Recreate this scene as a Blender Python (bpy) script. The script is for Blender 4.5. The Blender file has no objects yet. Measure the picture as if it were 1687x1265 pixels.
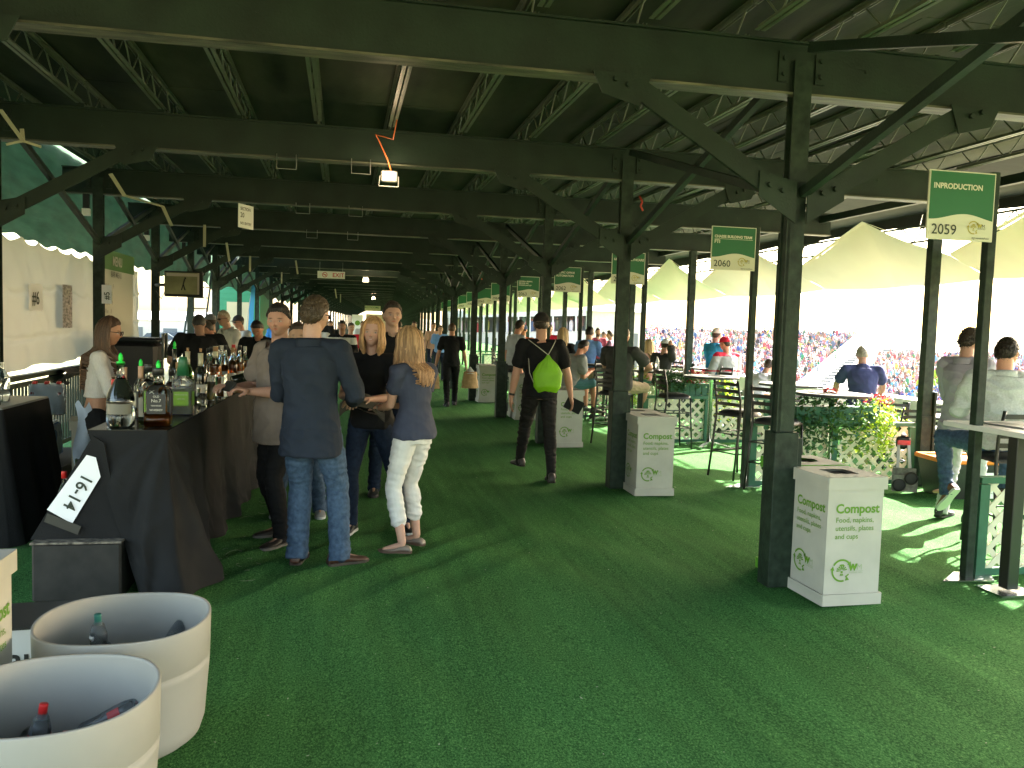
import bpy, bmesh, math, random
import numpy as np
from mathutils import Vector, Matrix, noise
C = bpy.context.scene.collection
R = math.radians
PI = math.pi
random.seed(11)
# ---------------------------------------------------------------- camera, sky, sun, exposure
cam = bpy.data.objects.new("camera", bpy.data.cameras.new("camera"))
C.objects.link(cam)
cam.data.sensor_width = 36
cam.data.lens = 36 * 1376.3 / 1687
cam.data.clip_end = 3000
cam.data.clip_start = 0.05
def cam_matrix(yaw=.2016, pit=.0684, rol=.0302):
    def d(sx, u, q=1.0):
        y = q * math.cos(pit) + u * math.sin(pit); z = -q * math.sin(pit) + u * math.cos(pit)
        return Vector((sx * math.cos(yaw) + y * math.sin(yaw), -sx * math.sin(yaw) + y * math.cos(yaw), z))
    right = d(math.cos(rol), math.sin(rol), 0); fwd = d(0, 0, 1)
    up = d(-math.sin(rol), math.cos(rol), 0)
    return Matrix((right, up, -fwd)).transposed().to_4x4()
m_ = cam_matrix(); m_.translation = (0, 0, 1.68)
cam.matrix_world = m_
bpy.context.scene.camera = cam
SUN_EL, SUN_AZ = R(33.5), R(27)          # azimuth measured from +X towards +Y
sd = Vector((math.cos(SUN_EL) * math.cos(SUN_AZ), math.cos(SUN_EL) * math.sin(SUN_AZ), math.sin(SUN_EL)))
w = bpy.data.worlds.new("World"); bpy.context.scene.world = w; w.use_nodes = True
nt = w.node_tree; nt.nodes.clear()
sky = nt.nodes.new("ShaderNodeTexSky"); sky.sky_type = 'NISHITA'; sky.sun_disc = False
sky.sun_elevation = SUN_EL; sky.sun_rotation = math.atan2(sd.x, sd.y)
sky.dust_density = 3.0; sky.air_density = 1.2; sky.ozone_density = 0.6
bg = nt.nodes.new("ShaderNodeBackground"); bg.inputs[1].default_value = 0.15
ow = nt.nodes.new("ShaderNodeOutputWorld")
wb = nt.nodes.new("ShaderNodeMix"); wb.data_type = 'RGBA'; wb.blend_type = 'MULTIPLY'; wb.inputs[0].default_value = 1; wb.inputs[7].default_value = (1.0, .93, .80, 1)
nt.links.new(sky.outputs[0], wb.inputs[6]); nt.links.new(wb.outputs[2], bg.inputs[0]); nt.links.new(bg.outputs[0], ow.inputs[0])
sun = bpy.data.lights.new("sun", 'SUN'); sun.energy = 4.6; sun.angle = R(.6); sun.color = (1, .95, .86)
so = bpy.data.objects.new("sun", sun); C.objects.link(so)
so.rotation_euler = (-sd).to_track_quat('-Z', 'Y').to_euler(); so.location = (8, 4, 20)
sc = bpy.context.scene
sc.view_settings.view_transform = 'Standard'; sc.view_settings.look = 'None'
sc.view_settings.exposure = 3.5; sc.view_settings.gamma = 1
sc.cycles.use_denoising = True; sc.cycles.max_bounces = 10; sc.cycles.diffuse_bounces = 6
sc.cycles.transparent_max_bounces = 16; sc.cycles.transmission_bounces = 10; sc.cycles.sample_clamp_indirect = 8
sc.cycles.caustics_reflective = False; sc.cycles.caustics_refractive = False

# ---------------------------------------------------------------- materials
MT = {}
def mat(name, col, rough=.6, metal=0., var=0., vscale=8., bump=0., bscale=40., col2=None, spec=.5, trans=0., ior=1.45,
        emit=0., coat=0., stretch=(1, 1, 1), sheen=0., translucent=0., attr=None, detail=4.):
    if name in MT: return MT[name]
    m = bpy.data.materials.new(name); m.use_nodes = True; MT[name] = m
    n = m.node_tree.nodes; L = m.node_tree.links; b = n["Principled BSDF"]; out = n["Material Output"]
    c4 = tuple(col) + (1,)
    b.inputs["Base Color"].default_value = c4; b.inputs["Roughness"].default_value = rough
    b.inputs["Metallic"].default_value = metal; b.inputs["Specular IOR Level"].default_value = spec
    b.inputs["Transmission Weight"].default_value = trans; b.inputs["IOR"].default_value = ior
    b.inputs["Coat Weight"].default_value = coat; b.inputs["Sheen Weight"].default_value = sheen
    m.diffuse_color = c4
    src = None
    tc = mp = None
    if var > 0 or bump > 0:
        tc = n.new("ShaderNodeTexCoord"); mp = n.new("ShaderNodeMapping"); mp.inputs["Scale"].default_value = stretch
        L.new(tc.outputs["Object"], mp.inputs[0])
    if attr:
        at = n.new("ShaderNodeAttribute"); at.attribute_name = attr; src = at.outputs["Color"]
    if var > 0:
        t = n.new("ShaderNodeTexNoise"); t.inputs["Scale"].default_value = vscale; t.inputs["Detail"].default_value = detail
        L.new(mp.outputs[0], t.inputs[0])
        r = n.new("ShaderNodeMapRange"); r.inputs[1].default_value = .3; r.inputs[2].default_value = .7
        L.new(t.outputs["Fac"], r.inputs[0])
        mx = n.new("ShaderNodeMix"); mx.data_type = 'RGBA'
        L.new(r.outputs[0], mx.inputs[0])
        if src is None:
            lo = tuple(max(0, x * (1 - var)) for x in col) + (1,)
            hi = (tuple(col2) if col2 else tuple(min(1, x * (1 + var)) for x in col)) + (1,)
            mx.inputs[6].default_value = lo; mx.inputs[7].default_value = hi
            src = mx.outputs[2]
        else:
            mx.blend_type = 'MULTIPLY'; mx.inputs[0].default_value = 1
            for k in list(mx.inputs[0].links): L.remove(k)
            L.new(src, mx.inputs[6])
            g = n.new("ShaderNodeMapRange"); g.inputs[1].default_value = .3; g.inputs[2].default_value = .7
            g.inputs[3].default_value = 1 - var; g.inputs[4].default_value = 1 + var * .4
            L.new(t.outputs["Fac"], g.inputs[0])
            L.new(g.outputs[0], mx.inputs[7]); src = mx.outputs[2]
    if src is not None: L.new(src, b.inputs["Base Color"])
    if bump > 0:
        t2 = n.new("ShaderNodeTexNoise"); t2.inputs["Scale"].default_value = bscale; t2.inputs["Detail"].default_value = 5
        L.new(mp.outputs[0], t2.inputs[0])
        bp = n.new("ShaderNodeBump"); bp.inputs["Strength"].default_value = min(1, bump); bp.inputs["Distance"].default_value = .02
        L.new(t2.outputs["Fac"], bp.inputs["Height"]); L.new(bp.outputs[0], b.inputs["Normal"])
    if emit > 0:
        b.inputs["Emission Color"].default_value = c4; b.inputs["Emission Strength"].default_value = emit
    if translucent > 0:
        tr = n.new("ShaderNodeBsdfTranslucent"); ms = n.new("ShaderNodeMixShader"); ms.inputs[0].default_value = translucent
        if src is not None: L.new(src, tr.inputs[0])
        else: tr.inputs[0].default_value = c4
        L.new(b.outputs[0], ms.inputs[1]); L.new(tr.outputs[0], ms.inputs[2]); L.new(ms.outputs[0], out.inputs[0])
    return m

STEEL = mat("steel_paint", (.010, .021, .013), .55, spec=.35, var=.35, vscale=3, bump=.12, bscale=60)
FLANGE = mat("lit_worn_flange", (.055, .070, .045), .5, var=.6, vscale=7, col2=(.15, .15, .10), stretch=(.4, 3, 1), bump=.2, bscale=40)  # lower flange colour paled for the light it catches, plus worn mottling
STEELC = mat("post_paint", (.007, .020, .012), .5, spec=.3, var=.5, vscale=14, col2=(.020, .036, .023), bump=.1, bscale=50)
DECKG = mat("deck_paint", (.008, .026, .014), .7, spec=.2, var=.6, vscale=1.9, bump=.3, bscale=9, col2=(.055, .070, .040), stretch=(1, .35, 1))
JOIST = mat("joist_paint_lit", (.095, .12, .08), .38, var=.3, vscale=5, bump=.1)  # colour lightened to hold the bright reflection along the bottom chords
WHITEB = mat("bin_board", (.40, .385, .335), .6, var=.08, vscale=5, bump=.03, bscale=300)
LIME = mat("lime_print", (.10, .23, .012), .6)
LIMEL = mat("lime_print_pale", (.27, .34, .21), .6)
BLACK = mat("black_matte", (.012, .012, .012), .6)
CHROME = mat("brushed_chrome", (.62, .62, .62), .25, metal=1)
WHITE = mat("white_paint", (.75, .75, .73), .5)

# ---------------------------------------------------------------- mesh helpers
class MB:
    def __init__(s): s.v = []; s.f = []; s.m = []; s.cur = 0; s.sm = []; s.smooth = False
    def add(s, vs, fs, smooth=None):
        o = len(s.v); s.v += [tuple(p) for p in vs]
        s.f += [tuple(i + o for i in f) for f in fs]; s.m += [s.cur] * len(fs)
        s.sm += [s.smooth if smooth is None else smooth] * len(fs)
        return s
    def box(s, c, d, rot=None, bev=0.):
        x, y, z = d[0] / 2, d[1] / 2, d[2] / 2
        if bev <= 0:
            vs = [(-x, -y, -z), (x, -y, -z), (x, y, -z), (-x, y, -z), (-x, -y, z), (x, -y, z), (x, y, z), (-x, y, z)]
            fs = [(0, 3, 2, 1), (4, 5, 6, 7), (0, 1, 5, 4), (1, 2, 6, 5), (2, 3, 7, 6), (3, 0, 4, 7)]
        else:
            b = min(bev, x * .9, y * .9, z * .9); vs = []; fs = []
            def ring(zz, i):
                return [(-x + i + b, -y + i, zz), (x - i - b, -y + i, zz), (x - i, -y + i + b, zz), (x - i, y - i - b, zz),
                        (x - i - b, y - i, zz), (-x + i + b, y - i, zz), (-x + i, y - i - b, zz), (-x + i, -y + i + b, zz)]
            for zz, i in ((-z, b), (-z + b, 0), (z - b, 0), (z, b)): vs += ring(zz, i if i == 0 else b * .999)
            for k in range(3):
                for j in range(8):
                    fs.append((k * 8 + j, k * 8 + (j + 1) % 8, k * 8 + 8 + (j + 1) % 8, k * 8 + 8 + j))
            fs.append(tuple(range(7, -1, -1))); fs.append(tuple(range(24, 32)))
        M = rot if rot is not None else Matrix.Identity(3)
        c = Vector(c)
        return s.add([c + M @ Vector(p) for p in vs], fs)
    def tube(s, a, b, r, r2=None, n=10, cap=True, smooth=True):
        a = Vector(a); b = Vector(b); d = b - a
        if d.length < 1e-6: return s
        q = d.to_track_quat('Z', 'Y').to_matrix(); r2 = r if r2 is None else r2; vs = []
        for p, rr in ((a, r), (b, r2)):
            for i in range(n):
                t = 2 * PI * i / n; vs.append(p + q @ Vector((rr * math.cos(t), rr * math.sin(t), 0)))
        s.add(vs, [(i, (i + 1) % n, n + (i + 1) % n, n + i) for i in range(n)], smooth)
        if cap: s.add(vs, [tuple(range(n - 1, -1, -1)), tuple(range(n, 2 * n))], False)
        return s
    def path(s, pts, rad, n=8, cap=True, smooth=True):
        pts = [Vector(p) for p in pts]; N = len(pts); vs = []; up = Vector((.123, .3, .9)).normalized(); q0 = None
        for k, p in enumerate(pts):
            t = (pts[min(k + 1, N - 1)] - pts[max(k - 1, 0)]).normalized()
            x = up.cross(t)
            if x.length < 1e-3: x = Vector((1, 0, 0)).cross(t)
            x.normalize(); y = t.cross(x).normalized(); up = y
            rr = rad[k] if hasattr(rad, '__len__') else rad
            for i in range(n):
                a = 2 * PI * i / n; vs.append(p + x * (rr * math.cos(a)) * 1 + y * (rr * math.sin(a)))
            up = t.cross(x) if False else y
            up = y
            # keep frame continuous: next x computed from y
            up = y
        fs = []
        for k in range(N - 1):
            for i in range(n): fs.append((k * n + i, k * n + (i + 1) % n, (k + 1) * n + (i + 1) % n, (k + 1) * n + i))
        s.add(vs, fs, smooth)
        if cap: s.add(vs[:n], [tuple(range(n - 1, -1, -1))], False); s.add(vs[-n:], [tuple(range(n))], False)
        return s
    def bar(s, a, b, w, h, up=(0, 0, 1)):
        """rectangular bar a->b, w across, h along up"""
        a = Vector(a); b = Vector(b); d = b - a; L = d.length
        if L < 1e-6: return s
        z = d.normalized(); u = Vector(up); x = u.cross(z)
        if x.length < 1e-4: x = Vector((1, 0, 0)).cross(z)
        x.normalize(); y = z.cross(x)
        M = Matrix((x, y, z)).transposed()
        return s.box((a + b) / 2, (w, h, L), M)
    def lathe(s, prof, n=24, c=(0, 0, 0), smooth=True, sx=1, sy=1, caps=True):
        vs = []
        for r, z in prof:
            for i in range(n):
                a = 2 * PI * i / n; vs.append((c[0] + r * sx * math.cos(a), c[1] + r * sy * math.sin(a), c[2] + z))
        fs = []; K = len(prof)
        for k in range(K - 1):
            for i in range(n): fs.append((k * n + i, k * n + (i + 1) % n, (k + 1) * n + (i + 1) % n, (k + 1) * n + i))
        s.add(vs, fs, smooth)
        if caps and prof[0][0] > 1e-5: s.add(vs[:n], [tuple(range(n - 1, -1, -1))], False)
        if caps and prof[-1][0] > 1e-5: s.add(vs[-n:], [tuple(range(n))], False)
        return s
    def quad(s, a, b, c, d): return s.add([a, b, c, d], [(0, 1, 2, 3)])
    def poly(s, pts, th, axis):  # extruded polygon
        n = len(pts); ax = Vector(axis) * th; p2 = [Vector(p) + ax for p in pts]
        s.add(list(pts) + p2, [tuple(range(n - 1, -1, -1)), tuple(range(n, 2 * n))] + [(i, (i + 1) % n, n + (i + 1) % n, n + i) for i in range(n)])
        return s
    def grid(s, fn, nu, nv, smooth=True):
        vs = [fn(i / nu, j / nv) for j in range(nv + 1) for i in range(nu + 1)]
        fs = [(j * (nu + 1) + i, j * (nu + 1) + i + 1, (j + 1) * (nu + 1) + i + 1, (j + 1) * (nu + 1) + i) for j in range(nv) for i in range(nu)]
        return s.add(vs, fs, smooth)
    def build(s, name, mats, parent=None, loc=None, fix=True):
        me = bpy.data.meshes.new(name)
        me.from_pydata(s.v, [], s.f)
        if not isinstance(mats, (list, tuple)): mats = [mats]
        for m in mats: me.materials.append(m)
        me.polygons.foreach_set("material_index", [min(x, len(mats) - 1) for x in s.m])
        me.polygons.foreach_set("use_smooth", s.sm)
        me.update()
        if fix:
            bm = bmesh.new(); bm.from_mesh(me); bmesh.ops.remove_doubles(bm, verts=bm.verts, dist=1e-5)
            bmesh.ops.recalc_face_normals(bm, faces=bm.faces); bm.to_mesh(me); bm.free()
        o = bpy.data.objects.new(name, me); C.objects.link(o)
        if parent: o.parent = parent
        if loc is not None: o.location = loc
        return o
def rz(a): return Matrix.Rotation(a, 3, 'Z')
def tag(o, label=None, cat=None, group=None, kind=None):
    if label: o["label"] = label
    if cat: o["category"] = cat
    if group: o["group"] = group
    if kind: o["kind"] = kind
    return o
def thing(name, label, cat, loc=(0, 0, 0), rot=0., group=None):
    o = bpy.data.objects.new(name, None); C.objects.link(o); o.empty_display_size = .1
    o.location = loc; o.rotation_euler = (0, 0, rot)
    return tag(o, label, cat, group)
def dup(root, loc=None, rot=None, label=None, group=None):
    r = root.copy(); C.objects.link(r)
    if loc is not None: r.location = loc
    if rot is not None: r.rotation_euler = (0, 0, rot)
    if label: r["label"] = label
    if group: r["group"] = group
    for ch in KIDS(root):
        c = ch.copy(); C.objects.link(c); c.parent = r
        for g in KIDS(ch):
            d = g.copy(); C.objects.link(d); d.parent = c
    return r
def KIDS(o): return [x for x in o.children]
def text_mesh(txt, size, bold=0., align='LEFT', sx=1.):
    cu = bpy.data.curves.new("t", 'FONT'); cu.body = txt; cu.size = size; cu.offset = bold; cu.align_x = align
    cu.resolution_u = 3
    o = bpy.data.objects.new("t", cu); C.objects.link(o)
    dg = bpy.context.evaluated_depsgraph_get(); me = bpy.data.meshes.new_from_object(o.evaluated_get(dg))
    vs = [(v.co.x * sx, v.co.y, 0) for v in me.vertices]; fs = [tuple(p.vertices) for p in me.polygons]
    bpy.data.objects.remove(o); bpy.data.curves.remove(cu); bpy.data.meshes.remove(me)
    return vs, fs
def put_text(mb, txt, size, org, ux, uy, bold=0., align='LEFT', sx=1.):
    vs, fs = text_mesh(txt, size, bold, align, sx); ux = Vector(ux); uy = Vector(uy); org = Vector(org)
    mb.add([org + ux * v[0] + uy * v[1] for v in vs], fs, False)
def disp(o, amp, sc, zs=1.):
    me = o.data
    for v in me.vertices:
        p = v.co; q = Vector((p.x * sc, p.y * sc, p.z * sc * zs))
        v.co = p + v.normal * (noise.noise(q) * amp)

# ---------------------------------------------------------------- grid of the stand
Y0, D, XR, XL, XS, XO = 5.066, 3.368, 2.88, -3.12, 4.27, 6.57
BEND = R(-2.9); NB = 34
def bay(n):
    """origin (on the right post row) and rotation of frame n"""
    if n <= 5: return Vector((0, Y0 + n * D, 0)), 0.
    p = Vector((XR, Y0 + 5 * D + .32, 0)); q = rz(BEND) @ Vector((-XR, (n - 5) * D - .32, 0))
    return p + q, BEND
def W(n, x, y, z=0.):
    o, a = bay(n); return o + rz(a) @ Vector((x, y, z))
# ---------------------------------------------------------------- setting
def turf_material():
    m = bpy.data.materials.new("turf"); m.use_nodes = True; n = m.node_tree.nodes; L = m.node_tree.links; b = n["Principled BSDF"]
    tc = n.new("ShaderNodeTexCoord")
    def ns(s, det=4, st=(1, 1, 1)):
        mp = n.new("ShaderNodeMapping"); mp.inputs["Scale"].default_value = st; L.new(tc.outputs["Object"], mp.inputs[0])
        t = n.new("ShaderNodeTexNoise"); t.inputs["Scale"].default_value = s; t.inputs["Detail"].default_value = det; L.new(mp.outputs[0], t.inputs[0]); return t
    f = ns(330, 3); c = ns(1.0, 5, (1.6, .35, 1)); g = ns(120, 3, (1, .6, 1))
    r = n.new("ShaderNodeValToRGB"); e = r.color_ramp.elements
    e[0].position = .36; e[0].color = (.012, .045, .013, 1); e[1].position = .68; e[1].color = (.18, .38, .12, 1)
    e2 = r.color_ramp.elements.new(.52); e2.color = (.050, .160, .044, 1)
    ad = n.new("ShaderNodeMath"); ad.operation = 'MULTIPLY_ADD'; ad.inputs[1].default_value = .45
    L.new(g.outputs[0], ad.inputs[0])
    m2 = n.new("ShaderNodeMath"); m2.operation = 'MULTIPLY'; m2.inputs[1].default_value = .55; L.new(f.outputs[0], m2.inputs[0]); L.new(m2.outputs[0], ad.inputs[2])
    L.new(ad.outputs[0], r.inputs[0])
    r2 = n.new("ShaderNodeMapRange"); r2.inputs[1].default_value = .36; r2.inputs[2].default_value = .64; r2.inputs[3].default_value = .80; r2.inputs[4].default_value = 1.14
    sk_ = ns(2.2, 4, (5, .22, 1)); mm_ = n.new("ShaderNodeMath"); mm_.operation = 'MULTIPLY_ADD'; mm_.inputs[1].default_value = .5; L.new(sk_.outputs[0], mm_.inputs[0]); hm_ = n.new("ShaderNodeMath"); hm_.operation = 'MULTIPLY'; hm_.inputs[1].default_value = .5; L.new(c.outputs[0], hm_.inputs[0]); L.new(hm_.outputs[0], mm_.inputs[2]); L.new(mm_.outputs[0], r2.inputs[0])
    mx = n.new("ShaderNodeMix"); mx.data_type = 'RGBA'; mx.blend_type = 'MULTIPLY'; mx.inputs[0].default_value = 1
    L.new(r.outputs[0], mx.inputs[6]); L.new(r2.outputs[0], mx.inputs[7]); L.new(mx.outputs[2], b.inputs["Base Color"])
    b.inputs["Roughness"].default_value = .9; b.inputs["Specular IOR Level"].default_value = .04
    bp = n.new("ShaderNodeBump"); bp.inputs["Strength"].default_value = .8; bp.inputs["Distance"].default_value = .0035
    L.new(f.outputs[0], bp.inputs["Height"]); L.new(bp.outputs[0], b.inputs["Normal"])
    return m
TURF = turf_material()
def turf_z(x, y):
    if x > 6.72: return -.35
    z = .012 * noise.noise(Vector((x * 1.3, y * .5, 3))) 
    a = x * .9 - (y - 4.4) * .75
    z += .05 * math.exp(-((y - 6.1) / 1.0) ** 2) * max(0, math.sin(a * 16 + 1.5 * noise.noise(Vector((x, y, 0))))) ** 2 * math.exp(-((x - .2) / 1.2) ** 2)
    z += .010 * math.sin((x * .8 + y * .35) * 9 + 2 * noise.noise(Vector((x * .7, y * .7, 9)))) * math.exp(-((y - 6.5) / 3.5) ** 2)
    z += .012 * math.exp(-((x - (1.55 + .35 * (5.5 - y) * .2)) / .05) ** 2) * (y < 9)
    z += .006 * abs(noise.noise(Vector((x * 3.2 + y * .6, y * .35, 11))))
    return z - .012
fl = MB()
def ff(u, v):
    x = -4.2 + u * 14.6; y = -3 + v * 25.0
    return (x, y, turf_z(x, y) if y < 20 else -.012)
fl.grid(ff, 180, 260)
p0, p1, p2_, p3 = W(5, -4.2, 0, -.014), W(5, 10.4, 0, -.014), W(NB + 2, 10.4, 0, -.014), W(NB + 2, -4.2, 0, -.014)
fl.quad((-4.2, 21.9, -.014), (10.4, 21.9, -.014), p2_, p3)
tag(fl.build("floor", TURF, fix=False), kind="structure")
sr_ = MB(); rds = random.Random(4)
for _ in range(260):
    x, y = rds.uniform(-.9, 3.6), rds.uniform(2.4, 11); s_ = rds.uniform(.003, .008) * (1 if rds.random() < .93 else 2.2); z_ = turf_z(x, y) + .004; a_ = rds.uniform(0, 6.3); c_, k_ = math.cos(a_) * s_, math.sin(a_) * s_
    sr_.add([(x - c_, y - k_, z_), (x + k_ * .5, y - c_ * .5, z_), (x + c_, y + k_, z_ + s_ * .4), (x - k_ * .5, y + c_ * .5, z_)], [(0, 1, 2, 3)])
for _ in range(26):   # loose pale threads along the foot of the bar and on the walkway
    x, y = (rds.uniform(-.85, -.55), rds.uniform(5, 9)) if True else (0, 0); L_ = rds.uniform(.03, .14); a_ = rds.uniform(0, 6.3)
    sr_.path([(x + L_ * t_ * math.cos(a_ + t_ * 1.6), y + L_ * t_ * math.sin(a_ + t_ * 1.6), turf_z(x, y) + .006 + .004 * math.sin(t_ * 5)) for t_ in (0, .33, .66, 1)], .0008, 4)
tag(sr_.build("litter", mat("litter_bits", (.35, .38, .28), .8), fix=False), "tiny pale crumbs and loose threads scattered over the green carpet", "litter", None, "stuff")

GR = mat("dry_grass", (.20, .22, .09), .9, var=.4, vscale=.15, col2=(.42, .36, .20), bump=.2, bscale=3)
gnd = MB()
def gf(u, v):
    x = -700 + 1400 * u; y = -300 + 1500 * v
    z = -1.3 if x < -2 else -7.0
    return (x, y, z)
gnd.quad((-900, -300, -1.3), (-4.2, -300, -1.3), (-4.2, 1400, -1.3), (-900, 1400, -1.3))
gnd.quad((-4.2, -300, -7), (900, -300, -7), (900, 1400, -7), (-4.2, 1400, -7))
gnd.quad((-4.2, -300, -7), (-4.2, 1400, -7), (-4.2, 1400, -1.3), (-4.2, -300, -1.3))
tag(gnd.build("ground", GR), kind="structure")
# distant scrub hills on both sides
HILL = mat("desert_hill", (.26, .19, .11), .95, var=.5, vscale=.04, col2=(.36, .30, .19), bump=.4, bscale=.3)
h = MB()
def hf(u, v):
    a = R(-75) + u * R(150); rr = 340 + 160 * v
    z = -8 + (19 * math.sin(min(1, v * 1.6) * PI / 2)) * (.55 + .6 * noise.noise(Vector((u * 9, 2, 0))) + .25 * noise.noise(Vector((u * 40, 5, v * 3))))
    return (math.sin(a) * rr, math.cos(a) * rr, z)
h.grid(hf, 200, 12)
tag(h.build("hills", HILL), kind="structure")

# deck edge (sides of the platform on both sides, its base)
dk = MB(); dk.box((3.1, 9.4, -.50), (14.6, 25, .26))
tag(dk.build("platform", mat("platform_board", (.05, .05, .04), .8)), kind="structure")

# ---------------------------------------------------------------- steel frame of the stand
XBL, XBR = -3.55, 7.35
def make_beam(right=XBR):
    mb = MB(); L = right - XBL; cx = (right + XBL) / 2
    mb.box((cx, 0, 3.395), (L, .012, .31))
    mb.cur = 1; mb.box((cx, .04, 3.233), (L, .15, .014)); mb.cur = 0; mb.box((cx, .04, 3.556), (L, .15, .014))
    for x in (XL, XR):
        for s in (-.13, .13):
            mb.box((x + s, -.014, 3.40), (.07, .016, .19))
            for z in (3.35, 3.45): mb.tube((x + s, -.024, z), (x + s, -.045, z), .016, n=6)
    for x in (-2.2, -.5, 1.2, 3.35, 4.9, 5.8): mb.tube((x, -.007, 3.42), (x, -.012, 3.42), .013, n=8)
    return mb
beam0 = None; post0 = None
BEAMG = "dark green cross beams under the roof"
names = {-1: "behind the camera", 0: "nearest", 1: "second", 2: "third", 3: "fourth", 4: "fifth", 5: "sixth"}
for n in range(-2, NB):
    o_, a_ = bay(n)
    if beam0 is None:
        beam0 = make_beam().build("cross_beam", [STEEL, FLANGE])
        b = beam0
    else:
        b = beam0.copy(); C.objects.link(b)
    b.location = o_; b.rotation_euler = (0, 0, a_)
    lab = ("%s dark green steel cross beam spanning the walkway under the roof" % names[n]) if n in names and n >= 0 else "dark green steel cross beam of the long row receding under the roof"
    tag(b, lab, "beam", BEAMG)
# columns with knee braces, gussets, sleeve
def column_parts(root, side, near=False):
    m = MB(); m.box((0, -.035, 1.72), (.125, .012, 3.44)); m.box((0, .035, 1.72), (.125, .012, 3.44)); m.box((-.02, 0, 1.72), (.012, .058, 3.44))
    m.box((-.045, -.0, 1.3), (.018, .082, 2.6)); m.build("post", STEELC, root)
    s = MB(); s.box((.0, 0, .52), (.17, .15, 1.04), bev=.004); s.box((.102, 0, .50), (.03, .13, 1.0)); s.build("post_sleeve", STEELC, root)
    for sgn in (-1, 1):
        if (side == 'L' and sgn < 0): continue
        k = MB()
        a = Vector((sgn * .10, -.075, 2.56)); b = Vector((sgn * 1.18, -.075, 3.20))
        k.bar(a, b, .012, .125, up=(-(b - a).z * sgn, 0, abs((b - a).x)))
        k.bar(a + Vector((0, .03, -.05)), b + Vector((0, .03, -.05)), .055, .010, up=(-(b - a).z * sgn, 0, abs((b - a).x)))
        k.build("knee_brace", STEEL, root)
        g = MB(); g.poly([(sgn * 1.05, -.088, 3.24), (sgn * 1.42, -.088, 3.24), (sgn * 1.36, -.088, 3.11), (sgn * 1.12, -.088, 3.05)], .01, (0, -1, 0))
        g.poly([(sgn * .04, -.09, 2.66), (sgn * .30, -.09, 2.72), (sgn * .30, -.09, 2.56), (sgn * .04, -.09, 2.40)], .01, (0, -1, 0))
        for px, pz in ((.14, 2.60), (.23, 2.63), (1.2, 3.17), (1.28, 3.2)):
            g.tube((sgn * px, -.098, pz), (sgn * px, -.125, pz), .018, n=6)
        g.build("gusset_plate", STEEL, root)
    if side != 'O':
        x = MB()
        x.bar((.0, .06, 2.6), (.0, D - .12, 3.5), .05, .06); x.bar((.03, D - .06, 2.6), (.03, .12, 3.5), .05, .06)
        x.build("cross_brace", STEEL, root)
colR = colL = None
for n in range(-1, NB):
    for side, x in (('R', XR), ('L', XL)):
        loc = W(n, x, 0); o_, a_ = bay(n)
        word = names.get(n, "")
        if n <= 5: lab = "%s dark green steel column %s with knee braces" % (word, "on the right of the walkway" if side == 'R' else "on the left side behind the bar counter")
        else: lab = "slim dark green column in the far row at the %s of the walkway" % ("right" if side == 'R' else "left")
        grp = "columns along the right of the walkway" if side == 'R' else "columns along the left of the walkway"
        first = colR if side == 'R' else colL
        if first is None:
            t = thing("steel_column", lab, "column", loc, a_, grp); column_parts(t, side)
            if side == 'R': colR = t
            else: colL = t
        else: dup(first, loc, a_, lab, grp)
# the doubled posts where the stand bends
for side, x in (('R', XR), ('L', XL)):
    dup(colR if side == 'R' else colL, (x, Y0 + 5 * D + .34, 0), BEND, "second post of the doubled dark green pair where the %s row bends" % ("right" if side == 'R' else "left"))

# open web joists
def make_joist():
    m = MB(); z0, z1 = 3.585, 3.80
    for s in (-.022, .022):
        m.box((s, D / 2, z0), (.030, D - .16, .006)); m.box((s * .55, D / 2, z0 + .016), (.005, D - .16, .03))
        m.box((s, D / 2, z1), (.030, D - .02, .006)); m.box((s * .55, D / 2, z1 - .016), (.005, D - .02, .03))
    k = 14; st = (D - .2) / k
    for i in range(k):
        y = .1 + i * st
        m.tube((0, y, z0 if i % 2 else z1), (0, y + st, z1 if i % 2 else z0), .007, n=5, cap=False)
    return m
j0 = make_joist().build("roof_joist", JOIST)
jx = [.44 + .7 * k for k in range(-5, 10)]
firstj = True
for n in range(-2, 15):
    o_, a_ = bay(n)
    for x in jx:
        if firstj: o = j0; firstj = False
        else: o = j0.copy(); C.objects.link(o)
        o.location = W(n, x, 0); o.rotation_euler = (0, 0, a_)
        tag(o, "dark green open web joist with zigzag bars running under the roof boards", "joist", "open web joists under the roof")
fj = MB()
for n in range(15, NB - 1):
    for x in jx:
        for s in (-.02, .02): fj.bar(W(n, x + s, .08, 3.585), W(n, x + s, D - .08, 3.585), .025, .008)
tag(fj.build("roof_joists", JOIST, fix=False), "distant joists at the far end of the roof", "joists", None, "stuff")
# roof boards, one panel sheet per segment with seams
rf = MB()
for n in range(-2, 5):
    for k in range(9):
        x0 = -3.55 + k * 1.22
        rf.box((x0 + .6, Y0 + (n + .5) * D, 3.822 + .003 * ((n + k) % 2)), (1.235, D + .02, .02))
tag(rf.build("roof_boards", DECKG), "dark green painted plywood boards of the roof above the near joists", "roof")
rg = MB()
for n in range(5, NB):
    a = W(n, -3.55, 0, 3.82); b = W(n, 7.4, 0, 3.82); c = W(n, 7.4, D, 3.82); d = W(n, -3.55, D, 3.82)
    rg.poly([a, b, c, d], .02, (0, 0, 1))
tag(rg.build("roof_boards", DECKG), "long far run of dark green roof boards beyond the bend", "roof")

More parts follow.
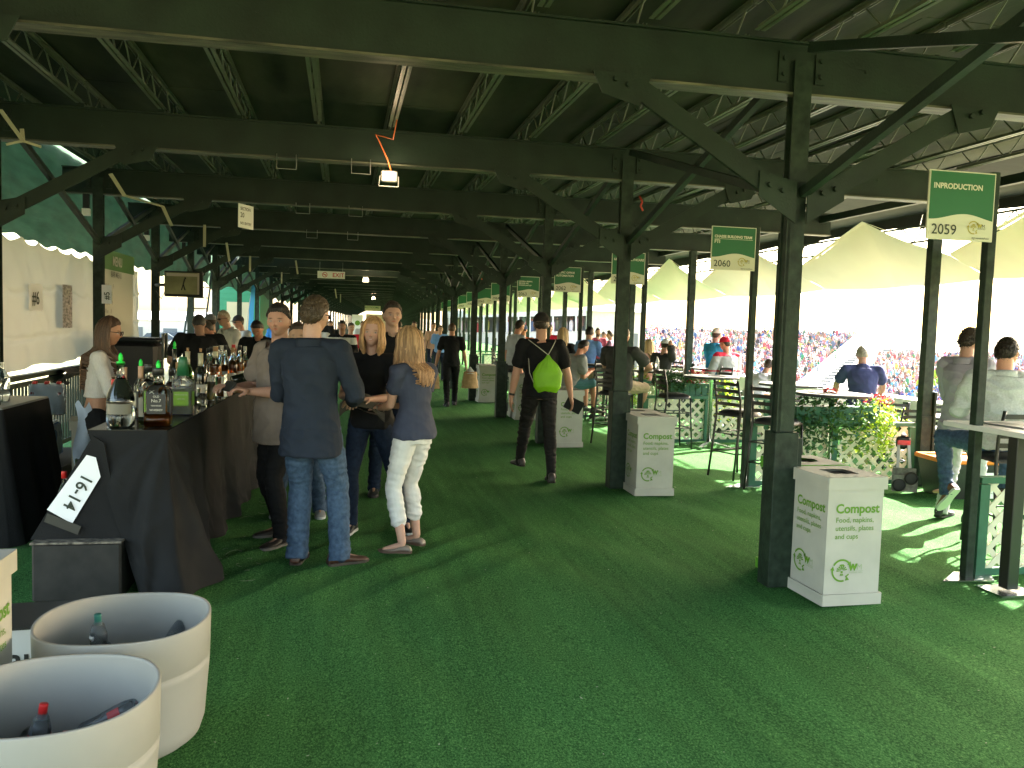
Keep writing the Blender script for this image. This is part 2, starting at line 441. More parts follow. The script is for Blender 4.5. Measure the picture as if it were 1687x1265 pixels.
# second row of slim sign posts and outer posts with valances
SPG = "slim sign posts with steel base plates"
sp0 = None
for n in list(range(-0, 16)):
    o_, a_ = bay(n); loc = W(n, 4.37, 0)
    lab = {0: "slim dark green sign post beside the white counter table", 1: "slim sign post behind the black bar stools", 2: "third slim sign post beside the planter fence", 3: "fourth slim dark green sign post"}.get(n, "slim dark green sign post of the far row")
    if sp0 is None:
        sp0 = thing("sign_post", lab, "post", loc, a_, SPG)
        m = MB(); m.box((0, 0, 1.42), (.065, .065, 2.83), bev=.004); m.build("post", STEELC, sp0)
        m = MB(); m.poly([(-.26, -.09, .004), (.12, -.13, .004), (.24, .05, .004), (-.02, .1, .004)], .008, (0, 0, 1)); m.tube((-.22, -.08, .012), (-.22, -.08, .02), .01, n=6); m.build("base_plate", CHROME, sp0)
    else: dup(sp0, loc, a_, lab)
for n in range(-1, 18):
    o_, a_ = bay(n); loc = W(n, XO, 0)
    lab = {0: "outer green post to the right of the seated man in white", 1: "nearest outer green post with sleeve beside the lattice fence", 2: "outer green post behind the round bar tables", 3: "outer green post behind the man in the turquoise polo"}.get(n, "outer green post of the far row by the terrace")
    if n == -1:
        op0 = thing("outer_post", lab, "post", loc, a_, "outer posts along the terrace")
        m = MB(); m.box((0, 0, 1.62), (.13, .10, 3.24), bev=.006); m.build("post", STEELC, op0)
        m = MB(); m.box((.085, -.01, .54), (.03, .14, 1.08), bev=.003); m.box((0, -.056, .4), (.13, .012, .8)); m.build("post_sleeve", STEELC, op0)
    else: dup(op0, loc, a_, lab)
# cream valances
CREAM = mat("cream_fabric", (.66, .68, .54), .8, var=.06, vscale=1.5, bump=.15, bscale=5, translucent=.22, stretch=(1, 1, .5))
def make_valance():
    m = MB(); zt = lambda v: 2.64 + .56 * (1 - abs(2 * v - 1)) ** 1.0
    def fn(u, v):
        y = v * D; top = zt(v) - .03 * math.sin(v * PI * 2) ** 2; bot = 2.40 - .04 * math.sin(v * PI)
        x = 6.78 + .55 * u + .05 * math.sin(v * PI) * u
        z = top + (bot - top) * u
        x += .03 * noise.noise(Vector((u * 2.2, v * 5, 1))) + .012 * math.exp(-((v - .5) / .02) ** 2) + .012 * abs(math.sin(v * 9 + u * 3)) * u
        return (x, y, z)
    m.grid(fn, 14, 72)
    m.add([(6.78 + .03, v * D / 20, zt(v / 20)) for v in range(21)] + [(6.76, v * D / 20, zt(v / 20) + .02) for v in range(21)], [(i, i + 1, 22 + i, 21 + i) for i in range(20)])
    # roof of the small peaked tent the valance belongs to
    def top(u, v):
        y = v * D; z = zt(v); x = 6.78 + u * 1.9
        return (x, y, z + .0 + (.45) * u * (1 - u))
    return m
va = make_valance().build("tent_valance", CREAM)
for n in range(-2, 17):
    o_, a_ = bay(n)
    o = va if n == -2 else va.copy()
    if n > -2: C.objects.link(o)
    o.location = W(n, 0, 0); o.rotation_euler = (0, 0, a_)
    lab = {0: "big cream fabric valance behind the nearest suite sign", 1: "cream fabric valance between the two nearest outer posts", 2: "cream peaked valance right of the third outer post"}.get(n, "cream peaked fabric valance of the row between outer posts")
    tag(o, lab, "valance", "cream fabric valances")
# dark edge girder and netting above the valances
eg = MB(); TR = []
for n in range(-2, 5):
    eg.box((7.2, Y0 + (n + .5) * D, 3.46), (.08, D - .01, .10))
for n in range(5, 22):
    eg.bar(W(n, 7.2, 0, 3.46), W(n, 7.2, D, 3.46), .08, .10)
tag(eg.build("edge_girder", STEEL), "dark edge girder running along the outer side of the roof", "girder")

# dark outer roof strip over the terrace edge, its hanging scrim and small trusses
SCRIM = mat("dark_scrim", (.012, .016, .012), .8, var=.4, vscale=2, bump=.2, bscale=8)
og = MB(); sm_ = MB(); tg_ = MB()
for n in range(-2, 21):
    a, b, c, d = W(n, 7.35, 0, 3.80), W(n, 8.95, 0, 3.66), W(n, 8.95, D, 3.66), W(n, 7.35, D, 3.80)
    og.poly([a, b, c, d], .02, (0, 0, 1))
    for k in range(6):
        y0, y1 = D * k / 6, D * (k + 1) / 6; zb = lambda y: 3.40 + .12 * abs(math.sin(PI * y / D)) + .03 * math.sin(9 * y + n)
        sm_.add([W(n, 8.9, y0, zb(y0)), W(n, 8.9, y1, zb(y1)), W(n, 8.95, y1, 3.66), W(n, 8.95, y0, 3.66)], [(0, 1, 2, 3)])
    for z in (3.16, 3.40): tg_.bar(W(n, 8.6, 0, z), W(n, 8.6, D, z), .03, .03)
    for k in range(12): tg_.bar(W(n, 8.6, D * k / 12, 3.16 if k % 2 else 3.40), W(n, 8.6, D * (k + 1) / 12, 3.40 if k % 2 else 3.16), .015, .015)
tag(og.build("outer_roof", SCRIM), "dark outer strip of roof sloping down over the terrace edge", "roof")
tag(sm_.build("scrim", SCRIM), "dark hanging scrim under the outer edge of the roof", "scrim")
tag(tg_.build("lattice_girder", STEEL, fix=False), "thin lattice girder running in front of the dark scrim", "girder")

# green tarpaulin, white curtain on the left
GTARP = mat("green_tarp", (.026, .070, .042), .6, var=.3, vscale=3, bump=.2, bscale=14, translucent=.25, stretch=(1, .5, 3))
m = MB()
def gt(u, v):
    y = 1.7 + u * (Y0 + 5 * D - 1.7); k = ((y - Y0) / D) % 1.0
    lo = 2.52 + .05 * math.sin(k * PI) + .02 * math.sin(y * 9); z = lo + (3.85 - lo) * v
    return (-3.62 - .10 * (1 - v) + .025 * noise.noise(Vector((y * 2.4, z * .8, 0))), y, z)
m.grid(gt, 220, 10)
tag(m.build("green_tarp", GTARP), "green tarpaulin wall hanging under the left edge of the roof", "tarpaulin")
m = MB()
def gt2(u, v):
    n = 5 + u * (NB - 6); i = int(min(n, NB - 2)); y = (n - i) * D; lo = 2.45 + .2 * math.sin((n - i) * PI)
    q = W(i, -3.68, y); return (q.x, q.y, lo + (3.85 - lo) * v)
m.grid(gt2, 260, 3)
tag(m.build("green_tarp", GTARP), "far run of green tarpaulin beyond the television", "tarpaulin")
CURT = mat("white_tarp", (.60, .59, .52), .55, var=.05, vscale=1.2, bump=.12, bscale=7, translucent=.10)
def curtain(y0, y1, zb0, zb1, lab):
    m = MB()
    def cf(u, v):
        y = y0 + (y1 - y0) * u; k = (u * round((y1 - y0) / .6)) % 1.0
        top = 2.52 - .07 * math.sin(k * PI) - .05 * u; bot = zb0 + (zb1 - zb0) * u + .02 * math.sin(u * 30)
        z = bot + (top - bot) * v
        fold = .045 * noise.noise(Vector((u * (y1 - y0) * 2.2 + (1 - v) * 1.0, v * .9, 2))) + .03 * noise.noise(Vector((y * 4 + v * 3, v * 2.5, 7))) + .035 * abs(noise.noise(Vector((y * 1.4 - v * 1.6, v * 1.2, 17)))) 
        fold += .018 * math.exp(-((v - .62 - .03 * math.sin(y * 3)) / .018) ** 2) + .018 * math.exp(-((v - .25 + .02 * math.sin(y * 2)) / .02) ** 2)
        return (-3.40 + fold, y, z)
    m.grid(cf, 150, 60)
    return tag(m.build("curtain", CURT), lab, "curtain")
curtain(5.2, 12.85, 1.02, 1.10, "large creased white tarpaulin curtain carrying the #6 sheet")
curtain(12.9, 15.12, 1.12, 1.28, "shorter white tarpaulin curtain behind the menu board")
# ---------------------------------------------------------------- helper: a point seen at a picture position, at a given depth or height
_M = cam_matrix().to_3x3()
def _ray(px, py): return _M @ Vector(((px - 843.5) / 1376.3, -(py - 632.5) / 1376.3, -1))
def AT(px, py, Y): r = _ray(px, py); return Vector((0, 0, 1.68)) + r * (Y / r.y)
def ATZ(px, py, z=0.): r = _ray(px, py); return Vector((0, 0, 1.68)) + r * ((z - 1.68) / r.z)

# ---------------------------------------------------------------- compost bins
HOLE = mat("hole_shade", (.006, .006, .006), .9)
GREENB = mat("green_board", (.10, .30, .02), .55, var=.05)
def ring_logo(m, o, ux, uy, s, mi, mo):
    """recycling ring with a bird and the two letters, o = ring centre"""
    o = Vector(o); ux = Vector(ux); uy = Vector(uy)
    P = lambda x, y: o + ux * x * s + uy * y * s
    m.cur = mi
    for a0, a1 in ((35, 150), (175, 285)):
        n = 12; A = [R(a0 + (a1 - a0) * i / n) for i in range(n + 1)]
        vs = [P(math.cos(a) * 1, math.sin(a) * 1) for a in A] + [P(math.cos(a) * .84, math.sin(a) * .84) for a in A]
        m.add(vs, [(i, i + 1, n + 2 + i, n + 1 + i) for i in range(n)])
    for a, d in ((38, -1), (170, -1), (306, -1)):
        c = Vector((math.cos(R(a)) * .92, math.sin(R(a)) * .92)); t = Vector((-math.sin(R(a)), math.cos(R(a)))) * d; nn = Vector((t.y, -t.x))
        q = [c + t * .26, c + nn * .20 - t * .12, c - nn * .20 - t * .12]
        m.add([P(*v) for v in q], [(0, 1, 2)])
    m.add([P(.40, -.62), P(.72, -.38), P(.66, -.28), P(.33, -.52)], [(0, 1, 2, 3)])
    for k in range(7):   # fan of feathers
        a = R(8 + k * 27.3); a2 = a + R(17)
        m.add([P(.12 * math.cos(a), -.02 + .12 * math.sin(a)), P(.52 * math.cos(a), -.02 + .45 * math.sin(a)), P(.52 * math.cos(a2), -.02 + .45 * math.sin(a2)), P(.12 * math.cos(a2), -.02 + .12 * math.sin(a2))], [(0, 1, 2, 3)])
    m.add([P(-.28, .40), P(.28, .40), P(.14, .54), P(-.14, .54)], [(0, 1, 2, 3)])
    m.add([P(-.10, -.22), P(.10, -.22), P(.10, -.04), P(-.10, -.04)], [(0, 1, 2, 3)])
    for k in (-1, 0, 1): m.add([P(k * .13 - .04, -.46), P(k * .13 + .04, -.46), P(k * .09 + .04, -.27), P(k * .09 - .04, -.27)], [(0, 1, 2, 3)])
    put_text(m, "W", .72 * s, P(.68, .02), ux, uy, .02 * s * 3, sx=1.0)
    m.cur = mo
    put_text(m, "M", .72 * s, P(1.42, .02), ux, uy, 0)
    m.add([P(.72, -.06), P(2.1, -.06), P(2.1, -.09), P(.72, -.09)], [(0, 1, 2, 3)])
    put_text(m, "PHOENIX OPEN", .20 * s, P(.74, -.28), ux, uy, 0, sx=.9)
def make_bin(name, lab, hole, words=("Compost", ("Food, napkins,", "utensils, plates", "and cups")), board=None, ink=None, faces=("F", "L")):
    board = board or WHITEB; ink = ink or LIME
    t = thing(name, lab, "compost bin" if words[0] == "Compost" else "recycling bin")
    s = .195; m = MB(); m.box((0, 0, .40), (2 * s, 2 * s, .76))
    m.build("bin_body", board, t)
    m = MB()
    a = s + .013
    for (x, y, dx, dy) in ((0, -a, 2 * a, .008), (0, a, 2 * a, .008), (-a, 0, .008, 2 * a - .009), (a, 0, .008, 2 * a - .009)): m.box((x, y, .772), (dx, dy, .078))
    # lid with opening
    A = [(-a, -a), (a, -a), (a, a), (-a, a)]
    if hole == 'sq': H = [(-.09, -.09), (.09, -.09), (.09, .09), (-.09, .09)]
    else: H = [(.095 * math.cos(R(225 + 15 * i)), .095 * math.sin(R(225 + 15 * i))) for i in range(24)]
    n = len(H); vs = [(x, y, .812) for x, y in A] + [(x, y, .812) for x, y in H]; fs = []
    q = n // 4
    for k in range(4):
        for i in range(q): fs.append((k, 4 + k * q + i, 4 + (k * q + i + 1) % n)) 
        fs.append((k, 4 + ((k + 1) * q) % n, (k + 1) % 4))
    m.cur = 1; m.add(vs, fs)
    m.build("lid", [board, WHITEB], t)
    m = MB(); m.add([(x * 1.0, y * 1.0, .796) for x, y in H], [tuple(range(n))]); m.build("opening", HOLE, t)  # flat dark sheet in the hole stands for the shade inside the box
    m = MB()
    for (x, y, dx, dy) in ((0, -a, 2 * a, .008), (0, a, 2 * a, .008), (-a, 0, .008, 2 * a - .009), (a, 0, .008, 2 * a - .009)): m.box((x, y, .036), (dx, dy, .072))
    m.build("base_band", board, t)
    e = s + .0025
    frames = {"F": (Vector((-s, -e, 0)), (1, 0, 0)), "L": (Vector((-e, s, 0)), (0, -1, 0)), "R": (Vector((e, -s, 0)), (0, 1, 0))}
    for k in faces:
        o, u = frames[k]; u = Vector(u); z = Vector((0, 0, 1)); ML = [ink, LIMEL if board is WHITEB else WHITE]
        m = MB(); put_text(m, words[0], .081, o + u * .055 + z * .585, u, z, .0022); m.build("heading_print", ML, t, fix=False)
        m = MB()
        for i, l in enumerate(words[1]): put_text(m, l, .0465, o + u * .058 + z * (.525 - i * .052), u, z, .0002)
        m.build("small_print", ML, t, fix=False)
        m = MB(); ring_logo(m, o + u * .12 + z * .220, u, z, .073, 0, 1); m.build("emblem", ML, t, fix=False)
    return t
bsq = make_bin("compost_bin", "white square-holed compost box against the nearest steel column", "sq")
brd = make_bin("compost_bin", "white round-holed compost box, the rear one in front of the second column from the camera", "rd")
BG = "white compost boxes beside the columns"
bsq["group"] = BG; brd["group"] = BG
bw_ = {0: "nearest", 1: "second", 2: "third", 3: "fourth", 4: "fifth"}
for n in range(0, 5):
    p = Vector((3.155 if n != 3 else 3.3, Y0 + n * D - .25, 0)); a = R([1.5, -1.5, 4, -3, 1][n]); q = p + Vector((0, .43, 0))
    if n == 0:
        bsq.location = p; bsq.rotation_euler = (0, 0, a); gb = make_bin("recycling_bin", "lime green recycling box half hidden behind the nearest column", "rd", ("Recycle", ("Plastic bottles,", "cans and cups")), GREENB, WHITE, ("L", "F")); gb.location = q + Vector((.02, .03, 0)); gb.rotation_euler = (0, 0, a)
    else:
        cyc = ["", "in front of the second column from the camera", "right of the man with the lime bag", "just left of the man with the lime bag", "farthest of the row behind the fourth column"][n]
        dup(bsq, p, a, "white square-holed compost box " + cyc); brd.location, brd.rotation_euler = (q, (0, 0, a)) if n == 1 else (brd.location, brd.rotation_euler)
        if n > 1: dup(brd, q, a, "white round-holed compost box, the rear one " + cyc)
lb = make_bin("compost_bin", "white compost box cut by the left edge beside the round tubs", "sq", faces=("R", "F"))
lb.location = (-1.37, 3.11, 0); lb["group"] = BG

# ---------------------------------------------------------------- suite signs
SIGNG = mat("sign_green", (.010, .115, .040), .45); SIGNW = mat("sign_white", (.60, .58, .48), .5)
GOLD = mat("sign_gold", (.40, .33, .05), .5); INK = mat("sign_ink", (.02, .03, .02), .5)
def make_sign(n, lines, num, lab, under=False):
    t = thing("suite_sign", lab, "sign", W(n, 4.085, -.055), bay(n)[1], "green and white suite number signs")
    m = MB(); w2, z0, z1 = .255, 2.355, 2.815; m.box((0, 0, (z0 + z1) / 2), (2 * w2, .012, z1 - z0)); m.build("board", SIGNW, t)
    m = MB(); e = -.008; K = 24
    top = [(-w2 + .008, e, z1 - .008), (w2 - .008, e, z1 - .008)]
    wave = []
    for i in range(K + 1):
        u = i / K; wave.append((w2 - .008 - u * (2 * w2 - .016), e, z0 + .155 + .022 * math.sin((1 - u) * 2 * PI * .9 - 1.6)))
    m.add(top + wave, [tuple(range(len(top) + len(wave)))[::-1]]); m.build("green_field", SIGNG, t, fix=False)
    m = MB(); ux, z = Vector((1, 0, 0)), Vector((0, 0, 1)); e = -.011
    for i, l in enumerate(lines):
        sz = .050 if len(lines) < 3 else .036
        if len(l) > 15: sz *= 15.5 / len(l)
        zz = z1 - .12 - i * (.058 if len(lines) < 3 else .044)
        m.cur = 0; put_text(m, l, sz, (-w2 + .03, e, zz), ux, z, .0016)
    if under: m.add([(-w2 + .03, e, z1 - .135), (w2 - .04, e, z1 - .135), (w2 - .04, e, z1 - .131), (-w2 + .03, e, z1 - .131)], [(0, 1, 2, 3)])
    if m.v: m.build("company_name", [SIGNW, INK, GOLD], t, fix=False)
    m = MB(); m.cur = 1; put_text(m, num, .098, (-w2 + .03, e, z0 + .035), ux, z, .0004)
    m.build("suite_number", [SIGNW, INK, GOLD], t, fix=False); m = MB(); m.cur = 1
    put_text(m, "#greenestshow", .022, (w2 - .165, e, z0 + .014), ux, z, 0)
    m.cur = 2; ring_logo(m, (w2 - .155, e, z0 + .090), ux, z, .045, 2, 1)
    m.build("emblem", [SIGNW, INK, GOLD], t, fix=False)
    return t
make_sign(0, ["INPRODUCTION"], "2059", "green and white suite sign 2059, nearest of the row")
make_sign(1, ["CHASSE BUILDING TEAM", "FTI"], "2060", "green and white suite sign 2060 in front of the cream valance", True)
make_sign(2, ["UNITED HEALTHCARE"], "2061", "suite sign half hidden behind the second column")
make_sign(3, ["PACIFIC OFFICE", "AUTOMATION"], "2062", "suite sign 2062 above the man with the lime bag")
make_sign(4, ["UNIVERSAL GENERAL", "SERVICES, INC.", "WOODS LAW LLP"], "2063", "suite sign 2063 with three lines of white lettering")
for n in range(5, 12): make_sign(n, ["SUITE GUESTS"] if False else [], str(2059 + n), "small distant suite sign of the row, number %d" % (2059 + n))

# ---------------------------------------------------------------- bar stools, tables, lattice fences, planters
STB = mat("stool_frame", (.012, .011, .011), .35, spec=.6); VIN = mat("black_vinyl", (.014, .013, .015), .4, bump=.1, bscale=30)
def make_stool():
    t = thing("bar_stool", "", "bar stool")
    m = MB()
    def seat(u, v):
        a = 2 * PI * u; r = v; c = math.cos(a); s_ = math.sin(a); k = (abs(c) ** 4 + abs(s_) ** 4) ** -.25
        return (c * k * r * .205, s_ * k * r * .205, .755 + .045 * (1 - r ** 4))
    m.grid(seat, 32, 8); m.grid(lambda u, v: (lambda c, s_, k: (c * k * .205 * (1 - .0 * v), s_ * k * .205, .755 - .03 * v))(math.cos(2 * PI * u), math.sin(2 * PI * u), (abs(math.cos(2 * PI * u)) ** 4 + abs(math.sin(2 * PI * u)) ** 4) ** -.25), 32, 1)
    m.build("seat", VIN, t)
    # front is +Y, backrest at -Y
    for sx in (-1, 1):
        m = MB(); m.path([(sx * .185, .17, .73), (sx * .19, .19, .40), (sx * .20, .215, .0)], .013, 6); m.build("leg", STB, t)
        m = MB(); m.path([(sx * .20, -.27, 0), (sx * .19, -.225, .40), (sx * .185, -.19, .74), (sx * .185, -.20, .92), (sx * .18, -.255, 1.14)], .014, 6); m.build("leg", STB, t)
    for z, r_ in ((.30, 1.0), (.52, .96)):
        m = MB()
        for a, b in (((-.19, .20), (.19, .20)), ((.19, .20), (.19, -.235)), ((.19, -.235), (-.19, -.235)), ((-.19, -.235), (-.19, .20))):
            m.tube((a[0] * r_, a[1] * r_, z), (b[0] * r_, b[1] * r_, z), .009, n=6)
        m.build("footrest", STB, t)
    m = MB(); m.box((0, 0, .728), (.37, .37, .02)); m.build("seat_frame", STB, t)
    for i in range(4):
        z = .86 + i * .078; y = -.195 - .055 * max(0, (z - .9)) / .24 * 1.0
        m = MB(); m.grid(lambda u, v: ((u - .5) * .36, y - .035 * math.sin(u * PI), z + (v - .5) * .038 + .006 * math.sin(u * PI)), 10, 1)
        m.grid(lambda u, v: ((u - .5) * .36, y - .012 - .035 * math.sin(u * PI), z + (v - .5) * .038 + .006 * math.sin(u * PI)), 10, 1)
        m.build("back_slat", STB, t)
    return t
st0 = make_stool(); SG = "black ladder back bar stools"; st0["group"] = SG
STOOLS = [  # x, y, rotation (front = +Y turned), label
    (4.72, 11.35, -88, "black bar stool at the left of the round table with the sunlit chrome column"),
    (4.58, 9.02, -70, "black bar stool behind the slim sign post, farther of the two side by side"),
    (4.62, 8.22, -62, "black bar stool half hidden by the nearest column, ladder back toward the walkway"),
    (5.42, 6.15, -93, "black bar stool under the seated man in the white shirt at the right edge"),
    (3.96, 11.75, -60, "black bar stool under the seated man in the dark grey polo"),
    (3.82, 14.3, -90, "black bar stool under the seated man in teal shorts"),
    (7.35, 9.75, -10, "black bar stool with padded seat right behind the red and yellow flowers"),
    (7.7, 10.6, -20, "bar stool with its back to the camera left of the man in the navy polo"),
    (8.3, 10.35, -15, "bar stool with its back to the camera right of the man in the navy polo"),
    (6.9, 12.0, 20, "bar stool on the terrace in front of the white sponsor panel"),
    (7.5, 12.8, -40, "bar stool by the terrace wall behind the man leaning over"),
    (5.9, 12.6, 95, "bar stool right of the round tables with its seat turned left"),
    (6.0, 14.6, 150, "bar stool behind the round tables near the turquoise polo"),
    (4.6, 14.5, 0, "bar stool on the far side beyond the round tables"),
    (2.9 + 1.2, 18.0, -80, "distant bar stool beside the fourth column"),
    (4.0, 21.0, -90, "farthest visible bar stool near the orange flowers"),
    (7.9, 8.0, -30, "bar stool behind the standing man in the lavender shirt"),
    (7.4, 8.9, 30, "bar stool partly hidden by the outer green post"),
]
for i, (x, y, a, lab) in enumerate(STOOLS):
    if i == 0: st0.location = (x, y, 0); st0.rotation_euler = (0, 0, R(a)); st0["label"] = lab
    else: dup(st0, (x, y, 0 if x < 6.7 else -.35), R(a), lab)
TTOP = mat("table_top", (.50, .46, .50), .3, var=.04); TEDGE = mat("table_edge", (.05, .04, .06), .4)
def make_table():
    t = thing("round_table", "", "table")
    m = MB(); m.lathe([(0, 1.05), (.38, 1.05), (.395, 1.047), (.40, 1.04)], 40, caps=False); m.build("table_top", TTOP, t)
    m = MB(); m.lathe([(.402, 1.043), (.402, 1.018), (.35, 1.012), (0, 1.012)], 40, caps=False); m.build("edge_band", TEDGE, t)
    m = MB(); m.lathe([(.032, .07), (.032, .95), (.09, .985), (.09, 1.01)], 16); m.build("column", CHROME, t)
    m = MB()
    for k in range(4):
        a = PI / 4 + k * PI / 2; c, s_ = math.cos(a), math.sin(a)
        m.bar((c * .02, s_ * .02, .075), (c * .34, s_ * .34, .02), .05, .022); m.tube((c * .31, s_ * .31, .02), (c * .31, s_ * .31, 0), .02, n=8)
    m.build("foot", CHROME, t)
    return t
tb0 = make_table(); TG = "round bar tables on chrome columns"; tb0["group"] = TG
TABLES = [(5.32, 11.42, "round bar table with sunlit chrome column and dark menu card"), (5.0, 12.75, "round bar table holding the yellow drink and the water bottle"),
          (5.38, 8.42, "nearest round bar table, right of the nearest column"), (5.75, 9.95, "round bar table just behind the nearest round one"),
          (4.75, 14.75, "round bar table between the seated man in teal shorts and the blue polo"), (6.5, 13.9, "round bar table near the man in the turquoise polo"),
          (7.75, 9.35, "round bar table by the outer green post on the terrace"), (7.6, 11.6, "round bar table in front of the navy polo")]
for i, (x, y, lab) in enumerate(TABLES):
    if i == 0: tb0.location = (x, y, 0); tb0["label"] = lab
    else: dup(tb0, (x, y, 0 if x < 6.7 else -.35), .3 * i, lab)
def pane(name, lab, cat, pos, rot, size=(.2, .28), col=(.02, .02, .025)):
    m = MB(); m.box((0, 0, .003), (size[0], size[1], .005)); o = m.build(name, mat("card_%g" % col[0], col, .4)); o.location = pos; o.rotation_euler = (0, 0, rot); return tag(o, lab, cat)
pane("menu_card", "dark menu card lying on the round table with the sunlit column", "menu", (5.42, 11.35, 1.052), .6)
pane("menu_card", "dark menu card lying on the nearest round table", "menu", (5.25, 8.4, 1.052), .2, (.28, .2))
pane("menu_card", "grey menu sheets on the white counter at the right edge", "menu", (4.62, 4.95, 1.094), .1, (.2, .5), (.20, .20, .20))
# white counter table at the right edge
ct = thing("counter_table", "tall white counter table with square black leg at the right edge", "table", (0, 0, 0))
m = MB(); m.box((4.66, 4.62, 1.072), (.66, 1.46, .036), bev=.004); m.build("table_top", mat("white_laminate", (.62, .60, .58), .35), ct)
for (x, y) in ((4.42, 4.74), (4.92, 4.74)):
    m = MB(); m.box((x, y, .54), (.085, .085, 1.03), bev=.004); lg = m.build("leg", STB, ct)
    m = MB(); m.box((x, y, .006), (.30, .24, .012)); m.build("foot_plate", CHROME, lg)
# lattice
LATT = mat("cream_lattice", (.75, .68, .54), .7, var=.06); RAIL = mat("green_rail", (.03, .12, .07), .5, var=.2)
def make_fence(L, h=.66):
    t = thing("lattice_fence", "", "fence")
    m = MB(); sp = .15; n = int((L + h) / sp) + 1
    for sgn, y in ((1, .0), (-1, .009)):
        for k in range(-1, n + 1):
            # line x = k*sp - h .. clipped
            a0 = k * sp - (0 if sgn < 0 else h); pts = []
            x0, z0 = (a0, 0.) if sgn > 0 else (a0, 0.)
            x1, z1 = x0 + sgn * h, h
            if x0 > x1: x0, z0, x1, z1 = x1, z1, x0, z0
            if x1 <= 0 or x0 >= L: continue
            if x0 < 0: z0 += (z1 - z0) * (-x0) / (x1 - x0); x0 = 0
            if x1 > L: z1 = z0 + (z1 - z0) * (L - x0) / (x1 - x0); x1 = L
            if abs(x1 - x0) < .03: continue
            m.bar((x0, y, z0 + .02), (x1, y, z1 + .02), .006, .042, up=(-(z1 - z0), 0, x1 - x0))
    m.build("lattice", LATT, t, fix=False)
    m = MB(); m.box((L / 2, .004, h + .035), (L, .07, .045)); m.box((L / 2, .004, .03), (L, .045, .05))
    m.build("rail", RAIL, t)
    for x in (.035, L / 2, L - .035):
        m = MB(); m.box((x, -.002, h / 2 + .006), (.075, .055, h)); m.build("post", RAIL, t)
    return t
FG = "cream lattice fences with green rails"
f0 = make_fence(2.05); f0["group"] = FG
FN = {0: "cream lattice fence beside the white counter table at the right edge", 1: "cream lattice fence beneath the trailing planter, left of the orange tote", 2: "cream lattice fence behind the round tables", 3: "upper looking lattice fence farther back behind the round tables", 4: "distant lattice fence beside the fourth sign post"}
for n in range(0, 9):
    lab = FN.get(n, "distant lattice fence of the far row of suites")
    if n == 0: f0.location = W(0, 4.45, .03); f0["label"] = lab
    else: dup(f0, W(n, 4.43, .03), bay(n)[1], lab)
for n in range(1, 6):
    if n == 1: continue
    lab = "lattice fence along the terrace side of suite bay %d" % n if n < 5 else "distant lattice fence along the terrace side"
    dup(f0, W(n, XO, .5), PI / 2 + bay(n)[1], lab)

# foliage
LEAFC = [mat("leaf_dark", (.03, .085, .02), .6, translucent=.25), mat("leaf_mid", (.07, .17, .03), .6, translucent=.3), mat("leaf_lime", (.30, .42, .03), .6, translucent=.35), mat("petal_red", (.40, .035, .05), .6, translucent=.2), mat("petal_orange", (.6, .22, .03), .6)]
def leaf_blob(m, c, r, n, ci, size=.035, seed=0, droop=0.):
    rd = random.Random(seed)
    for _ in range(n):
        while True:
            p = Vector((rd.uniform(-1, 1), rd.uniform(-1, 1), rd.uniform(-1, 1)))
            if .25 < p.length < 1: break
        p = Vector((p.x * r[0], p.y * r[1], p.z * r[2])) * (1 + .25 * noise.noise(p * 3))
        p.z -= droop * rd.random() ** 2
        q = Vector(c) + p; s = size * rd.uniform(.6, 1.4)
        a = Vector((rd.uniform(-1, 1), rd.uniform(-1, 1), rd.uniform(-.4, .8))).normalized(); b = a.cross(Vector((rd.uniform(-1, 1), rd.uniform(-1, 1), 1))).normalized()
        m.cur = ci if rd.random() < .8 else max(0, ci - 1)
        if ci >= 3: m.cur = ci
        nn = a.cross(b) * s * .25
        m.add([q - a * s, q + b * s * .45 + nn, q + a * s, q - b * s * .45 + nn], [(0, 1, 2), (0, 2, 3)])
def planter(lab, p, rot, L, spec, seed=1, zb=.70):
    t = thing("flower_planter", lab, "planter", p, rot)
    m = MB()
    for k in range(int(L / .1)): m.box((-L / 2 + .05 + k * .1, 0, zb + .10), (.092, .17, .17))
    m.box((0, 0, zb + .19), (L + .02, .19, .02)); m.build("planter_box", RAIL, t)
    m = MB()
    for i, (x, y, z, rx, ry, rz_, n, ci, dr) in enumerate(spec): leaf_blob(m, (x, y, zb + z), (rx, ry, rz_), n, ci, seed=seed * 50 + i, droop=dr)
    m.build("foliage", LEAFC, t, fix=False)
    return t
planter("planter of dark trailing vines hanging over the lattice beside the nearest column", (5.42, 8.44, 0), 0, 1.0,
        [(-.25, -.05, .2, .38, .22, .20, 420, 0, .35), (.1, -.1, .15, .35, .2, .2, 360, 1, .55), (.45, -.1, .15, .25, .18, .2, 260, 2, .45), (.62, -.08, -.05, .12, .1, .3, 140, 2, .3), (-.05, 0, .36, .1, .1, .05, 40, 3, 0), (-.4, -.08, .0, .2, .12, .25, 200, 0, .4)], 3)
planter("planter of lime green bush with red flowers left of the outer green post", (6.98, 9.9, -.35), .2, .9,
        [(-.2, 0, .3, .35, .22, .24, 420, 1, .1), (.25, 0, .25, .3, .22, .25, 380, 2, .25), (.05, 0, .52, .25, .16, .08, 110, 3, 0), (-.3, -.05, .1, .25, .18, .2, 200, 2, .4)], 5)
planter("planter with dark shrub, red blooms and lime vines under the round table", (5.35, 12.0, 0), 0, .9,
        [(-.40, -.02, .22, .26, .2, .22, 420, 0, .05), (.02, 0, .28, .18, .16, .16, 90, 3, 0), (.0, -.03, .2, .2, .15, .15, 160, 1, 0), (.42, -.05, .1, .28, .16, .25, 330, 2, .4)], 7)
planter("planter of lime vines behind the slim sign post beside the grey polo man", (4.72, 13.0, 0), PI / 2, .6, [(0, 0, .2, .3, .2, .26, 420, 2, .35)], 9)
